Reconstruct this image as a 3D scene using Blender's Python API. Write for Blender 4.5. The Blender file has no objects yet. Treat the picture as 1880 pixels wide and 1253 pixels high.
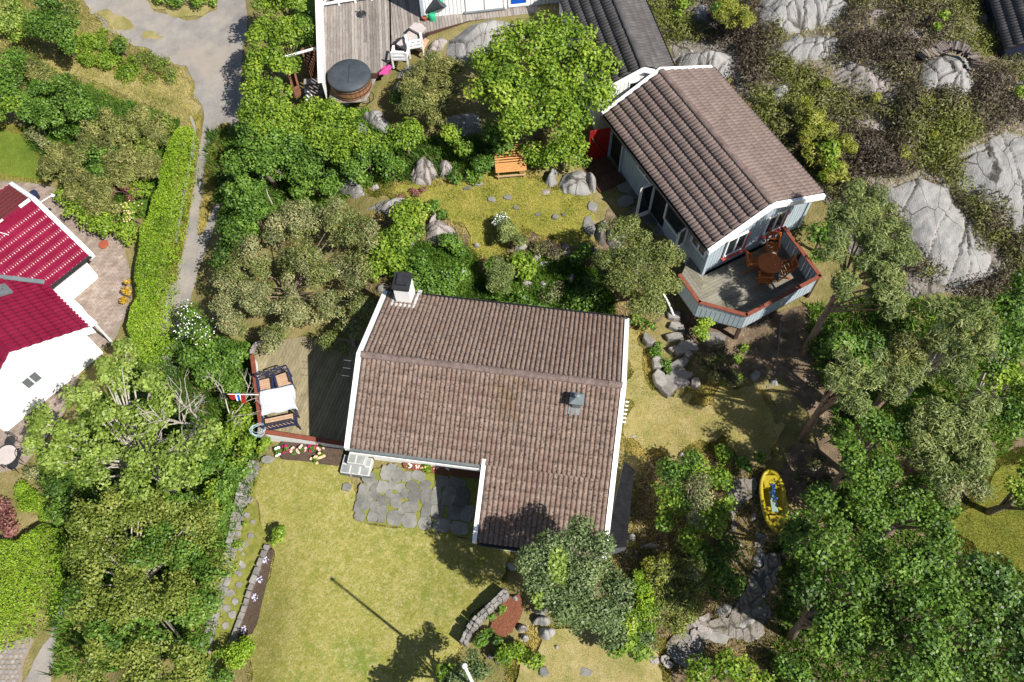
import bpy, math, random
import numpy as np
from math import sin, cos, tan, atan2, hypot, radians, pi, sqrt
from mathutils import Matrix, Vector

# ------------------------------------------------------------------ camera, sky, sun, exposure
SC = bpy.context.scene
COL = SC.collection
FPX, HCAM = 1600.0, 28.0                       # focal length in photo pixels, height over the lower lawn
NDX, NDY = 25.0, 833.5                         # nadir offset from the picture centre
ROLL, OFF = atan2(NDX, NDY), atan2(hypot(NDX, NDY), FPX)
_f = np.array([0, sin(OFF), -cos(OFF)]); _u = np.array([0, cos(OFF), sin(OFF)]); _r = np.array([1.0, 0, 0])
CR, SR = cos(ROLL), sin(ROLL)
cam_d = bpy.data.cameras.new('camera'); cam = bpy.data.objects.new('camera', cam_d); COL.objects.link(cam)
cam_d.sensor_width = 36.0; cam_d.lens = FPX / 1880 * 36.0; cam_d.clip_end = 1000; cam_d.clip_start = .5
_X = CR * _r - SR * _u; _Y = SR * _r + CR * _u
_X = _r * CR + _u * (-SR); _Y = _r * SR + _u * CR
cam.matrix_world = Matrix(((_X[0], _Y[0], -_f[0], 0), (_X[1], _Y[1], -_f[1], 0), (_X[2], _Y[2], -_f[2], HCAM), (0, 0, 0, 1)))
SC.camera = cam

SUN_EL, SHADOW_AZ = radians(51), radians(142)
w = bpy.data.worlds.new('World'); SC.world = w; w.use_nodes = True
nt = w.node_tree; bg = nt.nodes['Background']
sky = nt.nodes.new('ShaderNodeTexSky'); sky.sky_type = 'NISHITA'; sky.sun_disc = False
sky.sun_elevation = SUN_EL
_sd = np.array([-cos(SHADOW_AZ) * cos(SUN_EL), -sin(SHADOW_AZ) * cos(SUN_EL), sin(SUN_EL)])   # towards the sun
sky.sun_rotation = atan2(_sd[0], _sd[1])
nt.links.new(sky.outputs[0], bg.inputs[0]); bg.inputs[1].default_value = 0.06
sun_d = bpy.data.lights.new('sun', 'SUN'); sun_d.energy = 5.0; sun_d.angle = radians(.53); sun_d.color = (1, .95, .87)
sun = bpy.data.objects.new('sun', sun_d); COL.objects.link(sun); sun.location = (0, 0, 40)
sun.rotation_euler = Vector(_sd).to_track_quat('Z', 'Y').to_euler()
SC.view_settings.view_transform = 'Standard'; SC.view_settings.look = 'None'
SC.view_settings.exposure = 0.66; SC.view_settings.gamma = 1.0; SC.view_settings.use_curve_mapping = False

# ------------------------------------------------------------------ maths helpers
RNG = np.random.default_rng(7); random.seed(7)

def ray(px, py):
    a = (px - 940) / FPX; b = -(py - 626.5) / FPX
    return _f + (a * CR + b * SR) * _r + (-a * SR + b * CR) * _u
def at(px, py, z=0.0):
    d = ray(px, py); t = (z - HCAM) / d[2]
    return np.array([0, 0, HCAM]) + d * t
def mpp(p):                                    # metres per photo pixel at a point
    return float((np.asarray(p) - [0, 0, HCAM]) @ _f) / FPX

def _h(ix, iy, s):
    n = (ix.astype(np.int64) * 374761393 + iy.astype(np.int64) * 668265263 + s * 1442695041) & 0xffffffff
    n = ((n ^ (n >> 13)) * 1274126177) & 0xffffffff
    return ((n ^ (n >> 16)) & 0xffff) / 65535.0
def vnoise(x, y, s=0):
    x = np.asarray(x, float); y = np.asarray(y, float)
    ix, iy = np.floor(x), np.floor(y); fx, fy = x - ix, y - iy
    fx = fx * fx * (3 - 2 * fx); fy = fy * fy * (3 - 2 * fy)
    a, b, c, d = _h(ix, iy, s), _h(ix + 1, iy, s), _h(ix, iy + 1, s), _h(ix + 1, iy + 1, s)
    return (a * (1 - fx) + b * fx) * (1 - fy) + (c * (1 - fx) + d * fx) * fy
def fbm(x, y, o=4, s=0):
    v, a, t = 0, .5, 0
    for i in range(o):
        v = v + a * vnoise(x, y, s + i * 17); t += a; a *= .5; x = np.asarray(x) * 2.03 + 3.1; y = np.asarray(y) * 2.03 + 1.7
    return v / t * 2 - 1

def pip(P, poly):
    x, y = P[:, 0], P[:, 1]; ins = np.zeros(len(P), bool); n = len(poly)
    for i in range(n):
        x0, y0 = poly[i][:2]; x1, y1 = poly[(i + 1) % n][:2]
        if y0 == y1: continue
        c = ((y0 > y) != (y1 > y)) & (x < (x1 - x0) * (y - y0) / (y1 - y0) + x0); ins ^= c
    return ins
def psd(P, poly):                              # signed distance, negative inside
    d = np.full(len(P), 1e9); n = len(poly)
    for i in range(n):
        a = np.array(poly[i][:2]); b = np.array(poly[(i + 1) % n][:2]); ab = b - a
        t = np.clip(((P - a) @ ab) / max(ab @ ab, 1e-9), 0, 1)
        d = np.minimum(d, np.hypot(*(P - a - t[:, None] * ab).T))
    return np.where(pip(P, poly), -d, d)

# ------------------------------------------------------------------ terrain
CTRL = [(500,900,0),(700,1100,0),(560,1200,0),(850,1020,0),(620,980,0),(760,920,0),(900,900,0),(560,840,.05),(1000,850,.2),(900,700,.4),
 (430,950,-.55),(400,1130,-.8),(385,1230,-.9),(455,870,-.3),(300,1000,-1.1),(250,800,-1.1),(100,1150,-1.5),(40,1230,-1.6),(200,900,-1.3),(350,830,-.9),
 (420,720,-.6),(520,720,-.2),(420,620,-.4),(300,600,-1.0),(345,430,-.7),(380,250,-.3),(400,80,0),(240,60,-.2),(320,20,0),(60,60,-.2),
 (200,500,-1.2),(120,420,-1.2),(20,830,-1.6),(60,600,-1.3),(130,640,-1.3),(60,280,-.9),(200,300,-.4),(270,160,-.4),(100,150,-.3),(290,400,-.8),(20,1000,-1.5),
 (900,370,1.5),(740,350,1.4),(1040,400,1.5),(960,400,1.4),(900,480,1.1),(830,430,1.2),(730,420,1.0),(800,540,.8),(900,560,.7),(1000,560,.8),(600,450,.2),(500,520,-.2),(640,580,-.1),(600,720,-.4),(560,660,-.4),(640,680,-.3),(500,350,.4),
 (1000,480,1.1),(1100,520,1.0),(1160,580,.9),(470,250,.2),(560,200,.8),(500,50,.5),(640,60,1.6),(640,150,1.5),(760,40,2.1),(800,150,1.9),(700,220,1.3),(800,300,1.6),
 (935,310,1.7),(980,250,2.0),(900,80,2.3),(1060,330,1.5),(1150,330,1.15),(1120,310,1.2),(1150,240,1.9),(1220,420,1.15),(1130,400,1.35),(1180,130,2.3),(1000,-40,2.3),
 (1250,570,.9),(1230,670,.55),(1200,770,.2),(1320,750,.3),(1180,680,.2),(1300,640,.6),(1330,580,.8),(1400,540,.9),(1500,560,1.2),(1450,640,.7),(1450,740,.5),(1350,480,1.2),(1450,430,1.5),(1520,430,1.6),
 (1250,880,.1),(1160,900,.1),(1400,900,.1),(1390,1050,-.2),(1300,1180,-.4),(1100,1200,0),(960,1100,.5),(925,1130,.5),(960,1180,.1),(870,1220,0),(1550,900,.2),(1560,1050,-.2),(1700,1150,-.5),(1850,960,-.1),(1850,1200,-.6),(1600,760,.7),(1750,750,1.0),(1860,700,1.2),
 (1640,560,1.8),(1720,430,2.6),(1780,480,2.4),(1840,330,3.2),(1600,300,3.2),(1480,200,3.2),(1740,130,4.2),(1600,60,4.2),(1450,60,3.8),(1290,100,3.0),(1400,150,3.3),(1560,380,2.4),(1850,80,3.8),(1880,10,3.0),(1880,520,2.4),(1240,40,2.8),(1330,190,3.0)]
_cp = np.array([at(*c) for c in CTRL])
def T0(x, y):
    x = np.asarray(x, float).ravel(); y = np.asarray(y, float).ravel()
    num = np.zeros(len(x)); den = np.zeros(len(x))
    for c in _cp:
        d2 = (x - c[0])**2 + (y - c[1])**2
        wt = np.exp(-d2 / 3.0) + 1.0 / (d2 + 1.2)**2.5
        num += wt * c[2]; den += wt
    return num / den
FX = np.arange(-28, 28.01, .25); FY = np.arange(0, 38.01, .25)
NX_, NY_ = len(FX), len(FY)
_gx, _gy = np.meshgrid(FX, FY)
ZG = T0(_gx, _gy).reshape(NY_, NX_)
_hill = np.clip((_gx - 6) / 6, 0, 1) * np.clip((_gy - 15) / 6, 0, 1)
ZG = ZG + fbm(_gx * .8, _gy * .8, 4, 5) * (.03 + .16 * _hill)
def TL(x, y):
    x = np.asarray(x, float); y = np.asarray(y, float)
    i = np.clip((x - FX[0]) / .25, 0, NX_ - 1.001); j = np.clip((y - FY[0]) / .25, 0, NY_ - 1.001)
    a, b = np.floor(i).astype(int), np.floor(j).astype(int); fx, fy = i - a, j - b
    return (ZG[b, a] * (1 - fx) + ZG[b, a + 1] * fx) * (1 - fy) + (ZG[b + 1, a] * (1 - fx) + ZG[b + 1, a + 1] * fx) * fy
def G(px, py, h=0.0):                          # the ground (plus h) seen through a pixel
    z = 1.0
    for _ in range(14):
        p = at(px, py, z); z = z * .4 + .6 * (float(TL(p[0], p[1])) + h)
    p = at(px, py, z); p[2] = z
    return p
def Gs(pts, h=0.0): return [G(x, y, h) for x, y in pts]

# ------------------------------------------------------------------ materials
def _ramp(n, stops):
    r = n.nodes.new('ShaderNodeValToRGB'); e = r.color_ramp.elements
    while len(e) < len(stops): e.new(.5)
    for k, (p, c) in zip(e, stops): k.position = p; k.color = (*c, 1)
    return r
def mat(name, stops, scale=4, detail=8, rough=.85, bump=0, bscale=40, layers=(), rand=0, spec=.25, stretch=None, metal=0, attr=None, local=False, coat=0, island=0, crack=False, joints=None):
    m = bpy.data.materials.new(name); m.use_nodes = True; n = m.node_tree; b = n.nodes['Principled BSDF']; L = n.links.new
    if len(stops) == 3 and isinstance(stops[0], (int, float)): stops = [(0, tuple(stops)), (1, tuple(stops))]
    if local: src = n.nodes.new('ShaderNodeTexCoord').outputs['Object']
    else: src = n.nodes.new('ShaderNodeNewGeometry').outputs['Position']
    if stretch:
        mp = n.nodes.new('ShaderNodeMapping'); mp.inputs['Scale'].default_value = stretch[:3]
        if len(stretch) > 3: mp.inputs['Rotation'].default_value = (0, 0, stretch[3])
        L(src, mp.inputs[0]); ssrc = mp.outputs[0]
    else: ssrc = src
    r = _ramp(n, stops)
    if attr:
        a = n.nodes.new('ShaderNodeAttribute'); a.attribute_name = attr; L(a.outputs['Fac'], r.inputs[0])
    else:
        t = n.nodes.new('ShaderNodeTexNoise'); t.inputs['Scale'].default_value = scale; t.inputs['Detail'].default_value = detail
        t.inputs['Roughness'].default_value = .65
        L(ssrc, t.inputs['Vector']); L(t.outputs[0], r.inputs[0])
    c = r.outputs[0]
    for ly in layers:                          # (scale, lo, hi, colour[, strength])
        t = n.nodes.new('ShaderNodeTexNoise'); t.inputs['Scale'].default_value = ly[0]; t.inputs['Detail'].default_value = 6
        t.inputs['Roughness'].default_value = .7
        mr = n.nodes.new('ShaderNodeMapRange'); mr.inputs[1].default_value = ly[1]; mr.inputs[2].default_value = ly[2]
        mr.inputs[4].default_value = ly[4] if len(ly) > 4 else 1
        mx = n.nodes.new('ShaderNodeMix'); mx.data_type = 'RGBA'; mx.inputs[7].default_value = (*ly[3], 1)
        L(src, t.inputs['Vector']); L(t.outputs[0], mr.inputs[0]); L(mr.outputs[0], mx.inputs[0]); L(c, mx.inputs[6]); c = mx.outputs[2]
    if island:
        ge = n.nodes.new('ShaderNodeNewGeometry'); mr = n.nodes.new('ShaderNodeMapRange'); mr.inputs[3].default_value = 1 - island; mr.inputs[4].default_value = 1 + island
        L(ge.outputs['Random Per Island'], mr.inputs[0]); hs = n.nodes.new('ShaderNodeHueSaturation'); L(mr.outputs[0], hs.inputs['Value']); L(c, hs.inputs['Color']); c = hs.outputs[0]
    if joints:
        v = n.nodes.new('ShaderNodeTexVoronoi'); v.feature = 'DISTANCE_TO_EDGE'; v.inputs['Scale'].default_value = joints[0]
        wn = n.nodes.new('ShaderNodeTexNoise'); wn.inputs['Scale'].default_value = 2.2; wn.inputs['Detail'].default_value = 5; va = n.nodes.new('ShaderNodeVectorMath'); va.operation = 'MULTIPLY_ADD'; va.inputs[1].default_value = (.3, .3, .1)
        L(src, wn.inputs['Vector']); L(wn.outputs['Color'], va.inputs[0]); L(src, va.inputs[2]); mp2 = n.nodes.new('ShaderNodeMapping'); mp2.inputs['Scale'].default_value = (1.5, .6, .3); mp2.inputs['Rotation'].default_value = (0, 0, .35); L(va.outputs[0], mp2.inputs[0]); L(mp2.outputs[0], v.inputs['Vector'])
        mr = n.nodes.new('ShaderNodeMapRange'); mr.inputs[1].default_value = joints[1] * .4; mr.inputs[2].default_value = joints[1]; mr.inputs[3].default_value = .85; mr.inputs[4].default_value = 0; L(v.outputs['Distance'], mr.inputs[0])
        mx = n.nodes.new('ShaderNodeMix'); mx.data_type = 'RGBA'; mx.inputs[7].default_value = (.05, .045, .036, 1); L(mr.outputs[0], mx.inputs[0]); L(c, mx.inputs[6]); c = mx.outputs[2]
    if crack:
        a = n.nodes.new('ShaderNodeAttribute'); a.attribute_name = 'tint'; mx = n.nodes.new('ShaderNodeMix'); mx.data_type = 'RGBA'; mx.inputs[7].default_value = (.045, .038, .028, 1)
        L(a.outputs['Fac'], mx.inputs[0]); L(c, mx.inputs[6]); c = mx.outputs[2]
    if rand:
        oi = n.nodes.new('ShaderNodeObjectInfo'); mr = n.nodes.new('ShaderNodeMapRange')
        mr.inputs[3].default_value = 1 - rand; mr.inputs[4].default_value = 1 + rand
        L(oi.outputs['Random'], mr.inputs[0])
        hs = n.nodes.new('ShaderNodeHueSaturation'); L(mr.outputs[0], hs.inputs['Value']); L(c, hs.inputs['Color']); c = hs.outputs[0]
    L(c, b.inputs['Base Color'])
    b.inputs['Roughness'].default_value = rough; b.inputs['Specular IOR Level'].default_value = spec; b.inputs['Metallic'].default_value = metal
    if coat: b.inputs['Coat Weight'].default_value = coat
    if bump:
        t = n.nodes.new('ShaderNodeTexNoise'); t.inputs['Scale'].default_value = bscale; t.inputs['Detail'].default_value = 6
        bp = n.nodes.new('ShaderNodeBump'); bp.inputs['Strength'].default_value = 1; bp.inputs['Distance'].default_value = bump
        L(ssrc, t.inputs['Vector']); L(t.outputs[0], bp.inputs['Height']); L(bp.outputs[0], b.inputs['Normal'])
    return m
def leafmat(name, stops, tr=.3, rough=.5, spec=.35):
    m = bpy.data.materials.new(name); m.use_nodes = True; n = m.node_tree; b = n.nodes['Principled BSDF']; L = n.links.new
    a = n.nodes.new('ShaderNodeAttribute'); a.attribute_name = 'tint'; r = _ramp(n, [(p, tuple(min(x * g, .8) for x in c)) for (p, c), g in zip(stops, (.95, 1.36, 1.62))]); L(a.outputs['Fac'], r.inputs[0])
    L(r.outputs[0], b.inputs['Base Color']); b.inputs['Roughness'].default_value = rough; b.inputs['Specular IOR Level'].default_value = spec
    t = n.nodes.new('ShaderNodeBsdfTranslucent'); hs = n.nodes.new('ShaderNodeHueSaturation'); hs.inputs['Value'].default_value = 1.25; hs.inputs['Hue'].default_value = .49
    L(r.outputs[0], hs.inputs['Color']); L(hs.outputs[0], t.inputs['Color'])
    mx = n.nodes.new('ShaderNodeMixShader'); mx.inputs[0].default_value = tr
    L(b.outputs[0], mx.inputs[1]); L(t.outputs[0], mx.inputs[2]); L(mx.outputs[0], n.nodes['Material Output'].inputs['Surface'])
    return m

SOIL = mat('soil', [(.25, (.05, .035, .024)), (.6, (.10, .07, .05)), (.8, (.17, .13, .09))], 9, bump=.03, bscale=25)
M = dict(
 ground=mat('ground_cover_earth', [(.2, (.07, .065, .022)), (.42, (.16, .14, .045)), (.58, (.22, .18, .075)), (.75, (.30, .235, .14))], 1.3, 12, bump=.05, bscale=14,
            layers=[(6, .5, .72, (.10, .12, .03), .8), (22, .58, .75, (.33, .27, .17), .6)]),
 lawn=mat('lawn_turf', [(.25, (.16, .19, .03)), (.42, (.26, .25, .055)), (.55, (.33, .30, .085)), (.72, (.42, .36, .15))], 1.6, 12, rough=.95, bump=.03, bscale=45,
          layers=[(.45, .54, .64, (.13, .20, .025), .8), (6, .48, .64, (.46, .40, .19), .75), (14, .48, .62, (.14, .17, .028), .7), (34, .48, .66, (.13, .14, .025), .6)]),
 lawn_up=mat('garden_turf', [(.25, (.14, .18, .022)), (.45, (.27, .265, .045)), (.62, (.34, .30, .065)), (.8, (.40, .31, .12))], 1.6, 12, rough=.95, bump=.04, bscale=40,
          layers=[(6, .52, .7, (.38, .29, .10), .6), (16, .5, .66, (.13, .165, .025), .6), (36, .5, .66, (.11, .13, .02), .6)]),
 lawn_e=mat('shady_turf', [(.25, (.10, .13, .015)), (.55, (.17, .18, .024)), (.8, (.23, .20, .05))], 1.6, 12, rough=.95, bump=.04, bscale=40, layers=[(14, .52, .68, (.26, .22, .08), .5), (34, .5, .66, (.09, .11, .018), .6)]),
 dry=mat('dry_turf', [(.25, (.17, .16, .045)), (.45, (.29, .25, .09)), (.62, (.36, .30, .14)), (.8, (.43, .35, .21))], 1.4, 12, rough=.95, bump=.04, bscale=40,
          layers=[(1.6, .5, .64, (.17, .185, .04), .6), (7, .52, .68, (.15, .165, .035), .6), (18, .54, .68, (.44, .37, .24), .6), (34, .5, .66, (.14, .115, .05), .6)]),
 green=mat('green_turf', [(.25, (.075, .13, .014)), (.6, (.13, .20, .022)), (.8, (.20, .22, .035))], 2, 10, rough=.95, bump=.04, bscale=40),
 gravel=mat('gravel', [(.3, (.185, .172, .16)), (.5, (.25, .235, .22)), (.7, (.33, .30, .262))], 1.2, 12, bump=.02, bscale=60,
          layers=[(38, .54, .66, (.36, .35, .335), .6), (30, .56, .68, (.13, .125, .115), .6), (.5, .46, .6, (.33, .285, .24), .7), (5, .6, .7, (.17, .16, .13), .5)]),
 litter=mat('leaf_litter', [(.25, (.06, .045, .03)), (.5, (.14, .10, .065)), (.7, (.24, .175, .12)), (.85, (.33, .25, .18))], 3, 12, bump=.04, bscale=25,
          layers=[(9, .56, .7, (.17, .15, .05), .8)]),
 bedrock=mat('bedrock', [(.3, (.12, .105, .09)), (.5, (.20, .18, .16)), (.7, (.27, .245, .22))], 1.6, 12, bump=.06, bscale=10, joints=(1.7, .045),
          layers=[(2.5, .5, .62, (.085, .075, .04), .9), (20, .58, .7, (.12, .11, .09), .6)]),
 rock=mat('granite', [(.25, (.19, .19, .182)), (.45, (.265, .262, .255)), (.62, (.325, .318, .31)), (.8, (.38, .37, .36))], 1.6, 12, bump=.035, bscale=22, crack=True, joints=(.72, .012),
          layers=[(3.2, .56, .70, (.30, .255, .235), .7), (26, .57, .65, (.10, .10, .095), .75), (46, .58, .66, (.36, .355, .35), .5), (7, .62, .72, (.19, .19, .17), .6), (14, .66, .72, (.34, .36, .24), .5)]),
 rockpink=mat('pink_granite', [(.25, (.20, .175, .16)), (.5, (.30, .265, .25)), (.75, (.38, .345, .33))], 2.2, 12, bump=.035, bscale=22, crack=True, joints=(1.9, .02),
          layers=[(26, .6, .68, (.15, .14, .13), .6), (6, .58, .7, (.28, .28, .27), .7)]),
 slate=mat('flagstone', [(.3, (.115, .115, .104)), (.5, (.165, .163, .15)), (.7, (.225, .22, .20))], 3, 10, bump=.015, bscale=30, rand=.34,
          layers=[(20, .58, .7, (.27, .26, .24), .7), (9, .62, .72, (.12, .125, .09), .7)]),
 wallstone=mat('wall_stone', [(.3, (.15, .142, .132)), (.5, (.22, .208, .195)), (.7, (.29, .275, .255))], 4, 10, bump=.02, bscale=25, rand=.25,
          layers=[(16, .6, .7, (.14, .13, .115), .7)]),
 soil=SOIL, loose=mat('loose_stone', [(.3, (.13, .125, .115)), (.5, (.23, .215, .20)), (.7, (.34, .31, .285))], 3, 6, island=.35),
 doorwood=mat('dark_step_wood', [(.3, (.06, .03, .022)), (.7, (.10, .052, .04))], 5),
 mulch=mat('bark_mulch', [(.25, (.085, .03, .016)), (.5, (.165, .06, .032)), (.75, (.27, .12, .07))], 22, 8, bump=.03, bscale=40),
 moss=mat('moss_joint', [(.3, (.11, .135, .02)), (.55, (.20, .205, .04)), (.75, (.29, .235, .10))], 5, 10, bump=.02, bscale=40),
 tile=mat('concrete_roof_tile', [(.3, (.145, .102, .083)), (.5, (.205, .149, .122)), (.7, (.265, .20, .165))], 5, 8, rough=.85, bump=.004, bscale=70, rand=.06, spec=.2,
          layers=[(13, .54, .60, (.04, .028, .022), .9), (23, .65, .68, (.42, .38, .35), .8), (.5, .52, .66, (.15, .085, .072), .5), (.35, .58, .70, (.12, .075, .03), .65), (40, .60, .68, (.05, .036, .03), .7)]),
 tilec=mat('brown_roof_tile', [(.3, (.145, .106, .094)), (.5, (.18, .134, .118)), (.7, (.21, .16, .14))], 3, 8, rough=.8, bump=.003, bscale=70, rand=.07, spec=.3,
          layers=[(11, .66, .70, (.045, .03, .025), .9), (9, .70, .715, (.55, .5, .46), .9)]),
 tiled=mat('dark_roof_tile', [(.3, (.062, .058, .058)), (.5, (.088, .082, .082)), (.7, (.115, .105, .104))], 3, 8, rough=.7, rand=.12, spec=.35),
 redroof=mat('red_steel_sheet', [(.3, (.15, .005, .024)), (.6, (.185, .008, .033)), (.8, (.22, .013, .042))], 1.4, 6, rough=.26, spec=.4, bump=.003, bscale=5),
 white=mat('white_paint', [(.3, (.74, .75, .76)), (.6, (.80, .80, .80)), (.8, (.83, .83, .82))], 3, 6, rough=.6, spec=.3),
 whiteworn=mat('worn_white_paint', [(.3, (.66, .67, .68)), (.6, (.76, .76, .76)), (.8, (.80, .80, .79))], 4, 8, rough=.65, layers=[(14, .63, .72, (.33, .33, .30), .7)]),
 plaster=mat('white_plaster', [(.3, (.78, .78, .77)), (.7, (.84, .84, .83))], 2, 6, rough=.8),
 bluegrey=mat('blue_grey_paint', [(.3, (.32, .39, .44)), (.6, (.38, .445, .49)), (.8, (.42, .485, .53))], 3, 8, rough=.65, layers=[(12, .62, .74, (.30, .33, .34), .5)]),
 dark=mat('dark_void', [(.3, (.012, .012, .013)), (.7, (.022, .021, .02))], 4),
 black=mat('black_metal', [(.3, (.016, .017, .019)), (.7, (.03, .031, .034))], 6, rough=.45, spec=.5),
 navy=mat('navy_metal', [(.3, (.012, .017, .045)), (.7, (.025, .032, .075))], 6, rough=.4, spec=.5),
 zinc=mat('zinc_sheet', [(.3, (.115, .135, .145)), (.7, (.18, .20, .21))], 5, rough=.55, spec=.4, metal=.2),
 deck=mat('weathered_decking', island=.28, stops=[(.3, (.155, .138, .125)), (.5, (.24, .215, .197)), (.7, (.325, .295, .272))], scale=7, detail=10, rough=.9, stretch=(5, .5, 3), bump=.006, bscale=14, attr=None,
          layers=[(30, .6, .72, (.40, .36, .33), .5), (1.2, .5, .7, (.16, .12, .10), .5)]),
 deckl=mat('algae_decking', island=.16, stops= [(.3, (.16, .135, .075)), (.5, (.24, .205, .125)), (.7, (.32, .28, .185))], scale=7, detail=10, rough=.9, stretch=(5, .6, 3, radians(-18)), bump=.006, bscale=12,
          layers=[(1.3, .52, .68, (.20, .185, .08), .6), (.9, .56, .7, (.34, .27, .21), .6)]),
 deckc=mat('grey_decking', island=.2, stops=[(.3, (.125, .12, .10)), (.5, (.185, .175, .145)), (.7, (.245, .23, .195))], scale=7, detail=10, rough=.9, stretch=(1, 4, 3, radians(-27)), bump=.006, bscale=12,
          layers=[(1.5, .54, .68, (.26, .24, .12), .6)]),
 redwood=mat('red_brown_stain', [(.3, (.15, .042, .025)), (.6, (.20, .058, .034)), (.8, (.25, .09, .06))], 5, 8, rough=.7, layers=[(9, .6, .7, (.27, .17, .13), .5)]),
 teak=mat('oiled_teak', [(.3, (.30, .075, .014)), (.6, (.42, .12, .02)), (.8, (.50, .17, .04))], 6, 8, rough=.45, spec=.4, stretch=(6, 1, 1)),
 pine=mat('pine_slat', [(.3, (.42, .20, .07)), (.6, (.55, .29, .11)), (.8, (.62, .36, .16))], 5, 8, rough=.55, stretch=(1, 8, 8)),
 slat=mat('seat_slat', [(.3, (.36, .23, .15)), (.6, (.46, .31, .21)), (.8, (.52, .37, .26))], 6, 8, rough=.6),
 bark=mat('grey_brown_bark', [(.3, (.10, .075, .055)), (.5, (.18, .14, .11)), (.7, (.27, .22, .18))], 9, 10, bump=.02, bscale=25),
 barkpale=mat('pale_grey_bark', [(.3, (.26, .235, .19)), (.5, (.38, .35, .30)), (.7, (.50, .47, .42))], 9, 10, bump=.015, bscale=25),
 barkpine=mat('pine_bark', [(.3, (.13, .085, .06)), (.5, (.23, .155, .115)), (.7, (.33, .25, .20))], 8, 10, bump=.02, bscale=20),
 paver=mat('clay_paver', [(.3, (.19, .145, .12)), (.5, (.265, .21, .178)), (.7, (.33, .275, .238))], 3, 8, rough=.9, rand=.14, island=.16, layers=[(2, .55, .7, (.35, .31, .27), .6), (18, .6, .7, (.18, .15, .12), .5)]),
 sand=mat('joint_sand', [(.3, (.18, .15, .12)), (.7, (.28, .235, .19))], 10, 8),
 cobble=mat('cobble_stone', [(.3, (.19, .175, .165)), (.7, (.30, .28, .265))], 4, 8, island=.2),
 yellow=mat('yellow_hull', [(.3, (.31, .24, .008)), (.6, (.37, .29, .012)), (.8, (.41, .33, .03))], 2, 6, rough=.4, spec=.5, coat=.1, layers=[(9, .56, .68, (.17, .13, .03), .7), (30, .6, .7, (.10, .08, .03), .6)]),
 bluerope=mat('blue_rope', [(.3, (.01, .08, .30)), (.7, (.03, .17, .5))], 20, rough=.7),
 seatgrey=mat('grey_green_seat', [(.3, (.17, .24, .19)), (.7, (.25, .33, .27))], 4, rough=.5),
 cover=mat('spa_cover_vinyl', [(.3, (.036, .045, .055)), (.7, (.062, .073, .085))], 3, 8, rough=.55, bump=.006, bscale=5),
 cedar=mat('cedar_stave', [(.3, (.20, .095, .045)), (.6, (.29, .15, .075)), (.8, (.36, .21, .12))], 6, rough=.6),
 glass=mat('dark_glass', (.02, .028, .03), rough=.05, spec=.8),
 pink=mat('pink_towel', [(.3, (.34, .03, .14)), (.6, (.44, .06, .22)), (.8, (.55, .20, .33))], 25, rough=.95),
 greenp=mat('green_plastic', (.03, .36, .19), rough=.4), sillred=mat('faded_red_paint', [(.3, (.38, .05, .05)), (.7, (.46, .09, .08))], 5, rough=.6), red=mat('red_paint', [(.3, (.20, .009, .009)), (.7, (.26, .014, .013))], 4, rough=.5),
 blue=mat('blue_paint', (.005, .085, .50), rough=.5), terra=mat('terracotta', [(.3, (.25, .06, .03)), (.7, (.34, .10, .055))], 6, rough=.85),
 cloth=mat('white_table_cloth', [(.3, (.46, .51, .58)), (.7, (.52, .57, .63))], 2, rough=.9), cushion=mat('pale_cushion', [(.3, (.36, .32, .305)), (.7, (.45, .405, .39))], 5, rough=.95),
 hose=mat('pale_hose', (.42, .56, .60), rough=.5), rust=mat('rusty_iron', [(.3, (.12, .05, .03)), (.6, (.22, .10, .06)), (.8, (.30, .18, .12))], 12, rough=.9),
 lime_st=mat('pale_stair_stone', [(.3, (.20, .215, .21)), (.6, (.27, .285, .28)), (.8, (.34, .35, .34))], 5, 8, rough=.85, rand=.15, bump=.01, bscale=30),
 mortar=mat('white_mortar', [(.3, (.44, .44, .43)), (.7, (.54, .54, .53))], 8, rough=.9), steel=mat('dark_stone_step', [(.3, (.09, .10, .11)), (.7, (.14, .15, .16))], 4, bump=.01),
 ridge=mat('ridge_tile', [(.3, (.10, .072, .064)), (.5, (.15, .112, .10)), (.7, (.20, .155, .14))], 6, 8, rand=.1, layers=[(14, .56, .64, (.06, .04, .03), .7), (10, .73, .74, (.55, .33, .02), .9)]),
 roofpanel=mat('pale_canopy_sheet', [(.3, (.50, .55, .58)), (.7, (.60, .64, .66))], 2, rough=.4), rubber=mat('black_ribbed_sheet', [(.3, (.010, .010, .012)), (.7, (.02, .021, .024))], 5, rough=1, spec=0),
 flower_p=mat('pink_petal', [(.3, (.70, .34, .33)), (.7, (.80, .55, .50))], 30, rough=.8), flower_m=mat('magenta_petal', (.42, .012, .12), rough=.8),
 flower_l=mat('lilac_petal', [(.3, (.45, .42, .66)), (.7, (.66, .63, .80))], 30, rough=.8), flower_w=mat('white_petal', (.75, .75, .74), rough=.8), flower_y=mat('peach_petal', (.75, .50, .30), rough=.8),
)
def R3(a, b, c): return [(0.05, a), (.5, b), (.95, c)]
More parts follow.
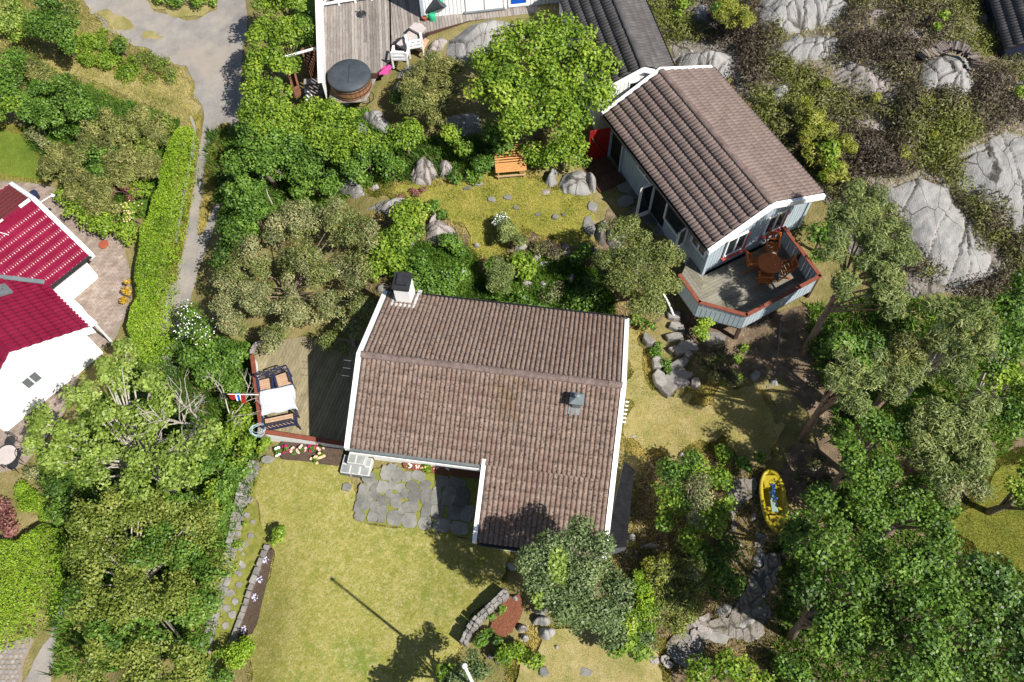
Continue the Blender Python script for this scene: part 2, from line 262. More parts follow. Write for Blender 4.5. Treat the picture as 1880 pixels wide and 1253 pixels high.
SP = dict(   # leaf length, width, clump radius, density, flattening
 lime=dict(m=leafmat('bright_leaf', R3((.075, .15, .012), (.13, .215, .018), (.20, .26, .03)), .32), L=.15, W=.10, c=.38, d=1.0),
 broad=dict(m=leafmat('mid_green_leaf', R3((.04, .095, .012), (.075, .15, .018), (.12, .20, .03)), .3), L=.14, W=.095, c=.38, d=1.0),
 dark=dict(m=leafmat('dark_green_leaf', R3((.026, .062, .008), (.055, .112, .013), (.105, .172, .022)), .25), L=.14, W=.10, c=.42, d=1.0),
 teal=dict(m=leafmat('blue_green_leaf', R3((.030, .072, .015), (.062, .124, .024), (.115, .178, .042)), .25, .38, .5), L=.15, W=.11, c=.36, d=1.0),
 olive=dict(m=leafmat('olive_leaf', R3((.065, .088, .020), (.11, .138, .032), (.17, .185, .055)), .25), L=.11, W=.055, c=.36, d=1.0),
 hawth=dict(m=leafmat('yellow_olive_leaf', R3((.075, .115, .014), (.13, .175, .024), (.20, .215, .05)), .28), L=.12, W=.08, c=.36, d=1.0),
 rowan=dict(m=leafmat('grey_green_leaf', R3((.05, .085, .03), (.09, .135, .045), (.15, .19, .08)), .25, .42), L=.12, W=.06, c=.36, d=1.1),
 silver=dict(m=leafmat('pale_leaf', R3((.095, .15, .018), (.165, .235, .036), (.225, .285, .075)), .32, .45), L=.15, W=.11, c=.28, d=.85),
 pine=dict(m=leafmat('pine_needle', R3((.055, .082, .022), (.098, .132, .034), (.16, .18, .055)), .12), L=.17, W=.035, c=.30, d=1.5),
 juniper=dict(m=leafmat('juniper_needle', R3((.085, .105, .012), (.155, .17, .018), (.22, .225, .035)), .15), L=.15, W=.04, c=.26, d=1.6),
 brown=dict(m=leafmat('bronze_needle', R3((.072, .082, .02), (.12, .13, .032), (.185, .18, .055)), .12), L=.16, W=.04, c=.30, d=1.6),
 dusty=dict(m=leafmat('dusty_leaf', R3((.095, .112, .04), (.16, .182, .068), (.25, .235, .115)), .22), L=.11, W=.055, c=.34, d=1.1),
 hedge=dict(m=leafmat('hedge_leaf', R3((.085, .165, .010), (.14, .235, .012), (.20, .285, .022)), .3), L=.10, W=.06, c=.3, d=1.2),
 heath=dict(m=leafmat('heather_sprig', R3((.085, .066, .046), (.098, .085, .048), (.10, .115, .022)), .12), L=.12, W=.035, c=.2, d=1.2),
 gold=dict(m=leafmat('golden_leaf', R3((.28, .15, .01), (.36, .22, .015), (.40, .29, .03)), .3), L=.13, W=.09, c=.2, d=1.0),
 redleaf=dict(m=leafmat('purple_leaf', R3((.10, .03, .035), (.17, .07, .06), (.25, .13, .10)), .25), L=.11, W=.07, c=.25, d=1.0),
 grass=dict(m=leafmat('grass_blade', R3((.13, .16, .02), (.25, .235, .05), (.37, .31, .11)), .3), L=.1, W=.02, c=.2, d=1.0),
)

for _k, _v in SP.items():
    if _k not in ('grass', 'heath', 'pine', 'juniper', 'brown'): _v['L'] *= .74; _v['W'] *= .72
    elif _k not in ('grass', 'heath'): _v['L'] *= .85; _v['W'] *= .85

# ------------------------------------------------------------------ object helpers
BASE = {}
def link(o): COL.objects.link(o); return o
def np_mesh(name, V, F, tint=None, smooth=False):
    V = np.asarray(V, np.float32); F = np.asarray(F, np.int32); k = F.shape[1]
    me = bpy.data.meshes.new(name)
    me.vertices.add(len(V)); me.vertices.foreach_set('co', V.ravel())
    me.loops.add(F.size); me.loops.foreach_set('vertex_index', F.ravel())
    me.polygons.add(len(F)); me.polygons.foreach_set('loop_start', np.arange(0, F.size, k, dtype=np.int32)); me.polygons.foreach_set('loop_total', np.full(len(F), k, np.int32))
    if tint is not None:
        a = me.attributes.new('tint', 'FLOAT', 'POINT'); a.data.foreach_set('value', np.asarray(tint, np.float32))
    if smooth: me.polygons.foreach_set('use_smooth', np.ones(len(F), bool))
    me.update(calc_edges=True)
    return me
class MB:
    """collects shapes in world (or local) coordinates into one mesh"""
    def __init__(s): s.V = []; s.F = []
    def add(s, V, F):
        o = len(s.V); s.V += [tuple(map(float, v)) for v in V]; s.F += [tuple(i + o for i in f) for f in F]; return s
    def hexa(s, a):                            # eight corners: bottom 4, top 4
        return s.add(a, [(3, 2, 1, 0), (4, 5, 6, 7), (0, 1, 5, 4), (1, 2, 6, 5), (2, 3, 7, 6), (3, 0, 4, 7)])
    def box(s, c, X, Y, Z):                    # centre and half vectors
        c, X, Y, Z = map(np.array, (c, X, Y, Z))
        return s.hexa([c - X - Y - Z, c + X - Y - Z, c + X + Y - Z, c - X + Y - Z, c - X - Y + Z, c + X - Y + Z, c + X + Y + Z, c - X + Y + Z])
    def abox(s, x0, x1, y0, y1, z0, z1): return s.box(((x0 + x1) / 2, (y0 + y1) / 2, (z0 + z1) / 2), ((x1 - x0) / 2, 0, 0), (0, (y1 - y0) / 2, 0), (0, 0, (z1 - z0) / 2))
    def beam(s, p, q, w, h, up=(0, 0, 1)):     # w sideways, h along up
        p, q = np.array(p, float), np.array(q, float); d = q - p; d /= np.linalg.norm(d)
        sd = np.cross(d, up); sd /= np.linalg.norm(sd); u2 = np.cross(sd, d)
        return s.box((p + q) / 2, (q - p) / 2, sd * w / 2, u2 * h / 2)
    def prism(s, P, z0, z1, bev=0):            # polygon (ccw or cw) with level or per-corner heights
        P = [np.array(p[:2], float) for p in P]; n = len(P)
        ar = sum(P[i][0] * P[(i + 1) % n][1] - P[(i + 1) % n][0] * P[i][1] for i in range(n))
        if ar < 0: P = P[::-1]
        c = sum(P) / n
        zb = z0 if hasattr(z0, '__len__') else [z0] * n; zt = z1 if hasattr(z1, '__len__') else [z1] * n
        if ar < 0 and hasattr(z1, '__len__'): zt = zt[::-1]
        if ar < 0 and hasattr(z0, '__len__'): zb = zb[::-1]
        V = [(*p, z) for p, z in zip(P, zb)]
        F = []
        if bev:
            V += [(*p, z - bev) for p, z in zip(P, zt)]
            V += [(*(c + (p - c) * (1 - min(.35, bev / max(np.linalg.norm(p - c), .01)))), z) for p, z in zip(P, zt)]
            for i in range(n):
                j = (i + 1) % n; F += [(i, j, n + j, n + i), (n + i, n + j, 2 * n + j, 2 * n + i)]
            F.append(tuple(range(2 * n, 3 * n)))
        else:
            V += [(*p, z) for p, z in zip(P, zt)]
            for i in range(n):
                j = (i + 1) % n; F.append((i, j, n + j, n + i))
            F.append(tuple(range(n, 2 * n)))
        return s.add(V, F)
    def tube(s, pts, rad, sides=6, cap=True):
        pts = [np.array(p, float) for p in pts]; n = len(pts)
        rad = rad if hasattr(rad, '__len__') else [rad] * n
        V = []; F = []
        for i, p in enumerate(pts):
            d = pts[min(i + 1, n - 1)] - pts[max(i - 1, 0)]; d = d / (np.linalg.norm(d) + 1e-9)
            a = np.cross(d, (0, 0, 1)) if abs(d[2]) < .9 else np.cross(d, (1, 0, 0)); a /= np.linalg.norm(a); b = np.cross(d, a)
            for k in range(sides):
                t = 2 * pi * k / sides; V.append(p + (a * cos(t) + b * sin(t)) * rad[i])
        for i in range(n - 1):
            for k in range(sides):
                k2 = (k + 1) % sides; F.append((i * sides + k, i * sides + k2, (i + 1) * sides + k2, (i + 1) * sides + k))
        if cap: F += [tuple(range(sides))[::-1], tuple(range((n - 1) * sides, n * sides))]
        return s.add(V, F)
    def lathe(s, c, prof, sides=20):           # profile of (radius, z)
        c = np.array(c, float); V = []; F = []; n = len(prof)
        for r, z in prof:
            for k in range(sides): t = 2 * pi * k / sides; V.append(c + (r * cos(t), r * sin(t), z))
        for i in range(n - 1):
            for k in range(sides): k2 = (k + 1) % sides; F.append((i * sides + k, i * sides + k2, (i + 1) * sides + k2, (i + 1) * sides + k))
        F += [tuple(range(sides))[::-1], tuple(range((n - 1) * sides, n * sides))]
        return s.add(V, F)
    def mesh(s, name, off=(0, 0, 0), smooth=False):
        me = bpy.data.meshes.new(name); o = np.array(off)
        me.from_pydata([tuple(np.array(v) - o) for v in s.V], [], s.F)
        if smooth: me.polygons.foreach_set('use_smooth', [True] * len(me.polygons))
        me.update(); return me
    def build(s, name, m, parent=None, local=False, smooth=False, kind=None):
        b = (0, 0, 0) if local or parent is None else BASE[parent.name]
        o = bpy.data.objects.new(name, s.mesh(name, b, smooth)); link(o); o.data.materials.append(m)
        if parent is not None:
            o.parent = parent; BASE[o.name] = BASE[parent.name]
        if kind: o['kind'] = kind
        return o
def child(name, me, m, parent):
    o = bpy.data.objects.new(name, me); link(o)
    if m and not me.materials: me.materials.append(m)
    if parent is not None: o.parent = parent; BASE[o.name] = BASE[parent.name]
    return o
def thing(name, label, cat, loc=(0, 0, 0), rz=0, group=None):
    o = bpy.data.objects.new(name, None); link(o); o.empty_display_size = .2
    o.location = tuple(map(float, loc)); o.rotation_euler = (0, 0, rz); o['label'] = label; o['category'] = cat
    if group: o['group'] = group
    BASE[o.name] = np.array(loc, float); return o
def tag(o, label, cat, group=None):
    o['label'] = label; o['category'] = cat
    if group: o['group'] = group
    return o
def struct(o): o['kind'] = 'structure'; return o
def kids(o): return [c for c in COL.objects if c.parent == o]
def copy_tree(o, parent=None):
    c = o.copy(); link(c); c.parent = parent
    BASE[c.name] = BASE.get(o.name, np.zeros(3))
    for ch in kids(o): copy_tree(ch, c)
    return c
def clip_half(P, n, d):                        # keep n.p <= d
    out = []
    for i in range(len(P)):
        a, b = P[i], P[(i + 1) % len(P)]; da, db = n @ a - d, n @ b - d
        if da <= 0: out.append(a)
        if (da < 0 < db) or (db < 0 < da): out.append(a + (b - a) * da / (da - db))
    return out
def planks(mb, poly, z, ang, wd, gap=.008, th=.03, jit=.003, butt=0):
    P = [np.array(p[:2], float) for p in poly]; d = np.array([cos(ang), sin(ang)]); n = np.array([-d[1], d[0]])
    lo, hi = min(n @ p for p in P), max(n @ p for p in P); k = lo
    while k < hi:
        q = clip_half(clip_half(P, n, k + wd - gap), -n, -k)
        if len(q) > 2:
            t0, t1 = min(d @ p for p in q), max(d @ p for p in q); segs = [(t0 - 1, t1 + 1)]
            if butt and t1 - t0 > butt * .7:
                c = random.uniform(t0 + .3, t1 - .3); segs = [(t0 - 1, c - .004), (c + .004, t1 + 1)]
            for a, b in segs:
                s = clip_half(clip_half(q, d, b), -d, -a)
                if len(s) > 2: zz = z + random.uniform(-jit, jit); mb.prism(s, zz - th, zz)
        k += wd
    return mb
def boards(mb, p, q, zb, zt, wd=.14, th=.025, gap=.012, holes=()):
    """vertical boards from p to q; zt(s) gives the top at a distance along; holes (s0,s1,z0,z1)"""
    p, q = np.array(p[:2], float), np.array(q[:2], float); Ld = np.linalg.norm(q - p); d = (q - p) / Ld; n = np.array([-d[1], d[0]]) * th / 2
    s = 0
    while s < Ld - .02:
        e = min(s + wd - gap, Ld); spans = [(zb, zb, zt(s), zt(e))]
        for h in holes:
            if h[0] < (s + e) / 2 < h[1]: spans = [(zb, zb, h[2], h[2]), (h[3], h[3], zt(s), zt(e))]
        for a0, a1, b0, b1 in spans:
            if b0 - a0 < .03 or b1 - a1 < .03: continue
            P = [p + d * s, p + d * e]; off = random.uniform(0, .004) * n / max(np.linalg.norm(n), 1e-6)
            mb.hexa([(*(P[0] - n + off), a0), (*(P[1] - n + off), a1), (*(P[1] + n + off), a1), (*(P[0] + n + off), a0),
                     (*(P[0] - n + off), b0), (*(P[1] - n + off), b1), (*(P[1] + n + off), b1), (*(P[0] + n + off), b0)])
        s += wd
    return mb

# ------------------------------------------------------------------ ground sheets
def build_ground():
    ox = [-220, -120, -60, -38]; X = np.concatenate([ox, FX, [38, 60, 120, 220]]); Y = np.concatenate([[-220, -120, -50, -14, -5], FY, [44, 60, 110, 220]])
    gx, gy = np.meshgrid(X, Y); z = TL(np.clip(gx, FX[0], FX[-1]), np.clip(gy, FY[0], FY[-1]))
    ny, nx = gx.shape; V = np.stack([gx.ravel(), gy.ravel(), z.ravel()], 1)
    i = (np.arange(ny - 1)[:, None] * nx + np.arange(nx - 1)).ravel()
    F = np.concatenate([np.stack([i, i + 1, i + nx + 1], 1), np.stack([i, i + nx + 1, i + nx], 1)])
    o = child('ground', np_mesh('ground', V, F, smooth=True), M['ground'], None); struct(o)
build_ground()
_off = [0]
def sheet(name, polys, m, edge=.12, seed=0, h=None):
    """a sheet lying on the terrain, cut along an uneven outline"""
    _off[0] += 1; off = .006 * _off[0] if h is None else h
    polys = [np.array([q[:2] for q in Gs(p)]) for p in polys]
    allp = np.concatenate(polys); lo, hi = allp.min(0) - 1, allp.max(0) + 1
    a0, a1 = max(int((lo[0] - FX[0]) / .25), 0), min(int((hi[0] - FX[0]) / .25) + 2, NX_)
    b0, b1 = max(int((lo[1] - FY[0]) / .25), 0), min(int((hi[1] - FY[0]) / .25) + 2, NY_)
    gx, gy = _gx[b0:b1, a0:a1], _gy[b0:b1, a0:a1]; z = ZG[b0:b1, a0:a1] + off
    P = np.stack([gx.ravel(), gy.ravel()], 1); sd = np.min([psd(P, p) for p in polys], 0)
    if edge: sd = sd + fbm(P[:, 0] * 1.7, P[:, 1] * 1.7, 3, seed + 11) * edge
    V = [tuple(v) for v in np.column_stack([P, z.ravel()])]; ny, nx = gx.shape; F = []
    i = (np.arange(ny - 1)[:, None] * nx + np.arange(nx - 1)).ravel()
    TR = np.concatenate([np.stack([i, i + 1, i + nx + 1], 1), np.stack([i, i + nx + 1, i + nx], 1)])
    ins = sd < 0; cnt = ins[TR].sum(1); F += [tuple(t) for t in TR[cnt == 3]]
    for t in TR[(cnt > 0) & (cnt < 3)]:
        out = []
        for k in range(3):
            a, b = t[k], t[(k + 1) % 3]
            if ins[a]: out.append(a)
            if ins[a] != ins[b]:
                f = sd[a] / (sd[a] - sd[b]); va, vb = np.array(V[a]), np.array(V[b]); V.append(tuple(va + (vb - va) * f)); out.append(len(V) - 1)
        F.append(tuple(out))
    me = bpy.data.meshes.new(name); me.from_pydata(V, [], F); me.polygons.foreach_set('use_smooth', [True] * len(me.polygons))
    import bmesh
    bm = bmesh.new(); bm.from_mesh(me); bmesh.ops.delete(bm, geom=[v for v in bm.verts if not v.link_faces], context='VERTS'); bm.to_mesh(me); bm.free()
    return struct(child(name, me, m, None))

HILL = [(1190,0),(1240,-40),(1920,-40),(1920,520),(1830,520),(1660,560),(1560,470),(1520,370),(1440,260),(1330,130),(1240,110)]
LAWN = [(487,845),(625,846),(650,890),(655,955),(870,988),(935,1000),(925,1090),(868,1120),(845,1190),(835,1280),(465,1280),(455,1175),(478,1120),(505,1010),(482,960),(474,900)]
UPLAWN = [(668,352),(745,334),(830,334),(910,322),(960,318),(1000,335),(1015,350),(1086,360),(1084,440),(1010,442),(965,424),(935,455),(905,478),(872,470),(862,430),(845,404),(800,388),(740,366)]
EAST = [(1160,606),(1186,640),(1196,700),(1238,722),(1290,722),(1335,712),(1390,728),(1420,770),(1425,825),(1390,838),(1300,822),(1200,832),(1140,815)]
RLAWN = [(1735,960),(1790,930),(1830,860),(1920,820),(1920,1060),(1860,1040),(1790,1010)]
sheet('hillside', [HILL], M['bedrock'], .4, 1)
sheet('shady_earth', [[(1200,560),(1340,590),(1480,560),(1560,640),(1620,800),(1560,1000),(1420,900),(1440,830),(1530,800),(1430,700),(1340,690),(1290,650)],
                      [(1180,840),(1400,830),(1420,1000),(1440,1280),(1000,1280),(1000,1180),(1100,1040),(1160,1000)], [(1420,1000),(1500,900),(1880,700),(1920,860),(1880,1280),(1440,1280)]], M['litter'], .3, 2)
sheet('garden_bed', [[(640,560),(680,400),(790,380),(860,440),(900,480),(960,430),(1090,450),(1120,380),(1200,440),(1240,560),(1160,620),(1000,600),(760,580)]], M['litter'], .3, 3)
sheet('road', [[(140,-30),(165,20),(200,55),(240,85),(300,105),(340,125),(352,150),(362,180),(372,215),(364,290),(350,370),(332,440),(314,520),(296,600),(276,660),(200,850),(125,1050),(98,1120),(40,1280),(84,1280),(120,1130),(180,1030),(260,860),(345,650),(352,560),(378,450),(405,390),(425,330),(436,240),(448,120),(456,-30),(405,-30),(396,14),(376,30),(340,38),(290,20),(240,-30)]], M['gravel'], .3, 4)
sheet('grass_verge', [[(402,228),(414,232),(412,290),(398,350),(382,410),(366,430),(372,380),(388,310)], [(170,20),(215,50),(290,75),(320,75),(250,50),(200,20)], [(244,-30),(290,17),(340,35),(375,27),(393,12),(402,-30)]], M['dry'], .35, 5)
sheet('dry_path', [[(55,85),(110,100),(200,128),(285,152),(335,135),(352,160),(366,212),(345,228),(300,205),(215,165),(140,140),(80,135)]], M['dry'], .5, 25)
sheet('driveway', [[(-40,325),(30,330),(100,345),(170,385),(225,440),(240,500),(236,570),(212,625),(160,660),(120,760),(40,860),(-40,880)]], M['sand'], .04, 6)
sheet('cobbled_yard', [[(-40,1195),(30,1178),(68,1165),(46,1215),(36,1290),(-40,1290)]], M['sand'], .05, 7)
sheet('lawn', [LAWN], M['lawn'], .22, 8)
sheet('garden_lawn', [UPLAWN], M['lawn_up'], .5, 9)
sheet('dry_lawn', [EAST], M['dry'], .9, 10)
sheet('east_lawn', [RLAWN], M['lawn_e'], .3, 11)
sheet('side_lawn', [[(-40,225),(40,250),(70,290),(100,335),(30,325),(-40,318)]], M['green'], .2, 12)
sheet('hedge_strip', [[(540,-30),(590,-30),(585,80),(560,120),(540,90)]], M['green'], .2, 13)
sheet('garden_path', [[(462,850),(486,848),(470,905),(478,962),(498,990),(470,1060),(425,1170),(395,1280),(350,1280),(385,1180),(428,1000),(438,930)]], M['moss'], .06, 14)
sheet('patio_bed', [[(690,860),(745,862),(885,880),(872,992),(760,972),(650,958),(660,900)]], M['moss'], .04, 15)
sheet('rose_bed', [[(508,812),(632,824),(628,858),(520,846)]], M['soil'], .05, 16)
sheet('flower_bed', [[(496,1005),(506,1010),(490,1080),(470,1165),(432,1168),(452,1110)]], M['soil'], .05, 17)
sheet('mulch_bed', [[(742,842),(890,862),(884,882),(740,864)]], M['mulch'], .03, 18)
sheet('bark_bed', [[(925,1098),(958,1092),(962,1130),(940,1160),(940,1175),(905,1170),(892,1150),(915,1130)]], M['mulch'], .08, 19)
sheet('dry_patch', [[(985,1150),(1080,1150),(1140,1180),(1215,1200),(1235,1290),(930,1290),(965,1205)]], M['dry'], .5, 31)
sheet('stone_path', [[(1340,870),(1400,880),(1400,960),(1420,1060),(1420,1130),(1330,1180),(1250,1215),(1230,1190),(1290,1130),(1370,1100),(1372,980)]], M['bedrock'], 1.3, 20)

# ------------------------------------------------------------------ roofs
class Frame:
    """gable roof frame: ridge from R0 along e, slope s falling to both sides of the ridge (v>0 left of e)"""
    def __init__(s, p0, p1, zr, slope):
        s.R0 = at(*p0, zr) if len(p0) == 2 else np.array(p0); R1 = at(*p1, zr) if len(p1) == 2 else np.array(p1)
        s.L = np.linalg.norm((R1 - s.R0)[:2]); s.e = (R1 - s.R0) / np.linalg.norm(R1 - s.R0); s.n = np.array([-s.e[1], s.e[0], 0]); s.zr = zr; s.s = slope
    def P(s, u, v, h=0.0):
        p = s.R0 + s.e * u + s.n * v; p[2] = s.zr - s.s * abs(v) + h; return p
    def z(s, v): return s.zr - s.s * abs(v)
    def uv(s, px, py, sg):
        z = s.zr
        for _ in range(200):
            q = at(px, py, z); v = (q - s.R0) @ s.n * sg; z = z * .8 + .2 * (s.zr - s.s * v)
        return (q - s.R0) @ s.e, v * sg
    def basis(s, sg):
        c = 1 / sqrt(1 + s.s**2); d = (s.n * sg - np.array([0, 0, s.s])) * c
        X = s.e * sg; return X, d, np.cross(X, d)
    def side_px(s, px, py): return s.uv(px, py, 1)

_TW, _prof = .30, [(0, 0), (.012, .024), (.038, .046), (.07, .056), (.102, .046), (.128, .024), (.14, 0)]
def tile_profile(w):
    k = w / .30
    a = [(x * k, z) for x, z in _prof]; return a + [(x + .15 * k, z) for x, z in a] + [(w, 0)]
def tile_VF(w, L, ov=.03, lift=.022, roll=1):
    pr = [(x, z * roll) for x, z in tile_profile(w)]; n = len(pr)
    V = [(x, 0, z + .004) for x, z in pr] + [(x, L + ov, z + lift) for x, z in pr] + [(x, L + ov, z - .004) for x, z in pr]
    F = [(i, n + i, n + i + 1, i + 1) for i in range(n - 1)] + [(n + i, 2 * n + i, 2 * n + i + 1, n + i + 1) for i in range(n - 1)]
    return V, F
def mk_tile_mesh(w, L, m, lift=.022, roll=1):
    V, F = tile_VF(w, L, lift=lift, roll=roll); me = bpy.data.meshes.new('roof_tile'); me.from_pydata(V, [], F)
    me.polygons.foreach_set('use_smooth', [i < len(F) // 2 for i in range(len(F))]); me.materials.append(m); me.update(); return me
def tile_field(fr, sg, u0, u1, v0, v1, gauge=.35, w=.30, h=.06):
    """positions of tiles covering u0..u1 and v0..v1 (distances from the ridge) on one slope; ordered from the eave up"""
    k = sqrt(1 + fr.s**2); nr = max(1, round((v1 - v0) * k / gauge)); g = (v1 - v0) * k / nr; nc = max(1, round((u1 - u0) / w)); tw = (u1 - u0) / nc
    X, d, N = fr.basis(sg); out = []
    for r in range(nr - 1, -1, -1):
        for c in range(nc):
            u = (u0 + c * tw) if sg > 0 else (u1 - c * tw)
            p = fr.P(u, sg * (v0 + r * g / k), h)
            out.append(Matrix(((X[0], d[0], N[0], p[0]), (X[1], d[1], N[1], p[1]), (X[2], d[2], N[2], p[2]), (0, 0, 0, 1))))
    return out, tw, g
def lay_tiles(fields, parent, m, limit=300, wob=.001, lift=.013, roll=1.1):
    n = 0; rest = MB(); base = BASE[parent.name]
    for mats, tw, g in fields:
        me = mk_tile_mesh(tw, g, m, lift, roll)
        for Mx in mats:
            Mx = Mx @ Matrix.Translation((0, 0, random.uniform(-wob, wob) * .6)) @ Matrix.Rotation(random.uniform(-wob, wob), 4, 'Z')
            if n < limit:
                o = bpy.data.objects.new('roof_tile', me); link(o); o.parent = parent
                o.matrix_local = Matrix.Translation(tuple(-base)) @ Mx; n += 1
            else:
                V, F = tile_VF(tw, g, lift=lift, roll=roll); rest.add([Mx @ Vector(v) for v in V], F)
    if rest.V: rest.build('roof_tiling', m, parent, smooth=False, kind='stuff')
def slab(mb, fr, u0, u1, v0, v1, h0, h1):
    a = [fr.P(u0, v0, h0), fr.P(u1, v0, h0), fr.P(u1, v1, h0), fr.P(u0, v1, h0)]; b = [fr.P(u0, v0, h1), fr.P(u1, v0, h1), fr.P(u1, v1, h1), fr.P(u0, v1, h1)]
    mb.hexa(a + b)
def ridge_tiles(fr, u0, u1, parent, m, h=.075, L=.40, r=.11):
    n = max(1, round((u1 - u0) / L)); st = (u1 - u0) / n; base = BASE[parent.name]
    V = []; F = []; K = 7
    for j, (x, rr) in enumerate([(0, r), (st + .02, r * .9)]):
        for k in range(K): t = pi * k / (K - 1); V.append((x, -rr * cos(t) * 1.15, rr * sin(t) * .8 - .02))
    F = [(k, k + 1, K + k + 1, K + k) for k in range(K - 1)] + [tuple(range(K)), tuple(range(K, 2 * K))[::-1]]
    me = bpy.data.meshes.new('ridge_tile'); me.from_pydata(V, [], F); me.materials.append(m); me.update()
    e, nn = fr.e, fr.n
    for i in range(n):
        p = fr.P(u0 + i * st, 0, h + random.uniform(-.006, .006)); o = bpy.data.objects.new('ridge_tile', me); link(o); o.parent = parent
        o.matrix_local = Matrix.Translation(tuple(-base)) @ Matrix(((e[0], nn[0], 0, p[0]), (e[1], nn[1], 0, p[1]), (0, 0, 1, p[2]), (0, 0, 0, 1)))
def verge(name, fr, u, v0, v1, parent, m, w=.15, up=.13, dn=.12):
    """white barge board with a cap along a gable edge"""
    mb = MB(); e = fr.e * (w / 2)
    for a, b in ((v0, v1),):
        p, q = fr.P(u, a), fr.P(u, b)
        mb.hexa([p - e - (0, 0, dn), p + e - (0, 0, dn), q + e - (0, 0, dn), q - e - (0, 0, dn), p - e + (0, 0, up), p + e + (0, 0, up), q + e + (0, 0, up), q - e + (0, 0, up)])
    return mb.build(name, m, parent)
def wall_quad(mb, p, q, zb, zp, zq, th=.12):
    p, q = np.array(p[:2], float), np.array(q[:2], float); d = q - p; n = np.array([-d[1], d[0]]) / np.linalg.norm(d) * th / 2
    mb.hexa([(*(p - n), zb), (*(q - n), zb), (*(q + n), zb), (*(p + n), zb), (*(p - n), zp), (*(q - n), zq), (*(q + n), zq), (*(p + n), zp)])
def gutter(fr, u0, u1, v, parent, m=None, name='gutter', h=.0, r=.06):
    a, b = fr.P(u0, v, h), fr.P(u1, v, h); off = fr.n * (.07 if v > 0 else -.07); mb = MB()
    mb.beam(a + off, b + off, .11, .02); 
    mb.beam(a + off * 1.85 + (0, 0, .035), b + off * 1.85 + (0, 0, .035), .015, .09); mb.beam(a + off * .2 + (0, 0, .03), b + off * .2 + (0, 0, .03), .015, .09)
    return mb.build(name, m or M['black'], parent)

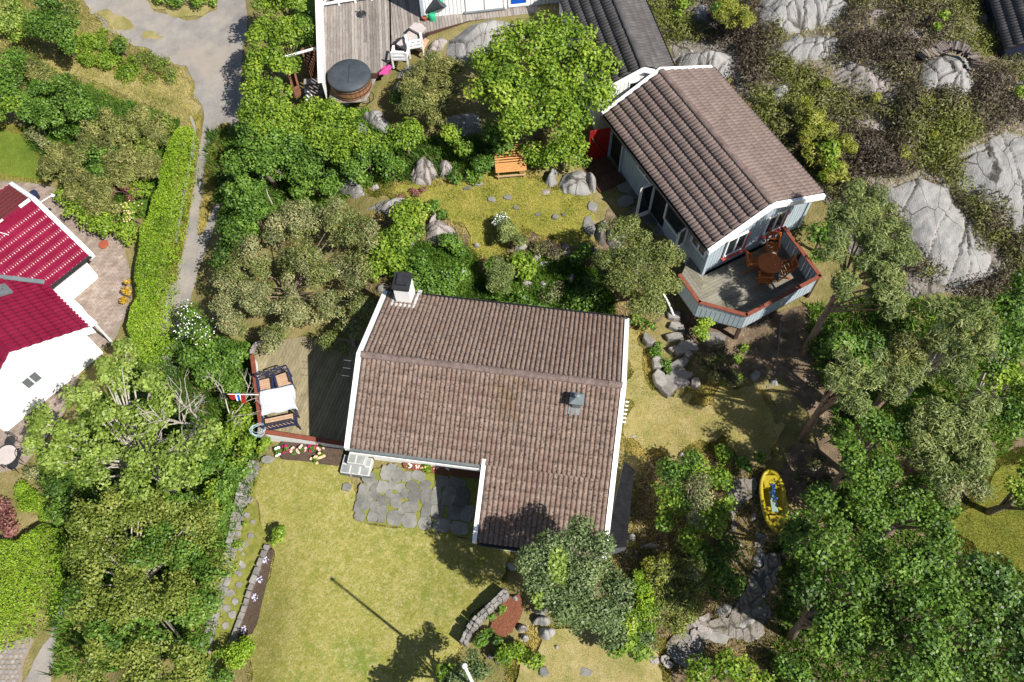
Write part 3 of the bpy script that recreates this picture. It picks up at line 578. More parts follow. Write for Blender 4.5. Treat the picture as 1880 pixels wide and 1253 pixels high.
# ------------------------------------------------------------------ the main house (L-shaped, brown tiles)
MZ = 3.92
FM = Frame((660, 652), (1146, 710), MZ, .445)
def main_house():
    f = FM; W = f.L - .02; lo = -f.uv(640, 822, -1)[1]; lo2 = -f.uv(872, 994, -1)[1]; ue = f.uv(888, 858, -1)[0]; up = f.uv(760, 545, 1)[1]
    base = f.P(W / 2, 0); base[2] = .3
    t = thing('house', 'white wooden house in the middle with an L-shaped brown double-roll tile roof and white chimney', 'house', base)
    roof = MB(); slab(roof, f, .05, W - .05, -lo, 0, -.10, .03); slab(roof, f, .05, W - .05, 0, up, -.10, .03); slab(roof, f, ue + .05, W - .05, -lo2, -lo, -.10, .03)
    ro = roof.build('roof', M['dark'], t)
    ext = tile_field(f, -1, ue + .08, W - .1, lo, lo2); low = tile_field(f, -1, .1, W - .1, .10, lo); upp = tile_field(f, 1, .1, W - .1, .10, up)
    lay_tiles([low, ext, upp], ro, M['tile'], 300)
    ridge_tiles(f, .06, W - .06, ro, M['ridge'])
    verge('barge_board', f, 0, -lo - .06, 0, t, M['white'], .15); verge('barge_board', f, 0, 0, up + .04, t, M['whiteworn'], .15)
    verge('barge_board', f, W, -lo2 - .04, 0, t, M['white'], .15); verge('barge_board', f, W, 0, up + .04, t, M['white'], .15)
    verge('barge_board', f, ue, -lo2 - .04, -lo + .12, t, M['white'], .13)
    gutter(f, .1, ue - .1, -lo, t, M['zinc']); gutter(f, ue + .1, W - .1, -lo2, t); gutter(f, .1, W - .1, up, t)
    fas = MB(); a, b = f.P(.1, -lo + .02, -.12), f.P(ue - .05, -lo + .02, -.12); fas.beam(a - f.n * .16, b - f.n * .16, .02, .16); fas.build('fascia', M['white'], t)
    wl = MB(); zb = -.4; i = .28; iv = .70
    P = lambda u, v: f.P(u, v)[:2]
    tz = lambda v: f.z(v) - .11
    def gab(u, va, vb, back=None):
        vs = sorted([va, vb]); cuts = [vs[0]] + ([0] if vs[0] < 0 < vs[1] else []) + [vs[1]]
        for a, b in zip(cuts[:-1], cuts[1:]): wall_quad(wl, P(u, a), P(u, b), zb, tz(a), tz(b))
    gab(i, -lo + iv, up - i); gab(W - i, -lo2 + i, up - i); gab(ue + iv, -lo2 + i, -lo + iv)
    for u0, u1, v in ((i, W - i, up - i), (i, ue + iv, -lo + iv), (ue + iv, W - i, -lo2 + i)): wall_quad(wl, P(u0, v), P(u1, v), zb, tz(v), tz(v))
    wl.build('wall', M['white'], t)
    # windows under the eaves on the patio side and the east gable
    for (ua, ub) in ((1.0, 2.0), (2.7, 3.5)):
        fr = MB(); pa, pb = f.P(ua, -lo + iv - .07), f.P(ub, -lo + iv - .07)
        for zz in (.9, 2.0): fr.beam((*pa[:2], zz), (*pb[:2], zz), .06, .09)
        for q in (pa, pb): fr.beam((*q[:2], .9), (*q[:2], 2.0), .06, .09, up=(0, 1, 0))
        w = fr.build('window', M['white'], t); g = MB(); g.beam((*pa[:2], 1.45), (*pb[:2], 1.45), .02, 1.1); g.build('pane', M['glass'], w)
    # chimney
    z0 = 2.3; uc, vc = f.uv(739, 563, 1); uc += .02; c = f.P(uc, vc + .42); ch = MB(); hw = .25
    X, Y = f.e * hw, f.n * .29; top = f.z(vc + .42) + 1.05
    ch.box((c[0], c[1], (z0 + top) / 2), X, Y, (0, 0, (top - z0) / 2)); co = ch.build('chimney', M['plaster'], t)
    cp = MB(); cp.box((c[0], c[1], top + .05), X * 1.14, Y * 1.14, (0, 0, .05)); cp.box((c[0], c[1], top + .14), X * .66, Y * .66, (0, 0, .045)); cp.build('chimney_cap', M['black'], co)
    fl = MB(); X2, d, N = f.basis(1)
    for s, du, dv, a, b in ((0, 0, -.44, .42, .07), (0, .40, .05, .07, .42), (0, -.40, .05, .07, .42)):
        p = f.P(uc + du, vc + .42 + dv, .10); fl.box(p, X2 * a, d * b, N * .02)
    fl.build('chimney_flashing', M['mortar'], co)
    # roof vent
    uv, vv = f.uv(1056, 748, -1); X2, d, N = f.basis(-1); v = MB(); v.box(f.P(uv, vv, .11), X2 * .2, d * .27, N * .015); vo = v.build('roof_vent', M['zinc'], t)
    b2 = MB(); p = f.P(uv + .02, vv + .05, .0); b2.box(p + (0, 0, .25), f.e * .12, f.n * .12, (0, 0, .25)); b2.build('vent_shaft', M['zinc'], vo)
    cpn = MB(); q = p + (0, 0, .52); k = [(-.22, -.2), (.22, -.2), (.22, .2), (-.22, .2)]
    V = [q + f.e * x + f.n * y for x, y in k] + [q + (0, 0, .16)]; cpn.add(V, [(3, 2, 1, 0), (0, 1, 4), (1, 2, 4), (2, 3, 4), (3, 0, 4)])
    cpn.lathe(q + (0, 0, .14), [(.025, 0), (.025, .10), (.085, .10), (.085, .13), (.02, .16)], 12); cpn.build('vent_cowl', M['zinc'], vo)
    # aerial rods at the west gable
    an = MB(); p0 = f.P(-.05, .0, .1)
    for k in range(3): a = f.P(-.08, -.1 - .22 * k, -.25); an.tube([a, a - f.e * .45], .008, 4)
    an.tube([f.P(-.2, .05, -.25), f.P(-.2, -.75, -.25)], .01, 4); an.build('aerial', M['zinc'], t)
    # low black ribbed roof along the east wall
    lr = MB(); q = [G(1148, 856, .9), G(1160, 868, .8), G(1146, 1004, .8), G(1112, 1006, .9)]
    q = [at(1146, 848, 1.1), at(1165, 862, .9), at(1150, 1004, .9), at(1110, 1008, 1.1)]
    nn = 26
    for k in range(nn):
        a, b = k / nn, (k + .62) / nn
        A = q[0] + (q[3] - q[0]) * a; B = q[1] + (q[2] - q[1]) * a; C_ = q[1] + (q[2] - q[1]) * b; D = q[0] + (q[3] - q[0]) * b
        lr.hexa([A - (0, 0, .05), B - (0, 0, .05), C_ - (0, 0, .05), D - (0, 0, .05), A, B, C_, D])
    lr.hexa([x - (0, 0, .07) for x in q] + [x - (0, 0, .02) for x in q]); lr.build('lean_to_roof', M['rubber'], t)
    sh = MB(); sh.prism([x[:2] for x in q], -.2, [x[2] - .08 for x in q]); sh.build('lean_to_wall', M['steel'], t)
    # steps/trellis seen past the east verge
    tr = MB(); a, b = at(1150, 738, 1.6), at(1144, 775, 1.6)
    for k in range(6):
        p = a + (b - a) * k / 5; tr.beam(p - f.e * .02, p + f.e * .08, .05, .03)
    tr.build('trellis', M['whiteworn'], t)
    return t
main_house()

# ------------------------------------------------------------------ the garden cabin and its deck
FC = Frame((1212, 130), (1420, 378), 4.6, .445)
CFL = 1.72
def cabin():
    f = FC; W = f.L; v1 = -f.uv(1110, 212, -1)[1]; v2 = f.uv(1508, 364, 1)[1]; v1 = 2.3; v2 = 2.42
    base = f.P(W / 2, 0); base[2] = CFL
    t = thing('cabin', 'blue-grey boarded garden cabin with a brown tiled gable roof and white barge boards', 'cabin', base)
    rb = MB(); slab(rb, f, .04, W - .04, -v1, 0, -.10, .03); slab(rb, f, .04, W - .04, 0, v2, -.10, .03); ro = rb.build('roof', M['dark'], t)
    lay_tiles([tile_field(f, -1, .1, W - .1, .1, v1), tile_field(f, 1, .1, W - .1, .1, v2)], ro, M['tilec'], 300, .003, .085, .45)
    ridge_tiles(f, .05, W - .05, ro, M['ridge'])
    for u in (0, W): verge('barge_board', f, u, -v1 - .05, 0, t, M['white'], .12, .12, .10); verge('barge_board', f, u, 0, v2 + .05, t, M['white'], .12, .12, .10)
    gutter(f, .06, W - .06, -v1, t); gutter(f, .06, W - .06, v2, t)
    i, iv = .22, .28; P = lambda u, v: f.P(u, v)[:2]; tz = lambda v: f.z(v) - .11; zb = CFL - .05; WW = W - 2 * i
    # inner dark shell behind the boards
    sh = MB()
    for u in (i + .08, W - i - .08):
        for a, b in ((-v1 + iv + .08, 0), (0, v2 - iv - .08)): wall_quad(sh, P(u, a), P(u, b), .9, tz(a), tz(b), .06)
    for v in (-v1 + iv + .08, v2 - iv - .08): wall_quad(sh, P(i, v), P(W - i, v), .9, tz(v), tz(v), .06)
    sh.build('inner_wall', M['dark'], t)
    south = MB(); vs0, vs1 = -v1 + iv, v2 - iv; tot = vs1 - vs0
    wins = [(.72, 1.52, 2.25, 3.25), (2.35, 3.1, 2.45, 3.45)]
    boards(south, P(W - i, vs0), P(W - i, vs1), zb, lambda s: tz(vs0 + s), .13, .03, .014, [(a - .06, b + .06, c - .06, d + .06) for a, b, c, d in wins]); south.build('wall_boarding', M['bluegrey'], t)
    north = MB(); boards(north, P(i, vs0), P(i, vs1), .9, lambda s: tz(vs0 + s), .13, .03, .014); north.build('wall_boarding', M['bluegrey'], t)
    west = MB(); boards(west, P(i, vs0), P(W - i, vs0), .95, lambda s: tz(vs0), .15, .03, .014, [(.1, .95, 1.2, 3.15), (1.95, 2.95, 2.75, 3.3), (3.05, 3.85, 1.3, 3.3), (3.9, 5.15, 2.0, 3.3), (5.45, 6.3, 2.55, 3.3)]); west.build('wall_boarding', M['bluegrey'], t)
    east = MB(); boards(east, P(i, vs1), P(W - i, vs1), .95, lambda s: tz(vs1), .15, .03, .014); east.build('wall_boarding', M['bluegrey'], t)
    for u, v in ((i, vs0), (W - i, vs0), (W - i, vs1)):
        q = f.P(u, v); cb = MB(); cb.box((q[0], q[1], (zb + tz(v)) / 2), f.e * .06, f.n * .06, (0, 0, (tz(v) - zb) / 2)); cb.build('corner_board', M['bluegrey'], t)
    def window(wall_p, dirv, out, a, b, z0, z1, fm, name='window', mull=1, fw=.07):
        p = np.array([*wall_p[:2], 0.]); fr = MB(); o = out * .04
        A, B = p + dirv * a + o, p + dirv * b + o
        for zz in (z0, z1): fr.beam(A + (0, 0, zz), B + (0, 0, zz), .07, fw)
        for q in [A, B] + [A + (B - A) * (k + 1) / (mull + 1) for k in range(mull)]: fr.beam(q + (0, 0, z0), q + (0, 0, z1), fw, .07, up=tuple(out))
        wo = fr.build(name, fm, t); g = MB(); g.beam(A - o * .3 + (0, 0, (z0 + z1) / 2), B - o * .3 + (0, 0, (z0 + z1) / 2), .015, z1 - z0); g.build('pane', M['glass'], wo); return wo
    pS = P(W - i, vs0)
    for a, b, c, d in wins:
        wo = window(pS, f.n, f.e, a, b, c, d, M['white'], mull=1, fw=.05)
        si = MB(); p = np.array([*pS, c - .05]); si.beam(p + f.n * (a - .08) + f.e * .09, p + f.n * (b + .08) + f.e * .09, .14, .05); si.build('sill', M['sillred'], wo); jb = MB(); q = np.array([*pS, 0.]) + f.n * (b + .03) + f.e * .08; jb.beam(q + (0, 0, c), q + (0, 0, d), .05, .05, up=tuple(f.e)); jb.build('jamb', M['sillred'], wo)
    pW = P(i, vs0); o = -f.n
    window(pW, f.e, o, 1.98, 2.92, 2.78, 3.28, M['white'], mull=1)
    window(pW, f.e, o, 5.48, 6.28, 2.58, 3.28, M['white'], mull=1)
    window(pW, f.e, o, 3.9, 5.15, 2.0, 3.3, M['white'], mull=0)
    for uu, wd, ang in ((3.1, .62, radians(62)), (5.2, .5, radians(40))):   # open glazed leaves
        h = np.array([*(P(i, vs0) + f.e[:2] * uu), 0.]) + o * .05; dv = f.e * cos(ang) + o * sin(ang); dv = -f.e * cos(ang) * (1 if uu < 4 else -1) * .2 + o * 1.0; dv /= np.linalg.norm(dv)
        fr = MB(); A, B = h, h + dv * wd; z0, z1 = (1.35, 3.2) if uu < 4 else (2.0, 3.2)
        for zz, k in ((z0 + .12, .24), (z1 - .05, .10)): fr.beam(A + (0, 0, zz), B + (0, 0, zz), .04, k)
        for q in (A + dv * .05, B - dv * .05): fr.beam(q + (0, 0, z0), q + (0, 0, z1), .04, .10, up=tuple(dv))
        do = fr.build('glazed_door', M['white'], t); g = MB(); g.beam(A + (0, 0, (z0 + z1) / 2), B + (0, 0, (z0 + z1) / 2), .01, z1 - z0 - .1); g.build('pane', M['glass'], do)
    # red door standing open at the north end, with a heart-shaped hole and cross brace
    h = np.array([*(P(i, vs0) + f.e[:2] * .12), 0.]) + o * .05; dv = o * .96 - f.e * .25; dv /= np.linalg.norm(dv); B = h + dv * .85
    dm = MB()
    for k in range(6): a = h + dv * (.85 * k / 6 + .005); b = h + dv * (.85 * (k + 1) / 6 - .005); dm.beam(a + (0, 0, 2.2), b + (0, 0, 2.2), .035, 1.8)
    do = dm.build('door', M['red'], t); br = MB(); nn = np.cross(dv, (0, 0, 1)); nn = nn if nn[1] < 0 else -nn
    br.beam(h + dv * .1 + nn * .03 + (0, 0, 1.45), B - dv * .1 + nn * .03 + (0, 0, 2.75), .03, .10, up=tuple(nn)); br.build('door_brace', M['mulch'], do)
    hd = MB(); hd.tube([B - dv * .12 + nn * .02 + (0, 0, 2.6), B - dv * .12 + nn * .08 + (0, 0, 2.6), B - dv * .24 + nn * .08 + (0, 0, 2.6)], .012, 5); hd.build('door_handle', M['zinc'], do)
    st = MB(); fr0 = np.array([*(P(i, vs0) + f.e[:2] * .1), 0.]); A, B2 = fr0 + o * .06, fr0 + f.e * .85 + o * .06
    for q in (A, B2): st.beam(q + (0, 0, 1.3), q + (0, 0, 3.2), .08, .08, up=tuple(o))
    st.build('door_frame', M['bluegrey'], t)
    step = MB(); c = fr0 + f.e * .62 + o * .66; planks(step, [(c + f.e * a + o * b)[:2] for a, b in ((-.72, -.56), (.72, -.56), (.72, .56), (-.72, .56))], 1.45, atan2(f.e[1], f.e[0]), .12, .006, .05)
    so = step.build('doorstep', M['doorwood'], t); lg = MB(); lg.box((c[0], c[1], 1.15), f.e * .56, o * .40, (0, 0, .21)); lg.build('step_base', M['mulch'], so)
    return t
cabin()

DZ = CFL - .03
def cabin_deck():
    out = [at(1250, 507, DZ + .1), at(1284, 556, DZ + .1), at(1370, 579, DZ + .1), at(1509, 508, DZ + .1), at(1442, 414, DZ + .1), at(1405, 400, DZ), at(1300, 470, DZ), at(1262, 470, DZ)]
    rail = [at(1248, 505, 2.5), at(1284, 555, 2.5), at(1371, 579, 2.5), at(1506, 507, 2.5), at(1440, 418, 2.5)]
    c = sum(rail) / len(rail); c[2] = DZ
    t = thing('cabin_deck', 'raised grey deck at the cabin gable with a pale board parapet and red-brown top rail', 'deck', c)
    poly = [r[:2] for r in rail] + [(FC.P(FC.L - .1, 1.9))[:2], FC.P(FC.L - .1, -2.0)[:2], FC.P(FC.L - 1.0, -2.05)[:2]]
    pl = MB(); planks(pl, poly[1:7], DZ, radians(28), .12, .008, .035, .003, 2.4); dd = poly[1] - poly[0]; planks(pl, [poly[0], poly[1], poly[6], poly[7]], DZ - .006, atan2(dd[1], dd[0]), .12, .008, .03, .002)
    pl2 = MB(); pl.build('decking', M['deckc'], t, kind='stuff')
    fr = MB(); fr.prism(poly, DZ - .2, DZ - .045); fr.build('deck_frame', M['doorwood'], t)
    bm = []
    for k in range(4):
        a, b = rail[k], rail[k + 1]; d = (b - a); d[2] = 0; Ld = np.linalg.norm(d); d /= Ld; n = np.array([-d[1], d[0], 0]); nb = max(2, round(Ld / .155)); wd = Ld / nb
        for j in range(nb):
            p = a + d * (wd * (j + .5)); zt = a[2] + (b[2] - a[2]) * (j + .5) / nb - .03; zb = DZ - .12
            mb = MB(); mb.box((p[0], p[1], (zb + zt) / 2), d * (wd / 2 - .008), n * (.012 + .003 * (j % 2)), (0, 0, (zt - zb) / 2)); mb.build('parapet_board', M['bluegrey'], t)
        ns = max(1, round(Ld / 1.4))
        for j in range(ns):
            mb = MB(); p0, p1 = a + (b - a) * j / ns, a + (b - a) * (j + 1) / ns; mb.beam(p0 + d * (-.03 if j == 0 else .003), p1 + d * (.03 if j == ns - 1 else -.003), .13, .035); mb.build('top_rail', M['redwood'], t)
        po = MB()
        for j in range(ns + 1): p = a + (b - a) * j / ns + n * .06; po.abox(p[0] - .04, p[0] + .04, p[1] - .04, p[1] + .04, .7, a[2] - .04)
        po.build('post', M['doorwood'], t)
cabin_deck()

# ------------------------------------------------------------------ red-roofed house at the left edge
def red_house():
    GZ = -1.25
    f = Frame((63, 367), (0, 414), 1.75, .445)
    b = f.P(1, 1); b[2] = GZ
    t = thing('house', 'white house with a crimson ribbed steel roof beside the paved yard at the left edge', 'house', b)
    uE, vE = f.uv(87, 523, 1); L = 7.0; vlo = f.uv(168, 467, 1)[1]
    def ribs(fr, sg, u0, u1, v1, m, name, parent, pitch=.19, course=.36):
        X, d, N = fr.basis(sg); k = sqrt(1 + fr.s**2); mb = MB(); nu = int((u1 - u0) / (pitch / 6)); nv = int(v1 * k / course) + 1; V = []; F = []; rows = []
        for r in range(nv):
            for q, lf in ((0.02, .0), (.5, .012), (.86, .022), (.94, .024), (.985, .018)): rows.append((min((r + q) * course / k, v1), .045 + lf))
        for vv, lift in rows:
            for c in range(nu + 1):
                u = u0 + (u1 - u0) * c / nu; ph = (u / pitch) % 1; V.append(fr.P(u, sg * vv) + N * (lift + (.03 * sin(pi * ph / .62) if ph < .62 else 0)))
        n1 = nu + 1
        for r in range(len(rows) - 1):
            for c in range(nu): F.append((r * n1 + c, (r + 1) * n1 + c, (r + 1) * n1 + c + 1, r * n1 + c + 1))
        mb.add(V, F); return mb.build(name, m, parent, smooth=True)
    ra = MB(); slab(ra, f, 0, L, 0, vlo, -.12, .02); slab(ra, f, 0, L, -2.4, 0, -.12, .02); ro = ra.build('roof', M['white'], t)
    ribs(f, 1, .06, L, vlo, M['redroof'], 'roof_sheet', ro); ribs(f, -1, .06, L, 2.4, M['redroof'], 'roof_sheet', ro)
    verge('barge_board', f, 0, 0, vlo + .05, t, M['white'], .17, .10, .14); verge('barge_board', f, 0, -2.45, 0, t, M['white'], .17, .10, .14)
    gutter(f, .05, uE + .1, vlo, t, M['black'])
    rc = MB(); rc.tube([f.P(.1, 0, .09), f.P(L, 0, .09)], .05, 8); rc.build('ridge_cap', M['redroof'], ro)
    lb = MB(); lb.box(f.P(.35, .02, .17), f.e * .22, f.n * .06, (0, 0, .03)); lb.box(f.P(1.6, .02, .17), f.e * .3, f.n * .03, (0, 0, .02)); lb.box(f.P(3.2, .02, .17), f.e * .3, f.n * .05, (0, 0, .02))
    for u in (1.8, 2.6): lb.tube([f.P(u, .1, .12), f.P(u - .25, .5, .1)], .012, 5)
    lb.build('snow_rail', M['white'], ro)
    vt = MB(); p = f.P(-.35, -.1, -.2); vt.tube([f.P(-.05, .12, -.1), f.P(-.55, .16, -.1)], .02, 5); vt.lathe(f.P(-.6, .16, -.2), [(.03, 0), (.07, .05), (.03, .14)], 8); vt.build('wall_lamp', M['white'], t)
    w = MB(); P = lambda u, v: f.P(u, v)[:2]; i = .3; tz = lambda v: f.z(v) - .13
    wall_quad(w, P(i, -2.2), P(i, 0), GZ, tz(2.2), tz(0)); wall_quad(w, P(i, 0), P(i, vlo - .45), GZ, tz(0), tz(vlo - .45)); wall_quad(w, P(i, vlo - .45), P(L, vlo - .45), GZ, tz(vlo - .45), tz(vlo - .45)); wall_quad(w, P(i, -2.2), P(L, -2.2), GZ, tz(2.2), tz(2.2))
    w.build('wall', M['plaster'], t)
    # wing B
    zE = f.z(vlo); E0, E1 = at(87, 525, zE + .02), at(161, 598, zE + .02); e = (E0 - E1); e[2] = 0; e /= np.linalg.norm(e)
    zB = zE + 1.5; R = at(23, 653, zB); n = np.array([-e[1], e[0], 0]); half = abs((E1 - R) @ n); sg = 1 if (E1 - R) @ n > 0 else -1
    g = Frame(tuple(R), tuple(R + e * 6), zB, (zB - zE) / half); LB = 4.8
    u1 = (E1 - R) @ e
    rb = MB(); slab(rb, g, 0, LB, 0, sg * half, -.12, .02); slab(rb, g, 0, LB, -sg * half, 0, -.12, .02); r2 = rb.build('roof', M['white'], t)
    ribs(g, sg, .06, LB, half, M['redroof'], 'roof_sheet', r2); ribs(g, -sg, .06, LB, half, M['redroof'], 'roof_sheet', r2)
    rc = MB(); rc.tube([g.P(.1, 0, .09), g.P(LB, 0, .09)], .06, 8); rc.build('ridge_cap', M['redroof'], r2)
    verge('barge_board', g, 0, 0, sg * (half + .05), t, M['white'], .2, .09, .14); verge('barge_board', g, 0, -sg * (half + .05), 0, t, M['white'], .2, .09, .14)
    gutter(g, .1, LB - 2.6, sg * half, t, M['white'])
    va = MB(); vp = [f.P(*f.uv(x, y, 1), .13) for x, y in ((86, 523), (60, 520), (30, 516), (0, 513), (-30, 509))]; vp = [p_ + np.array([0, 0, .05]) for p_ in vp]; [va.beam(a_, b_, .17, .03) for a_, b_ in zip(vp[:-1], vp[1:])]; va.build('valley_flashing', M['zinc'], t)
    sk = MB(); uS, vS = g.uv(4, 537, sg); X, d, N = g.basis(sg); sk.box(g.P(uS, vS, .12), X * .25, d * .3, N * .05); so = sk.build('roof_light', M['zinc'], t)
    gp = MB(); gp.lathe(g.P(uS, vS, .14), [(.12, 0), (.12, .12), (.16, .13), (.16, .18)], 10); gp.build('roof_pipe', M['zinc'], so)
    w2 = MB(); Q = lambda u, v: g.P(u, v)[:2]; zz = lambda v: g.z(v) - .13; hv = half - .3
    for a, b in ((-sg * hv, 0), (0, sg * hv)): wall_quad(w2, Q(.28, a), Q(.28, b), GZ, zz(a), zz(b), .1)
    for v in (-sg * hv, sg * hv): wall_quad(w2, Q(.28, v), Q(LB, v), GZ, zz(v), zz(v), .1)
    w2.build('gable_wall', M['plaster'], t)
    wn = MB(); c = np.array([*Q(.04, sg * .05), .55]); wp = None
    for z in (.62, 0): 
        pass
    # small two-pane window low on the gable
    zc = .2; q = None
    best = min(((abs((at(58, 698, z) - g.P(.2, 0)) @ g.e), z) for z in np.arange(-1.2, 1.5, .02))); p = at(58, 698, best[1])
    for k in (-1, 0, 1): wn.beam(p + g.n * .3 * k + (0, 0, -.3), p + g.n * .3 * k + (0, 0, .3), .05, .05, up=tuple(g.n))
    for k in (-1, 1): wn.beam(p - g.n * .32 + (0, 0, .3 * k), p + g.n * .32 + (0, 0, .3 * k), .05, .05)
    wo = wn.build('window', M['white'], t); pn = MB(); pn.beam(p - g.n * .3, p + g.n * .3, .02, .6); pn.build('pane', M['zinc'], wo)
    # canopy over the entrance along the wing
    zc = zE - .1
    for q, mm in ((((107, 544), (136, 569), (147, 560), (119, 535)), 'roofpanel'), (((137, 570), (151, 585), (161, 577), (148, 561)), 'white'), (((152, 586), (166, 601), (178, 592), (162, 578)), 'white')):
        q = [at(*x, zc) for x in q]; mb = MB(); mb.hexa([x - (0, 0, .07) for x in q] + q); mb.build('canopy_panel', M[mm], t)
    for x in (at(146, 561, zc), at(176, 592, zc)): po = MB(); po.abox(x[0] - .06, x[0] - .0, x[1] - .08, x[1] - .02, GZ, zc - .06); po.build('canopy_post', M['white'], t)
red_house()

# ------------------------------------------------------------------ dark-roofed annexe and white house at the top
def annexe():
    f = Frame((1182, 127), (1128, -4), 4.75, .5); L = f.L + 2; u, vr = f.uv(1233, 124, -1); vr = abs(vr); vl = 1.75; vr = min(max(vr, .9), 2.2); print('annexe', vr)
    b = f.P(1, 0); b[2] = 2
    t = thing('annexe', 'white annexe with a dark grey tiled gable roof behind the garden cabin', 'annexe', b)
    rb = MB(); slab(rb, f, .03, L, -vr, 0, -.1, .03); slab(rb, f, .03, L, 0, vl, -.1, .03); ro = rb.build('roof', M['dark'], t)
    lay_tiles([tile_field(f, 1, .08, L, .1, vl), tile_field(f, -1, .08, L, .1, vr)], ro, M['tiled'], 200, .003, .07, .45)
    ridge_tiles(f, .02, L, ro, M['tiled'], .08, .42, .12)
    verge('barge_board', f, 0, -vr, 0, t, M['white'], .1, .05, .12); verge('barge_board', f, 0, 0, vl, t, M['white'], .1, .05, .12)
    gutter(f, .05, L, -vr, t); i = .2; w = MB(); P = lambda u, v: f.P(u, v)[:2]; z = lambda v: f.z(v) - .11
    for a, c in ((-vr + .25, 0), (0, vl - .25)): wall_quad(w, P(i, a), P(i, c), 1.7, z(a), z(c))
    for v in (-vr + .25, vl - .25): wall_quad(w, P(i, v), P(L, v), 1.7, z(v), z(v))
    w.build('wall', M['white'], t)
    bd = MB(); boards(bd, P(i - .08, -vr + .25), P(i - .08, vl - .25), 2.0, lambda s: z(-vr + .25 + s), .15, .02, .012); bd.build('wall_boarding', M['white'], t)
    wi = MB(); p = np.array([*P(i - .1, 0.1), 3.9]); wi.beam(p - f.n * .35, p + f.n * .35, .05, .42); wo = wi.build('window', M['white'], t); g = MB(); g.beam(p - f.n * .29 - f.e * .02, p + f.n * .29 - f.e * .02, .05, .3); g.build('pane', M['glass'], wo)
annexe()
UZ = 2.35
def white_house():
    A, B = at(776.7, 31, UZ), at(1090, -4, UZ); e = (B - A); Lw = np.linalg.norm(e); e /= Lw; n = np.array([-e[1], e[0], 0]); D = 5.5; zt = UZ + 2.5
    c = (A + B) / 2 + n * 2
    t = thing('house', 'white boarded house at the top edge with pale doors facing the grey timber deck', 'house', c)
    core = MB(); 
    for p, q in ((A, B), (B, B + n * D), (B + n * D, A + n * D), (A + n * D, A)): wall_quad(core, p + n * .1, q + n * .1, 1.6, zt, zt)
    core.build('wall', M['white'], t)
    bd = MB(); boards(bd, A, B, UZ - .1, lambda s: zt, .16, .03, .016, [(1.75, 3.35, UZ, UZ + 2.1), (4.3 + 1.1, 4.3 + 1.85, UZ, UZ + 2.1)]); bd.build('wall_boarding', M['white'], t)
    cb = MB(); cb.box((A[0], A[1], (UZ + zt) / 2), e * .07, n * .07, (0, 0, (zt - UZ) / 2)); cb.build('corner_board', M['bluegrey'], t)
    d = MB(); a = A - n * .02
    for s in (1.78, 2.57): d.beam(a + e * s + (0, 0, 1.05), a + e * (s + .75) + (0, 0, 1.05), .05, 2.05)
    do = d.build('double_door', M['white'], t); g = MB()
    for s in (1.95, 2.72): g.beam(a + e * s - n * .03 + (0, 0, 1.3), a + e * (s + .42) - n * .03 + (0, 0, 1.3), .02, 1.0)
    g.build('pane', M['glass'], do)
    s0 = MB(); s0.beam(a + e * 1.7 - n * .05 + (0, 0, .02), a + e * 3.4 - n * .05 + (0, 0, .02), .12, .05); s0.build('door_sill', M['zinc'], do)
    bl = MB(); u0 = (at(938, 6, UZ + .2) - A) @ e; u1 = (at(965, 4, UZ + .2) - A) @ e; bl.beam(a + e * u0 + (0, 0, 1.1), a + e * u1 + (0, 0, 1.1), .06, 1.85); bo = bl.build('door', M['blue'], t)
    bf = MB()
    for s in (u0 - .07, u1 + .07): bf.beam(a + e * s + (0, 0, .08), a + e * s + (0, 0, 2.1), .1, .07, up=tuple(n))
    bf.beam(a + e * (u0 - .1) + (0, 0, .09), a + e * (u1 + .1) + (0, 0, .09), .08, .12); bf.build('door_frame', M['white'], t)
    rf = MB(); q = [A - e * .4 - n * .02, B + e * .2 - n * .02, B + e * .2 + n * (D + .4), A - e * .4 + n * (D + .4)]
    m0, m1 = A - e * .4 + n * D / 2, B + e * .2 + n * D / 2; Z = np.array([0, 0, 1.])
    V = [q[0] + Z * (zt - UZ), q[1] + Z * (zt - UZ), m1 + Z * (zt - UZ + 1.3), m0 + Z * (zt - UZ + 1.3), q[3] + Z * (zt - UZ), q[2] + Z * (zt - UZ)]
    rf.add(V + [v - Z * .15 for v in V], [(0, 1, 2, 3), (3, 2, 5, 4), (9, 8, 7, 6), (10, 11, 8, 9), (0, 6, 7, 1), (4, 5, 11, 10), (0, 3, 9, 6), (3, 4, 10, 9), (1, 7, 8, 2), (2, 8, 11, 5)]); rf.build('roof', M['tiled'], t)
white_house()

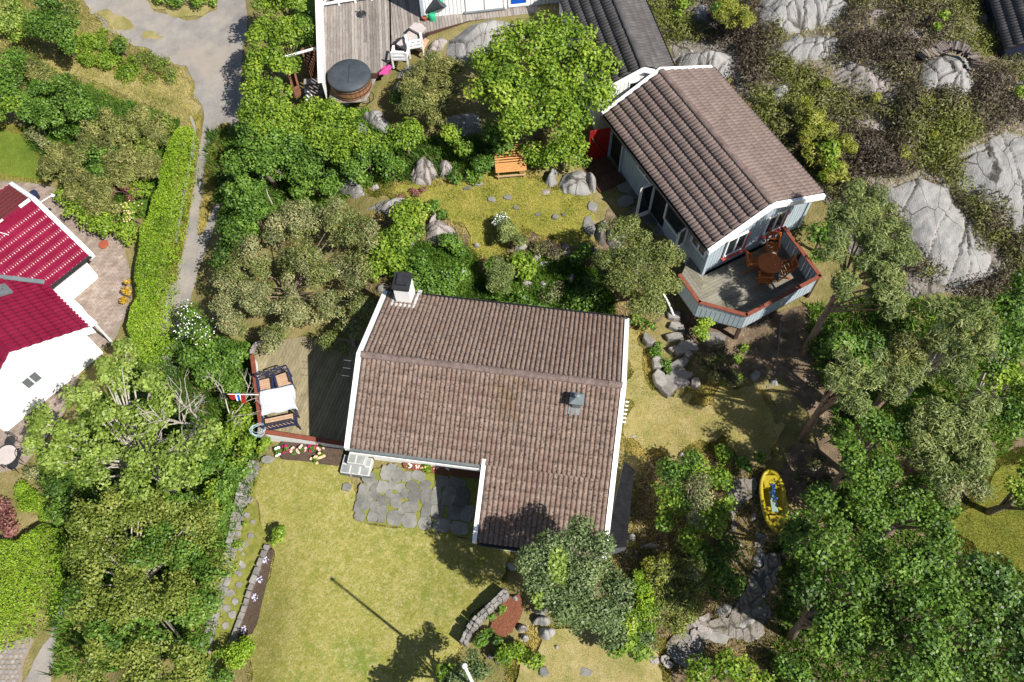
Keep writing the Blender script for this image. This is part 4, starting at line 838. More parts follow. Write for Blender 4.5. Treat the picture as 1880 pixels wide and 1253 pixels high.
# ------------------------------------------------------------------ timber deck at the top with its white railing
def top_deck():
    z = UZ - .04
    pA = [at(586, -40, z), at(589, 163, z), at(612, 168, z), at(612, 150, z), at(700, 148, z), at(716, 118, z), at(716, -40, z)]
    pA = [at(586, -60, z), at(588, 136, z), at(690, 134, z), at(716, 112, z), at(713, -60, z)]
    pB = [at(716, -60, z), at(719, 98, z), at(745, 85, z), at(780, 60, z), at(860, 38, z), at(1000, 22, z), at(1100, 10, z), at(1100, -60, z)]
    c = at(650, 70, z)
    t = thing('timber_deck', 'large weathered grey timber deck in front of the white house at the top', 'deck', c)
    ang = atan2(*(at(650, -10, z) - at(652, 110, z))[[1, 0]])
    a = MB(); planks(a, pA, z, ang, .125, .01, .03, .004, 3); a.build('decking', M['deck'], t, kind='stuff')
    b = MB(); planks(b, pB[:4] + [pB[4], pB[7]], z - .004, ang + .05, .125, .01, .03, .004, 3); planks(b, [pB[7], pB[4], pB[5], pB[6]], z - .004, ang + .05, .125, .01, .03, .004); b.build('decking', M['deck'], t, kind='stuff')
    u = MB(); u.prism(pA, z - .3, z - .04); u.prism(pB[:4] + [pB[4], pB[7]], z - .3, z - .045); u.prism([pB[7], pB[4], pB[5], pB[6]], z - .3, z - .045); u.build('deck_frame', M['doorwood'], t)
    s = MB(); planks(s, [at(608, 145, z - .2), at(690, 145, z - .2), at(672, 186, z - .2), at(604, 190, z - .2)], z - .2, ang, .12, .008, .04); so = s.build('step', M['deck'], t)
    fb = MB(); fb.beam(at(589, 137, z - .2), at(690, 135, z - .2), .03, .36); fb.build('fascia', M['deck'], t)
    r = thing('railing', 'white wooden railing with a broad top board along the left side of the grey deck', 'railing', at(588, 80, z))
    hz_ = z + .95; P0, P1 = at(581, -40, hz_), at(588, 152, hz_)
    tb = MB(); tb.beam(P0, P1, .17, .045); tb.build('top_board', M['whiteworn'], r)
    d = (P1 - P0); Lr = np.linalg.norm(d); d /= Lr
    for k in range(34):
        m_ = MB(); p = P0 + d * (Lr * (k + .5) / 34) + np.array([.06, 0, 0]); m_.box((p[0], p[1], z + .47), (.014, 0, 0), d * .05, (0, 0, .45)); m_.build('baluster', M['white'], r)
    q0, q1 = at(584, -20, hz_), at(676, -34, hz_)
    r2 = thing('railing', 'white cross-braced railing along the top edge of the grey deck', 'railing', (q0 + q1) / 2 - (0, 0, .95))
    for zz, nm in ((0, 'top_rail'), (-.78, 'bottom_rail')): m_ = MB(); m_.beam(q0 + (0, 0, zz), q1 + (0, 0, zz), .08, .06); m_.build(nm, M['white'], r2)
    dd = (q1 - q0)
    for k in range(4): m_ = MB(); p = q0 + dd * k / 3; m_.abox(p[0] - .04, p[0] + .04, p[1] - .04, p[1] + .04, z, p[2] + .03); m_.build('post', M['white'], r2)
    for k in range(3):
        a, b_ = q0 + dd * (k + .04) / 3, q0 + dd * (k + .96) / 3
        m_ = MB(); m_.beam(a - (0, 0, .05), b_ - (0, 0, .76), .03, .06); m_.build('brace', M['white'], r2); m_ = MB(); m_.beam(a - (0, 0, .76), b_ - (0, 0, .05), .035, .06); m_.build('brace', M['white'], r2)
    # long white rail running out over the planters
    h = MB(); a, b_ = at(519, 106, 2.5), at(579, 89, 2.9); h.tube([a, b_], .055, 8); o = h.build('handrail', M['white']); tag(o, 'white sloping handrail reaching out from the deck railing over the rusty planters', 'handrail')
    for k, (q, lab) in enumerate(((((523, 108), (533, 105), (550, 166), (540, 172)), 'long narrow rust-brown planter trough below the deck beside the hedge'), (((556, 98), (578, 94), (579, 110), (568, 136)), 'short rust-brown planter box tucked against the white railing'))):
        P = [at(*x, 1.75) for x in q]; cc = sum(P) / 4; pl = thing('planter_box', lab, 'planter', cc - (0, 0, .4)); sd = MB()
        for i in range(4): sd.beam(P[i], P[(i + 1) % 4], .07, .5)
        sd.build('side_board', M['rust'], pl); so = MB(); so.prism(P, 1.4, 1.68); so.build('soil_fill', M['soil'], pl)
    bo = MB(); bo.beam(at(563, 150, 1.9), at(568, 184, 1.5), .28, .03); o = bo.build('loose_board', M['whiteworn']); tag(o, 'loose white board leaning below the deck next to the planter trough', 'board')
    sb = MB()
    for k in range(4): a = at(574 + k * 1, 150 + 9 * k, 2.1 - .22 * k); sb.beam(a - (.35, 0, 0), a + (.35, .02, 0), .26, .04)
    o = sb.build('garden_steps', M['deck']); tag(o, 'narrow wooden steps going down from the corner of the grey deck', 'steps')
top_deck()

def hot_tub():
    z = UZ - .16; c = at(641, 139, UZ + .38); c[2] = z
    t = thing('hot_tub', 'round wooden hot tub with a dark slate-blue padded cover at the deck edge', 'hot tub', c); R = .80
    for k in range(30):
        a0, a1 = 2 * pi * (k + .04) / 30, 2 * pi * (k + .96) / 30; m_ = MB(); m_.prism([c[:2] + np.array([cos(a), sin(a)]) * r for a, r in ((a0, R - .05), (a0, R + .01), (a1, R + .01), (a1, R - .05))], z, z + .50); m_.build('stave', M['cedar'], t)
    for zz in (.1, .34): h = MB(); h.lathe(c, [(R + .012, zz), (R + .02, zz), (R + .02, zz + .04), (R + .012, zz + .04)], 32); h.build('hoop', M['black'], t)
    cv = MB(); cv.lathe(c, [(R + .04, .49), (R + .05, .54), (R + .02, .60), (R * .6, .635), (.02, .645)], 36); cv.build('cover', M['cover'], t, smooth=True)
    sk = MB()
    for s in (-1, 1): sk.beam(c + (s * .01 - .0, -R * .6, .646), c + (s * .01, R * .6, .646), .008, .006)
    sk.build('cover_seam', M['black'], t)
hot_tub()

# ------------------------------------------------------------------ left terrace beside the house
LZ = .03
def left_deck():
    P = [at(466, 660, LZ), at(482, 786, LZ), at(484, 795, LZ), at(636, 822, LZ), at(668, 640, LZ), at(600, 625, LZ), at(500, 632, LZ)]
    c = at(560, 730, LZ); t = thing('terrace', 'olive-weathered board terrace at the west gable with red-brown capped parapet', 'terrace', c)
    poly = [at(463, 652, LZ), at(480, 800, LZ), at(640, 828, LZ), at(690, 640, LZ), at(560, 618, LZ), at(476, 630, LZ)]
    a = MB(); planks(a, poly, LZ, radians(71), .12, .008, .035, .003, 2.2); a.build('decking', M['deckl'], t, kind='stuff')
    u = MB(); u.prism(poly, LZ - .5, LZ - .05); u.build('deck_frame', M['doorwood'], t)
    h = LZ + .62; A, B, C_ = at(463, 652, h), at(480, 792, h), at(636, 816, h - .1)
    for p, q, n in ((A, B, 4), (B, C_, 4)):
        d = (q - p); Ld = np.linalg.norm(d); d /= Ld; nn = np.array([-d[1], d[0], 0]); nb = round(Ld / .155)
        for k in range(nb): x = p + (q - p) * (k + .5) / nb; m_ = MB(); m_.box((x[0], x[1], (x[2] - .04 + LZ - .55) / 2), d * (Ld / nb / 2 - .006), nn * .013, (0, 0, (x[2] - .04 - LZ + .55) / 2)); m_.build('parapet_board', M['white'], t)
        for k in range(n): m_ = MB(); m_.beam(p + (q - p) * (k + .003) / n, p + (q - p) * (k + .997) / n, .15, .04); m_.build('top_rail', M['redwood'], t)
    po = MB(); po.abox(B[0] - .11, B[0] + .11, B[1] - .11, B[1] + .11, -.2, B[2] + .06); po.build('corner_post', M['deck'], t)
    cu = MB(); a0 = [at(463, 650, h - .02), at(464, 642, h), at(470, 634, h), at(480, 628, h - .05)]
    for p, q in zip(a0[:-1], a0[1:]): cu.beam(p, q, .16, .1)
    cu.build('curved_edge', M['deck'], t)
    # hose coil on the corner post
    hc = MB(); cc = at(478, 790, h + .02)
    for k in range(5): hc.tube([cc + np.array([cos(a) * (.25 - .03 * (k % 3)) - .08 + .04 * sin(k * 2), sin(a) * (.23 - .02 * k) + .03 * cos(k * 3), .02 * k + .05 * sin(a * 2 + k)]) for a in np.linspace(0, 2 * pi, 15)],   .008, 5, False)
    o = hc.build('garden_hose', M['hose']); tag(o, 'coil of pale blue-white garden hose on the corner post of the terrace', 'hose')
    # flag on a slanting pole fixed to the parapet
    f = thing('flag_pole', 'short white pole with a drooping red, white and blue pennant leaning out over the ivy', 'flag', at(474, 725, h))
    p, q = at(474, 725, h + .05), at(418, 724, h + 1.35); po = MB(); po.tube([p, q], [.02, .013], 6); po.build('pole', M['white'], f)
    d = (q - p); V = []; 
    for nm, m_, s0, s1, w0 in (('pennant_red', 'red', .44, .60, .20), ('pennant_white', 'white', .60, .65, .14), ('pennant_blue', 'blue', .65, .73, .13), ('pennant_white', 'white', .73, .78, .12), ('pennant_tail', 'red', .78, 1.0, .11)):
        mb = MB(); K = 5; V = []
        for s in np.linspace(s0, s1, K):
            x = p + d * s; wv = .03 * sin(s * 40); V += [x + (0, .02 + wv, -.01), x + (.02, -w0 * (1.2 - .7 * (s - .44)) + wv, -.22)]
        mb.add(V + [v + np.array([0, .004, .006]) for v in V], [(2 * i, 2 * i + 2, 2 * i + 3, 2 * i + 1) for i in range(K - 1)] + [(2 * K + 2 * i + 1, 2 * K + 2 * i + 3, 2 * K + 2 * i + 2, 2 * K + 2 * i) for i in range(K - 1)]); mb.build(nm, M[m_], f)
left_deck()

def legs(t, pts, z0, z1, r, m, taper=0):
    for x, y in pts: l = MB(); l.box((x, y, (z0 + z1) / 2), (r, 0, 0), (0, r, 0), (0, 0, (z1 - z0) / 2)); l.build('leg', m, t, local=True)
def metal_chair(label, loc, rz):
    t = thing('garden_chair', label, 'chair', loc, rz, 'navy metal chairs at the terrace table'); m = M['navy']; w, d = .26, .25
    legs(t, [(-w, -d), (w, -d)], 0, .64, .018, m); legs(t, [(-w, d), (w, d)], 0, .92, .018, m)
    for k in range(6): s = MB(); y = -d + .045 + k * .082; s.abox(-w + .03, w - .03, y - .034, y + .034, .425, .445); s.build('seat_slat', M['slat'], t, local=True)
    f = MB(); f.abox(-w - .018, w + .018, -d - .03, -d + .01, .40, .43); f.abox(-w - .018, w + .018, d - .02, d + .02, .40, .43)
    for x in (-w, w): f.abox(x - .02, x + .02, -d, d, .40, .43)
    f.build('seat_frame', m, t, local=True)
    for x in (-w, w): a = MB(); a.abox(x - .028, x + .028, -d - .04, d + .02, .635, .665); a.build('armrest', m, t, local=True)
    b = MB(); b.beam((-w, d, .93), (w, d, .93), .03, .04); b.beam((-w, d, .62), (w, d, .62), .02, .03); b.beam((-w, d, .64), (w, d, .91), .012, .025, up=(0, 1, 0)); b.beam((-w, d, .91), (w, d, .64), .012, .025, up=(0, 1, 0))
    for x in (-.13, 0, .13): b.beam((x, d, .63), (x, d, .92), .015, .02, up=(0, 1, 0))
    b.build('backrest', m, t, local=True); return t
def terrace_set():
    c = at(508, 732, LZ + .74); c[2] = LZ; ang = radians(11)
    e = np.array([cos(ang), sin(ang), 0]); n = np.array([-e[1], e[0], 0])
    t = thing('garden_table', 'rectangular navy metal terrace table under a pale cloth', 'table', c, ang)
    w, d = .56, .40; legs(t, [(-w + .05, -d + .05), (w - .05, -d + .05), (-w + .05, d - .05), (w - .05, d - .05)], 0, .70, .02, M['navy'])
    tp = MB(); tp.abox(-w, w, -d, d, .70, .725); tp.build('tabletop', M['navy'], t, local=True)
    cl = MB(); V = []; F = []; nx, ny = 26, 20; W2, D2 = w + .16, d + .17
    for j in range(ny + 1):
        for i in range(nx + 1):
            x, y = -W2 + 2 * W2 * i / nx, -D2 + 2 * D2 * j / ny; ox, oy = max(abs(x) - w - .01, 0), max(abs(y) - d - .01, 0)
            dx, dy = np.clip(x, -w - .01, w + .01), np.clip(y, -d - .01, d + .01); dr = ox + oy
            fl = .02 * sin(9 * (x + y)) * (dr > 0); V.append((dx + np.sign(x) * (ox * .25 + fl), dy + np.sign(y) * (oy * .25 + fl), .735 - dr * .95 + .004 * sin(7 * x + 5 * y)))
    for j in range(ny):
        for i in range(nx): a = j * (nx + 1) + i; F.append((a, a + 1, a + nx + 2, a + nx + 1))
    cl.add(V, F); o = cl.build('tablecloth', M['cloth'], None, smooth=True); o.location = c; o.rotation_euler = (0, 0, ang); tag(o, 'plain pale white cloth draped over the terrace table', 'tablecloth')
    metal_chair('navy metal chair with slatted seat at the table, nearer the outer parapet', c + e * -.36 + n * .74, ang + radians(2))
    metal_chair('navy metal chair with slatted seat at the table, nearer the house', c + e * .24 + n * .82, ang + radians(8))
    b = thing('garden_bench', 'navy metal bench with slatted seat on the near side of the terrace table', 'bench', c - n * .74, ang + pi); w2 = .56
    legs(b, [(-w2, -.2), (w2, -.2)], 0, .62, .02, M['navy']); legs(b, [(-w2, .24), (w2, .24)], 0, .86, .02, M['navy'])
    for k in range(5): s = MB(); y = -.17 + k * .085; s.abox(-w2 + .03, w2 - .03, y - .035, y + .035, .42, .44); s.build('seat_slat', M['slat'], b, local=True)
    f = MB(); f.abox(-w2, w2, -.22, -.19, .39, .42); f.abox(-w2, w2, .2, .23, .39, .42); f.build('seat_frame', M['navy'], b, local=True)
    br = MB(); br.beam((-w2, .25, .86), (w2, .25, .86), .035, .045); br.beam((-w2, .25, .55), (w2, .25, .55), .03, .035)
    for k in range(9): x = -w2 + 2 * w2 * (k + .5) / 9; br.beam((x - .05, .25, .56), (x + .05, .25, .85), .012, .03, up=(0, 1, 0))
    br.build('backrest', M['navy'], b, local=True)
    for x in (-w2, w2): a = MB(); a.abox(x - .03, x + .03, -.24, .26, .62, .65); a.build('armrest', M['navy'], b, local=True)
terrace_set()

def folding_chair(label, loc, rz):
    t = thing('folding_chair', label, 'chair', loc, rz, 'teak folding chairs on the cabin deck'); m = M['teak']; w = .22
    for k in range(5): s = MB(); y = -.2 + k * .088; s.abox(-w + .02, w - .02, y - .03, y + .03, .43, .45); s.build('seat_slat', m, t, local=True)
    for x in (-w, w):
        l = MB(); l.beam((x, -.24, 0), (x * .95, .26, .92), .03, .045, up=(0, 1, 0)); l.build('leg', m, t, local=True)
        l = MB(); l.beam((x * .85, .24, 0), (x * .85, -.2, .44), .03, .045, up=(0, 1, 0)); l.build('leg', m, t, local=True)
        a = MB(); a.abox(x - .025, x + .025, -.2, .2, .63, .655); a.build('armrest', m, t, local=True)
    b = MB(); b.beam((-w, .26, .92), (w, .26, .92), .03, .06); b.beam((-w, .2, .6), (w, .2, .6), .025, .05)
    for k in range(5): x = -w + .06 + k * (2 * w - .12) / 4; b.beam((x, .2, .6), (x, .26, .92), .014, .035, up=(0, 1, 0))
    b.build('backrest', m, t, local=True); return t
def cabin_set():
    c = at(1414, 483, DZ + .73); c[2] = DZ
    t = thing('round_table', 'round oiled orange-brown slatted teak table on the cabin deck', 'table', c); R = .42
    ang = radians(30); P = [c[:2] + np.array([cos(a), sin(a)]) * R for a in np.linspace(0, 2 * pi, 25)[:-1]]
    for k in range(8):
        q = clip_half(clip_half(P, np.array([-sin(ang), cos(ang)]), np.array([-sin(ang), cos(ang)]) @ c[:2] - R + (k + 1) * R / 4 - .006), -np.array([-sin(ang), cos(ang)]), -(np.array([-sin(ang), cos(ang)]) @ c[:2] - R + k * R / 4))
        if len(q) > 2: mb = MB(); mb.prism(q, DZ + .71, DZ + .735); mb.build('top_slat', M['teak'], t)
    rim = MB(); rim.lathe(c, [(R - .03, .66), (R - .01, .66), (R - .01, .708), (R - .03, .708)], 24); rim.build('rim', M['teak'], t)
    for a in (.5, 2.07, 3.64, 5.2): l = MB(); p = c + np.array([cos(a), sin(a), 0]) * .28; l.beam((*p[:2], DZ), (*(c + np.array([cos(a), sin(a), 0]) * .12)[:2], DZ + .7), .05, .05, up=(0, 1, 0)); l.build('leg', M['teak'], t)
    for px, py, rz, lab in ((1417, 452, -10, 'teak folding chair between the round table and the cabin wall, farthest back'), (1380, 481, 92, 'teak folding chair left of the round table, in leaf shade'), (1404, 512, 172, 'teak folding chair on the near side of the round table'), (1442, 494, -80, 'teak folding chair right of the round table beside the parapet')):
        q = at(px, py, DZ + .45); q[2] = DZ; folding_chair(lab, q, radians(rz))
cabin_set()

# ------------------------------------------------------------------ things on the upper deck and lawn
def bits():
    z = UZ - .035
    c = at(664, 27, z); t = thing('parasol_base', 'round dark parasol base with a short pole on the grey deck', 'parasol base', c); b = MB(); b.lathe(c, [(.20, 0), (.21, .03), (.16, .06), (.04, .085)], 24); b.build('base_plate', M['black'], t)
    p = MB(); p.tube([c + (0, 0, .06), c + (0, 0, .42)], .028, 8); p.tube([c + (0, 0, .3), c + (-.14, 0, .33)], .012, 5); p.build('pole', M['zinc'], t)
    c = at(794, 36, z); t = thing('watering_can', 'green plastic watering can against the white house wall', 'watering can', c); b = MB(); b.lathe(c, [(.14, 0), (.15, .18), (.12, .27), (.06, .30)], 16); b.build('body', M['greenp'], t); s = MB(); s.tube([c + (-.13, 0, .08), c + (-.3, -.05, .3)], [.03, .018], 8); s.build('spout', M['greenp'], t); h = MB(); h.tube([c + (.13, 0, .1), c + (.22, 0, .22), c + (.12, 0, .34), c + (0, 0, .31)], .014, 6); h.build('handle', M['greenp'], t)
    c = at(780, 38, z); p = MB(); p.lathe(c, [(.07, 0), (.10, .15), (.11, .15), (.11, .18), (.085, .18), (.08, .16)], 14); o = p.build('flower_pot', M['terra']); tag(o, 'small terracotta pot at the corner of the white house beside the watering can', 'pot')
    c = at(806, 31, z); t = thing('umbrella', 'dark folded garden umbrella with teal hub leaning on the white house wall', 'umbrella', c); p = MB(); A, B = c + (-.5, .05, .25), c + (.15, .1, .75); p.tube([A, A * .5 + B * .5, B], [.10, .22, .34], 10); p.build('canopy', M['cover'], t); h = MB(); h.lathe(B + (0, -.02, 0), [(.06, 0), (.11, .01), (.11, .04), (.03, .05)], 12); h.build('hub', M['greenp'], t)
    # white armchair and lounger
    def armchair(label, px, py, rz):
        c = at(px, py, z - .1); c[2] = z - .12; t = thing('garden_armchair', label, 'chair', c, rz, 'white slatted garden chairs by the rocks'); m = M['whiteworn']; w = .3
        legs(t, [(-w, -.28), (w, -.28)], 0, .6, .03, m); legs(t, [(-w, .28), (w, .28)], 0, .85, .03, m)
        for k in range(5): s = MB(); y = -.24 + k * .11; s.abox(-w + .035, w - .035, y - .04, y + .04, .36, .385); s.build('seat_slat', m, t, local=True)
        for x in (-w, w): a = MB(); a.abox(x - .045, x + .045, -.32, .25, .60, .63); a.build('armrest', m, t, local=True)
        for zz in (.5, .66, .82): s = MB(); s.beam((-w + .035, .29, zz), (w - .035, .29, zz), .02, .1); s.build('back_slat', m, t, local=True)
    armchair('white slatted garden chair nearest the hot tub among the rocks', 738, 116, radians(175)); armchair('white slatted garden chair farther back beside the lounger cushions', 763, 94, radians(190))
    c = at(757, 80, z); c[2] = z; t = thing('sun_lounger', 'low pale cushioned lounger lying diagonally at the deck edge', 'lounger', c, radians(52))
    for k in range(3): s = MB(); s.abox(-.62 + k * .42, -.62 + k * .42 + .40, -.28, .28, .2 + .05 * k * k, .30 + .05 * k * k); s.build('cushion', M['cushion'], t, local=True)
    f = MB(); f.abox(-.66, .7, -.31, -.285, .1, .22); f.abox(-.66, .7, .285, .31, .1, .22); f.build('frame', M['black'], t, local=True); legs(t, [(-.6, -.25), (-.6, .25), (.6, -.25), (.6, .25)], 0, .14, .03, M['black'])
    c = at(780, 78, z); m_ = MB(); P = [at(x, y, z) for x, y in ((764, 92), (776, 70), (788, 76), (776, 98))]; m_.prism([p[:2] for p in P], z + .01, z + .10, .03); o = m_.build('mattress', M['slat']); tag(o, 'flat tan mattress lying beside the pale lounger', 'mattress')
    c = at(770, 59, z + .1); t = thing('flower_tub', 'round tub of pale pink and white flowers on the deck above the lounger', 'planter', (c[0], c[1], z)); b = MB(); b.lathe((c[0], c[1], z), [(.16, 0), (.21, .22), (.19, .22), (.18, .18)], 16); b.build('tub', M['zinc'], t); BL.append((t, c[:2], z + .22, .26, 'flower_p', 60))
    c = at(709, 132, z - .15); m_ = MB(); V = []; F = []; n = 9
    for j in range(n):
        for i in range(n): x, y = (i / (n - 1) - .5) * .42, (j / (n - 1) - .5) * .42; V.append((c[0] + x + .05 * sin(6 * y), c[1] + y + .06 * sin(7 * x), c[2] + .12 * vnoise(i * .6, j * .6, 3) + .1 * vnoise(i * .3, j * .3, 9)))
    for j in range(n - 1):
        for i in range(n - 1): a = j * n + i; F.append((a, a + 1, a + n + 1, a + n))
    m_.add(V + [(x, y, zz - .012) for x, y, zz in V], F + [tuple(i + n * n for i in f[::-1]) for f in F]); o = m_.build('towel', M['pink'], smooth=True); tag(o, 'crumpled bright pink towel on the stones right of the hot tub', 'towel')
    m_ = MB(); c = at(735, 84, z + .1)
    for k in range(7): a = k * .9; m_.box(c + np.array([.16 * cos(a), .13 * sin(a), .05 * (k % 3)]), (.11, .04 * sin(a), .02), (-.03, .09, .03), (0, .01, .05))
    o = m_.build('clothes_bundle', M['black']); tag(o, 'dark bundle of clothes thrown by the foot of the pale lounger', 'clothes')
    # bicycle lying by the tub
    cz = 1.75; c = at(650, 183, cz); t = thing('bicycle', 'dark bicycle lying flat on the boards below the hot tub', 'bicycle', (c[0], c[1], cz - .1))
    for px, nm in ((640, 'wheel'), (672, 'wheel')):
        w = at(px, 178 + (px - 640) * .02, cz); m_ = MB(); m_.tube([w + np.array([.31 * cos(a), .31 * sin(a), .04 * sin(a)]) for a in np.linspace(0, 2 * pi, 25)], .017, 6, False)
        for a in np.linspace(0, pi, 8)[:-1]: m_.tube([w + np.array([.3 * cos(a), .3 * sin(a), 0]), w - np.array([.3 * cos(a), .3 * sin(a), 0])], .004, 3, False)
        m_.build(nm, M['black'], t)
    a, b_ = at(640, 178, cz + .03), at(672, 179, cz + .03); k1, k2, k3 = at(655, 188, cz + .05), at(650, 172, cz + .06), at(665, 170, cz + .06); m_ = MB()
    for p, q in ((a, k1), (a, k2), (k2, k1), (k2, k3), (k1, k3), (k3, b_)): m_.tube([p, q], .016, 6)
    m_.build('frame', M['zinc'], t); m_ = MB(); m_.tube([k3 + (-.2, .1, .02), k3 + (0, .08, .03), k3 + (.2, .14, .02)], .014, 5); m_.build('handlebar', M['black'], t); m_ = MB(); m_.box(k2 + (-.02, .1, .03), (.11, .03, 0), (-.02, .06, 0), (0, 0, .025)); m_.build('saddle', M['black'], t)
    bx = MB(); c = at(629, 188, 1.75); bx.box(c, (.24, .02, 0), (-.01, .11, 0), (0, 0, .12)); o = bx.build('stone_block', M['lime_st']); tag(o, 'pale rectangular stone block at the end of the low boards by the bicycle', 'stone block')
    bk = MB(); bk.box(c + (.0, .03, .15), (.11, .01, 0), (0, .05, 0), (0, 0, .028)); o = bk.build('brick', M['terra']); tag(o, 'reddish brick lying on the pale stone block', 'brick')
    # slatted wooden bench
    c = G(937, 312); t = thing('slatted_bench', 'varnished orange slatted wooden garden bench at the back of the upper lawn', 'bench', c, radians(4)); w = .58
    for k in range(13): s = MB(); y = .46 - k * .075; zz = .86 - .058 * k if k < 7 else .46; s.abox(-w, w, y - .031, y + .031, zz - .0 , zz + .022); s.build('slat', M['pine'], t, local=True)
    for x in (-w + .1, w - .1):
        l = MB(); l.beam((x, .5, .0), (x, .48, .86), .05, .06, up=(0, 1, 0)); l.build('leg', M['pine'], t, local=True); l = MB(); l.beam((x, -.40, 0), (x, -.40, .45), .05, .06, up=(0, 1, 0)); l.build('leg', M['pine'], t, local=True)
        s = MB(); s.beam((x, -.44, .43), (x, .1, .43), .04, .04); s.beam((x, .0, .46), (x, .46, .82), .03, .04, up=(0, 1, 0)); s.build('side_rail', M['pine'], t, local=True)
    s = MB(); s.abox(-w + .05, w - .05, -.46, -.42, .16, .22); s.build('stretcher', M['slat'], t, local=True)
    # flag pole in the bottom border: only its head and shaft show
    h = 7.3; T = at(853, 1223.5, h); t = thing('flagpole', 'tall white flagpole with a ball finial rising from the lower edge of the photo', 'flagpole', (T[0], T[1], -.1)); m_ = MB(); m_.tube([(T[0], T[1], -.1), (T[0], T[1], h)], [.055, .032], 12); m_.build('pole', M['white'], t, smooth=True)
    m_ = MB(); m_.lathe((T[0], T[1], h), [(.02, -.02), (.045, .0), (.065, .04), (.065, .07), (.04, .11), (.01, .12)], 14); m_.build('finial', M['white'], t, smooth=True)
    # washing-line posts and the pole under the pines
    for px, py, qx, qy, lab in ((1434, 578, 1428, 652, 'thin grey metal pole lying on the shaded earth below the cabin deck'),):
        m_ = MB(); m_.tube([G(px, py, .08), G(qx, qy, .08)], .022, 6); o = m_.build('metal_pole', M['zinc']); tag(o, lab, 'pole')
    # manhole, cafe set on the lower yard
    c = G(192, 451); m_ = MB(); m_.lathe(c + (0, 0, .085), [(.20, -.06), (.20, .015), (.17, .02), (.165, .012), (.02, .015)], 24); o = m_.build('manhole_cover', M['terra']); tag(o, 'round rusty manhole cover in the paved yard', 'manhole cover')
    c = G(12, 836, .7); zc = float(TL(c[0], c[1])); t = thing('cafe_table', 'round pale cafe table at the left edge of the lower yard', 'table', (c[0], c[1], zc)); m_ = MB(); m_.lathe((c[0], c[1], zc), [(.36, .69), (.37, .72), (.02, .725)], 28); m_.build('tabletop', M['cushion'], t); m_ = MB(); m_.tube([(c[0], c[1], zc), (c[0], c[1], zc + .7)], .03, 8); m_.lathe((c[0], c[1], zc), [(.2, 0), (.2, .03), (.03, .06)], 12); m_.build('pedestal', M['black'], t)
    for px, py, rz, lab in ((19, 812, -20, 'black wire chair behind the round cafe table'), (24, 853, 160, 'black wire chair in front of the round cafe table'), (-6, 850, 100, 'black wire chair cut off at the edge beside the cafe table'), (30, 836, -95, 'black wire chair right of the cafe table by the shrubs')):
        q = G(px, py, .4); q[2] = float(TL(q[0], q[1])); ch = thing('wire_chair', lab, 'chair', q, radians(rz), 'wire chairs at the cafe table'); m_ = MB(); m_.lathe((0, 0, .42), [(.19, 0), (.2, .01), (.02, .02)], 16); m_.build('seat', M['black'], ch, local=True)
        for a in (.8, 2.3, 3.9, 5.5): l = MB(); l.tube([(.15 * cos(a), .15 * sin(a), .42), (.23 * cos(a), .23 * sin(a), 0)], .011, 5); l.build('leg', M['black'], ch, local=True)
        b = MB(); b.tube([(-.2, .1, .43)] + [(-.2 * cos(a), .2, .45 + .42 * sin(a)) for a in np.linspace(0, pi, 9)] + [(.2, .1, .43)], .013, 5); b.tube([(0, .19, .45), (0, .2, .85)], .008, 4); b.build('backrest', M['black'], ch, local=True)
    # rainwater bin behind the red house
    c = G(60, 354, .4); m_ = MB(); m_.lathe((c[0], c[1], c[2] - .45), [(.13, 0), (.16, .4), (.17, .4), (.15, .45), (.03, .48)], 16); o = m_.build('waste_bin', M['navy']); tag(o, 'small blue-grey bin behind the gable of the red-roofed house', 'bin')
BL = []
def corner_shed():
    f = Frame((1868, -40), (1905, 70), 4.9, .55); c = f.P(1.5, 0); c[2] = 3
    t = thing('shed', 'dark blue-grey shed roof cut off by the top right corner of the photo', 'shed', c); L = 3.2; v = .95; rb = MB(); slab(rb, f, 0, L, -v, 0, -.06, .02); slab(rb, f, 0, L, 0, v, -.06, .02); ro = rb.build('roof', M['dark'], t)
    lay_tiles([tile_field(f, -1, .02, L, .03, v), tile_field(f, 1, .02, L, .03, v)], ro, M['tiled'], 120, .002, .05, .6); ridge_tiles(f, 0, L, ro, M['tiled'], .06, .4, .09); w = MB(); P = lambda u, q: f.P(u, q)[:2]
    for a, b in ((-v + .15, 0), (0, v - .15)): wall_quad(w, P(.15, a), P(.15, b), 2.4, f.z(a) - .08, f.z(b) - .08, .08); wall_quad(w, P(L - .15, a), P(L - .15, b), 2.4, f.z(a) - .08, f.z(b) - .08, .08)
    for q in (-v + .15, v - .15): wall_quad(w, P(.15, q), P(L - .15, q), 2.4, f.z(q) - .08, f.z(q) - .08, .08)
    w.build('wall', M['navy'], t)
    q = G(1842, 14); q[2] = float(TL(q[0], q[1])); c = thing('garden_armchair', 'worn white garden chair beside the dark shed in the top right corner', 'chair', q, radians(120)); m = M['whiteworn']; w_ = .3
    legs(c, [(-w_, -.28), (w_, -.28)], 0, .6, .03, m); legs(c, [(-w_, .28), (w_, .28)], 0, .85, .03, m)
    for k in range(5): sl = MB(); y = -.24 + k * .11; sl.abox(-w_ + .035, w_ - .035, y - .04, y + .04, .36, .385); sl.build('seat_slat', m, c, local=True)
    for x in (-w_, w_): a = MB(); a.abox(x - .045, x + .045, -.32, .25, .60, .63); a.build('armrest', m, c, local=True)
    for zz in (.5, .66, .82): sl = MB(); sl.beam((-w_ + .035, .29, zz), (w_ - .035, .29, zz), .02, .1); sl.build('back_slat', m, c, local=True)
corner_shed()

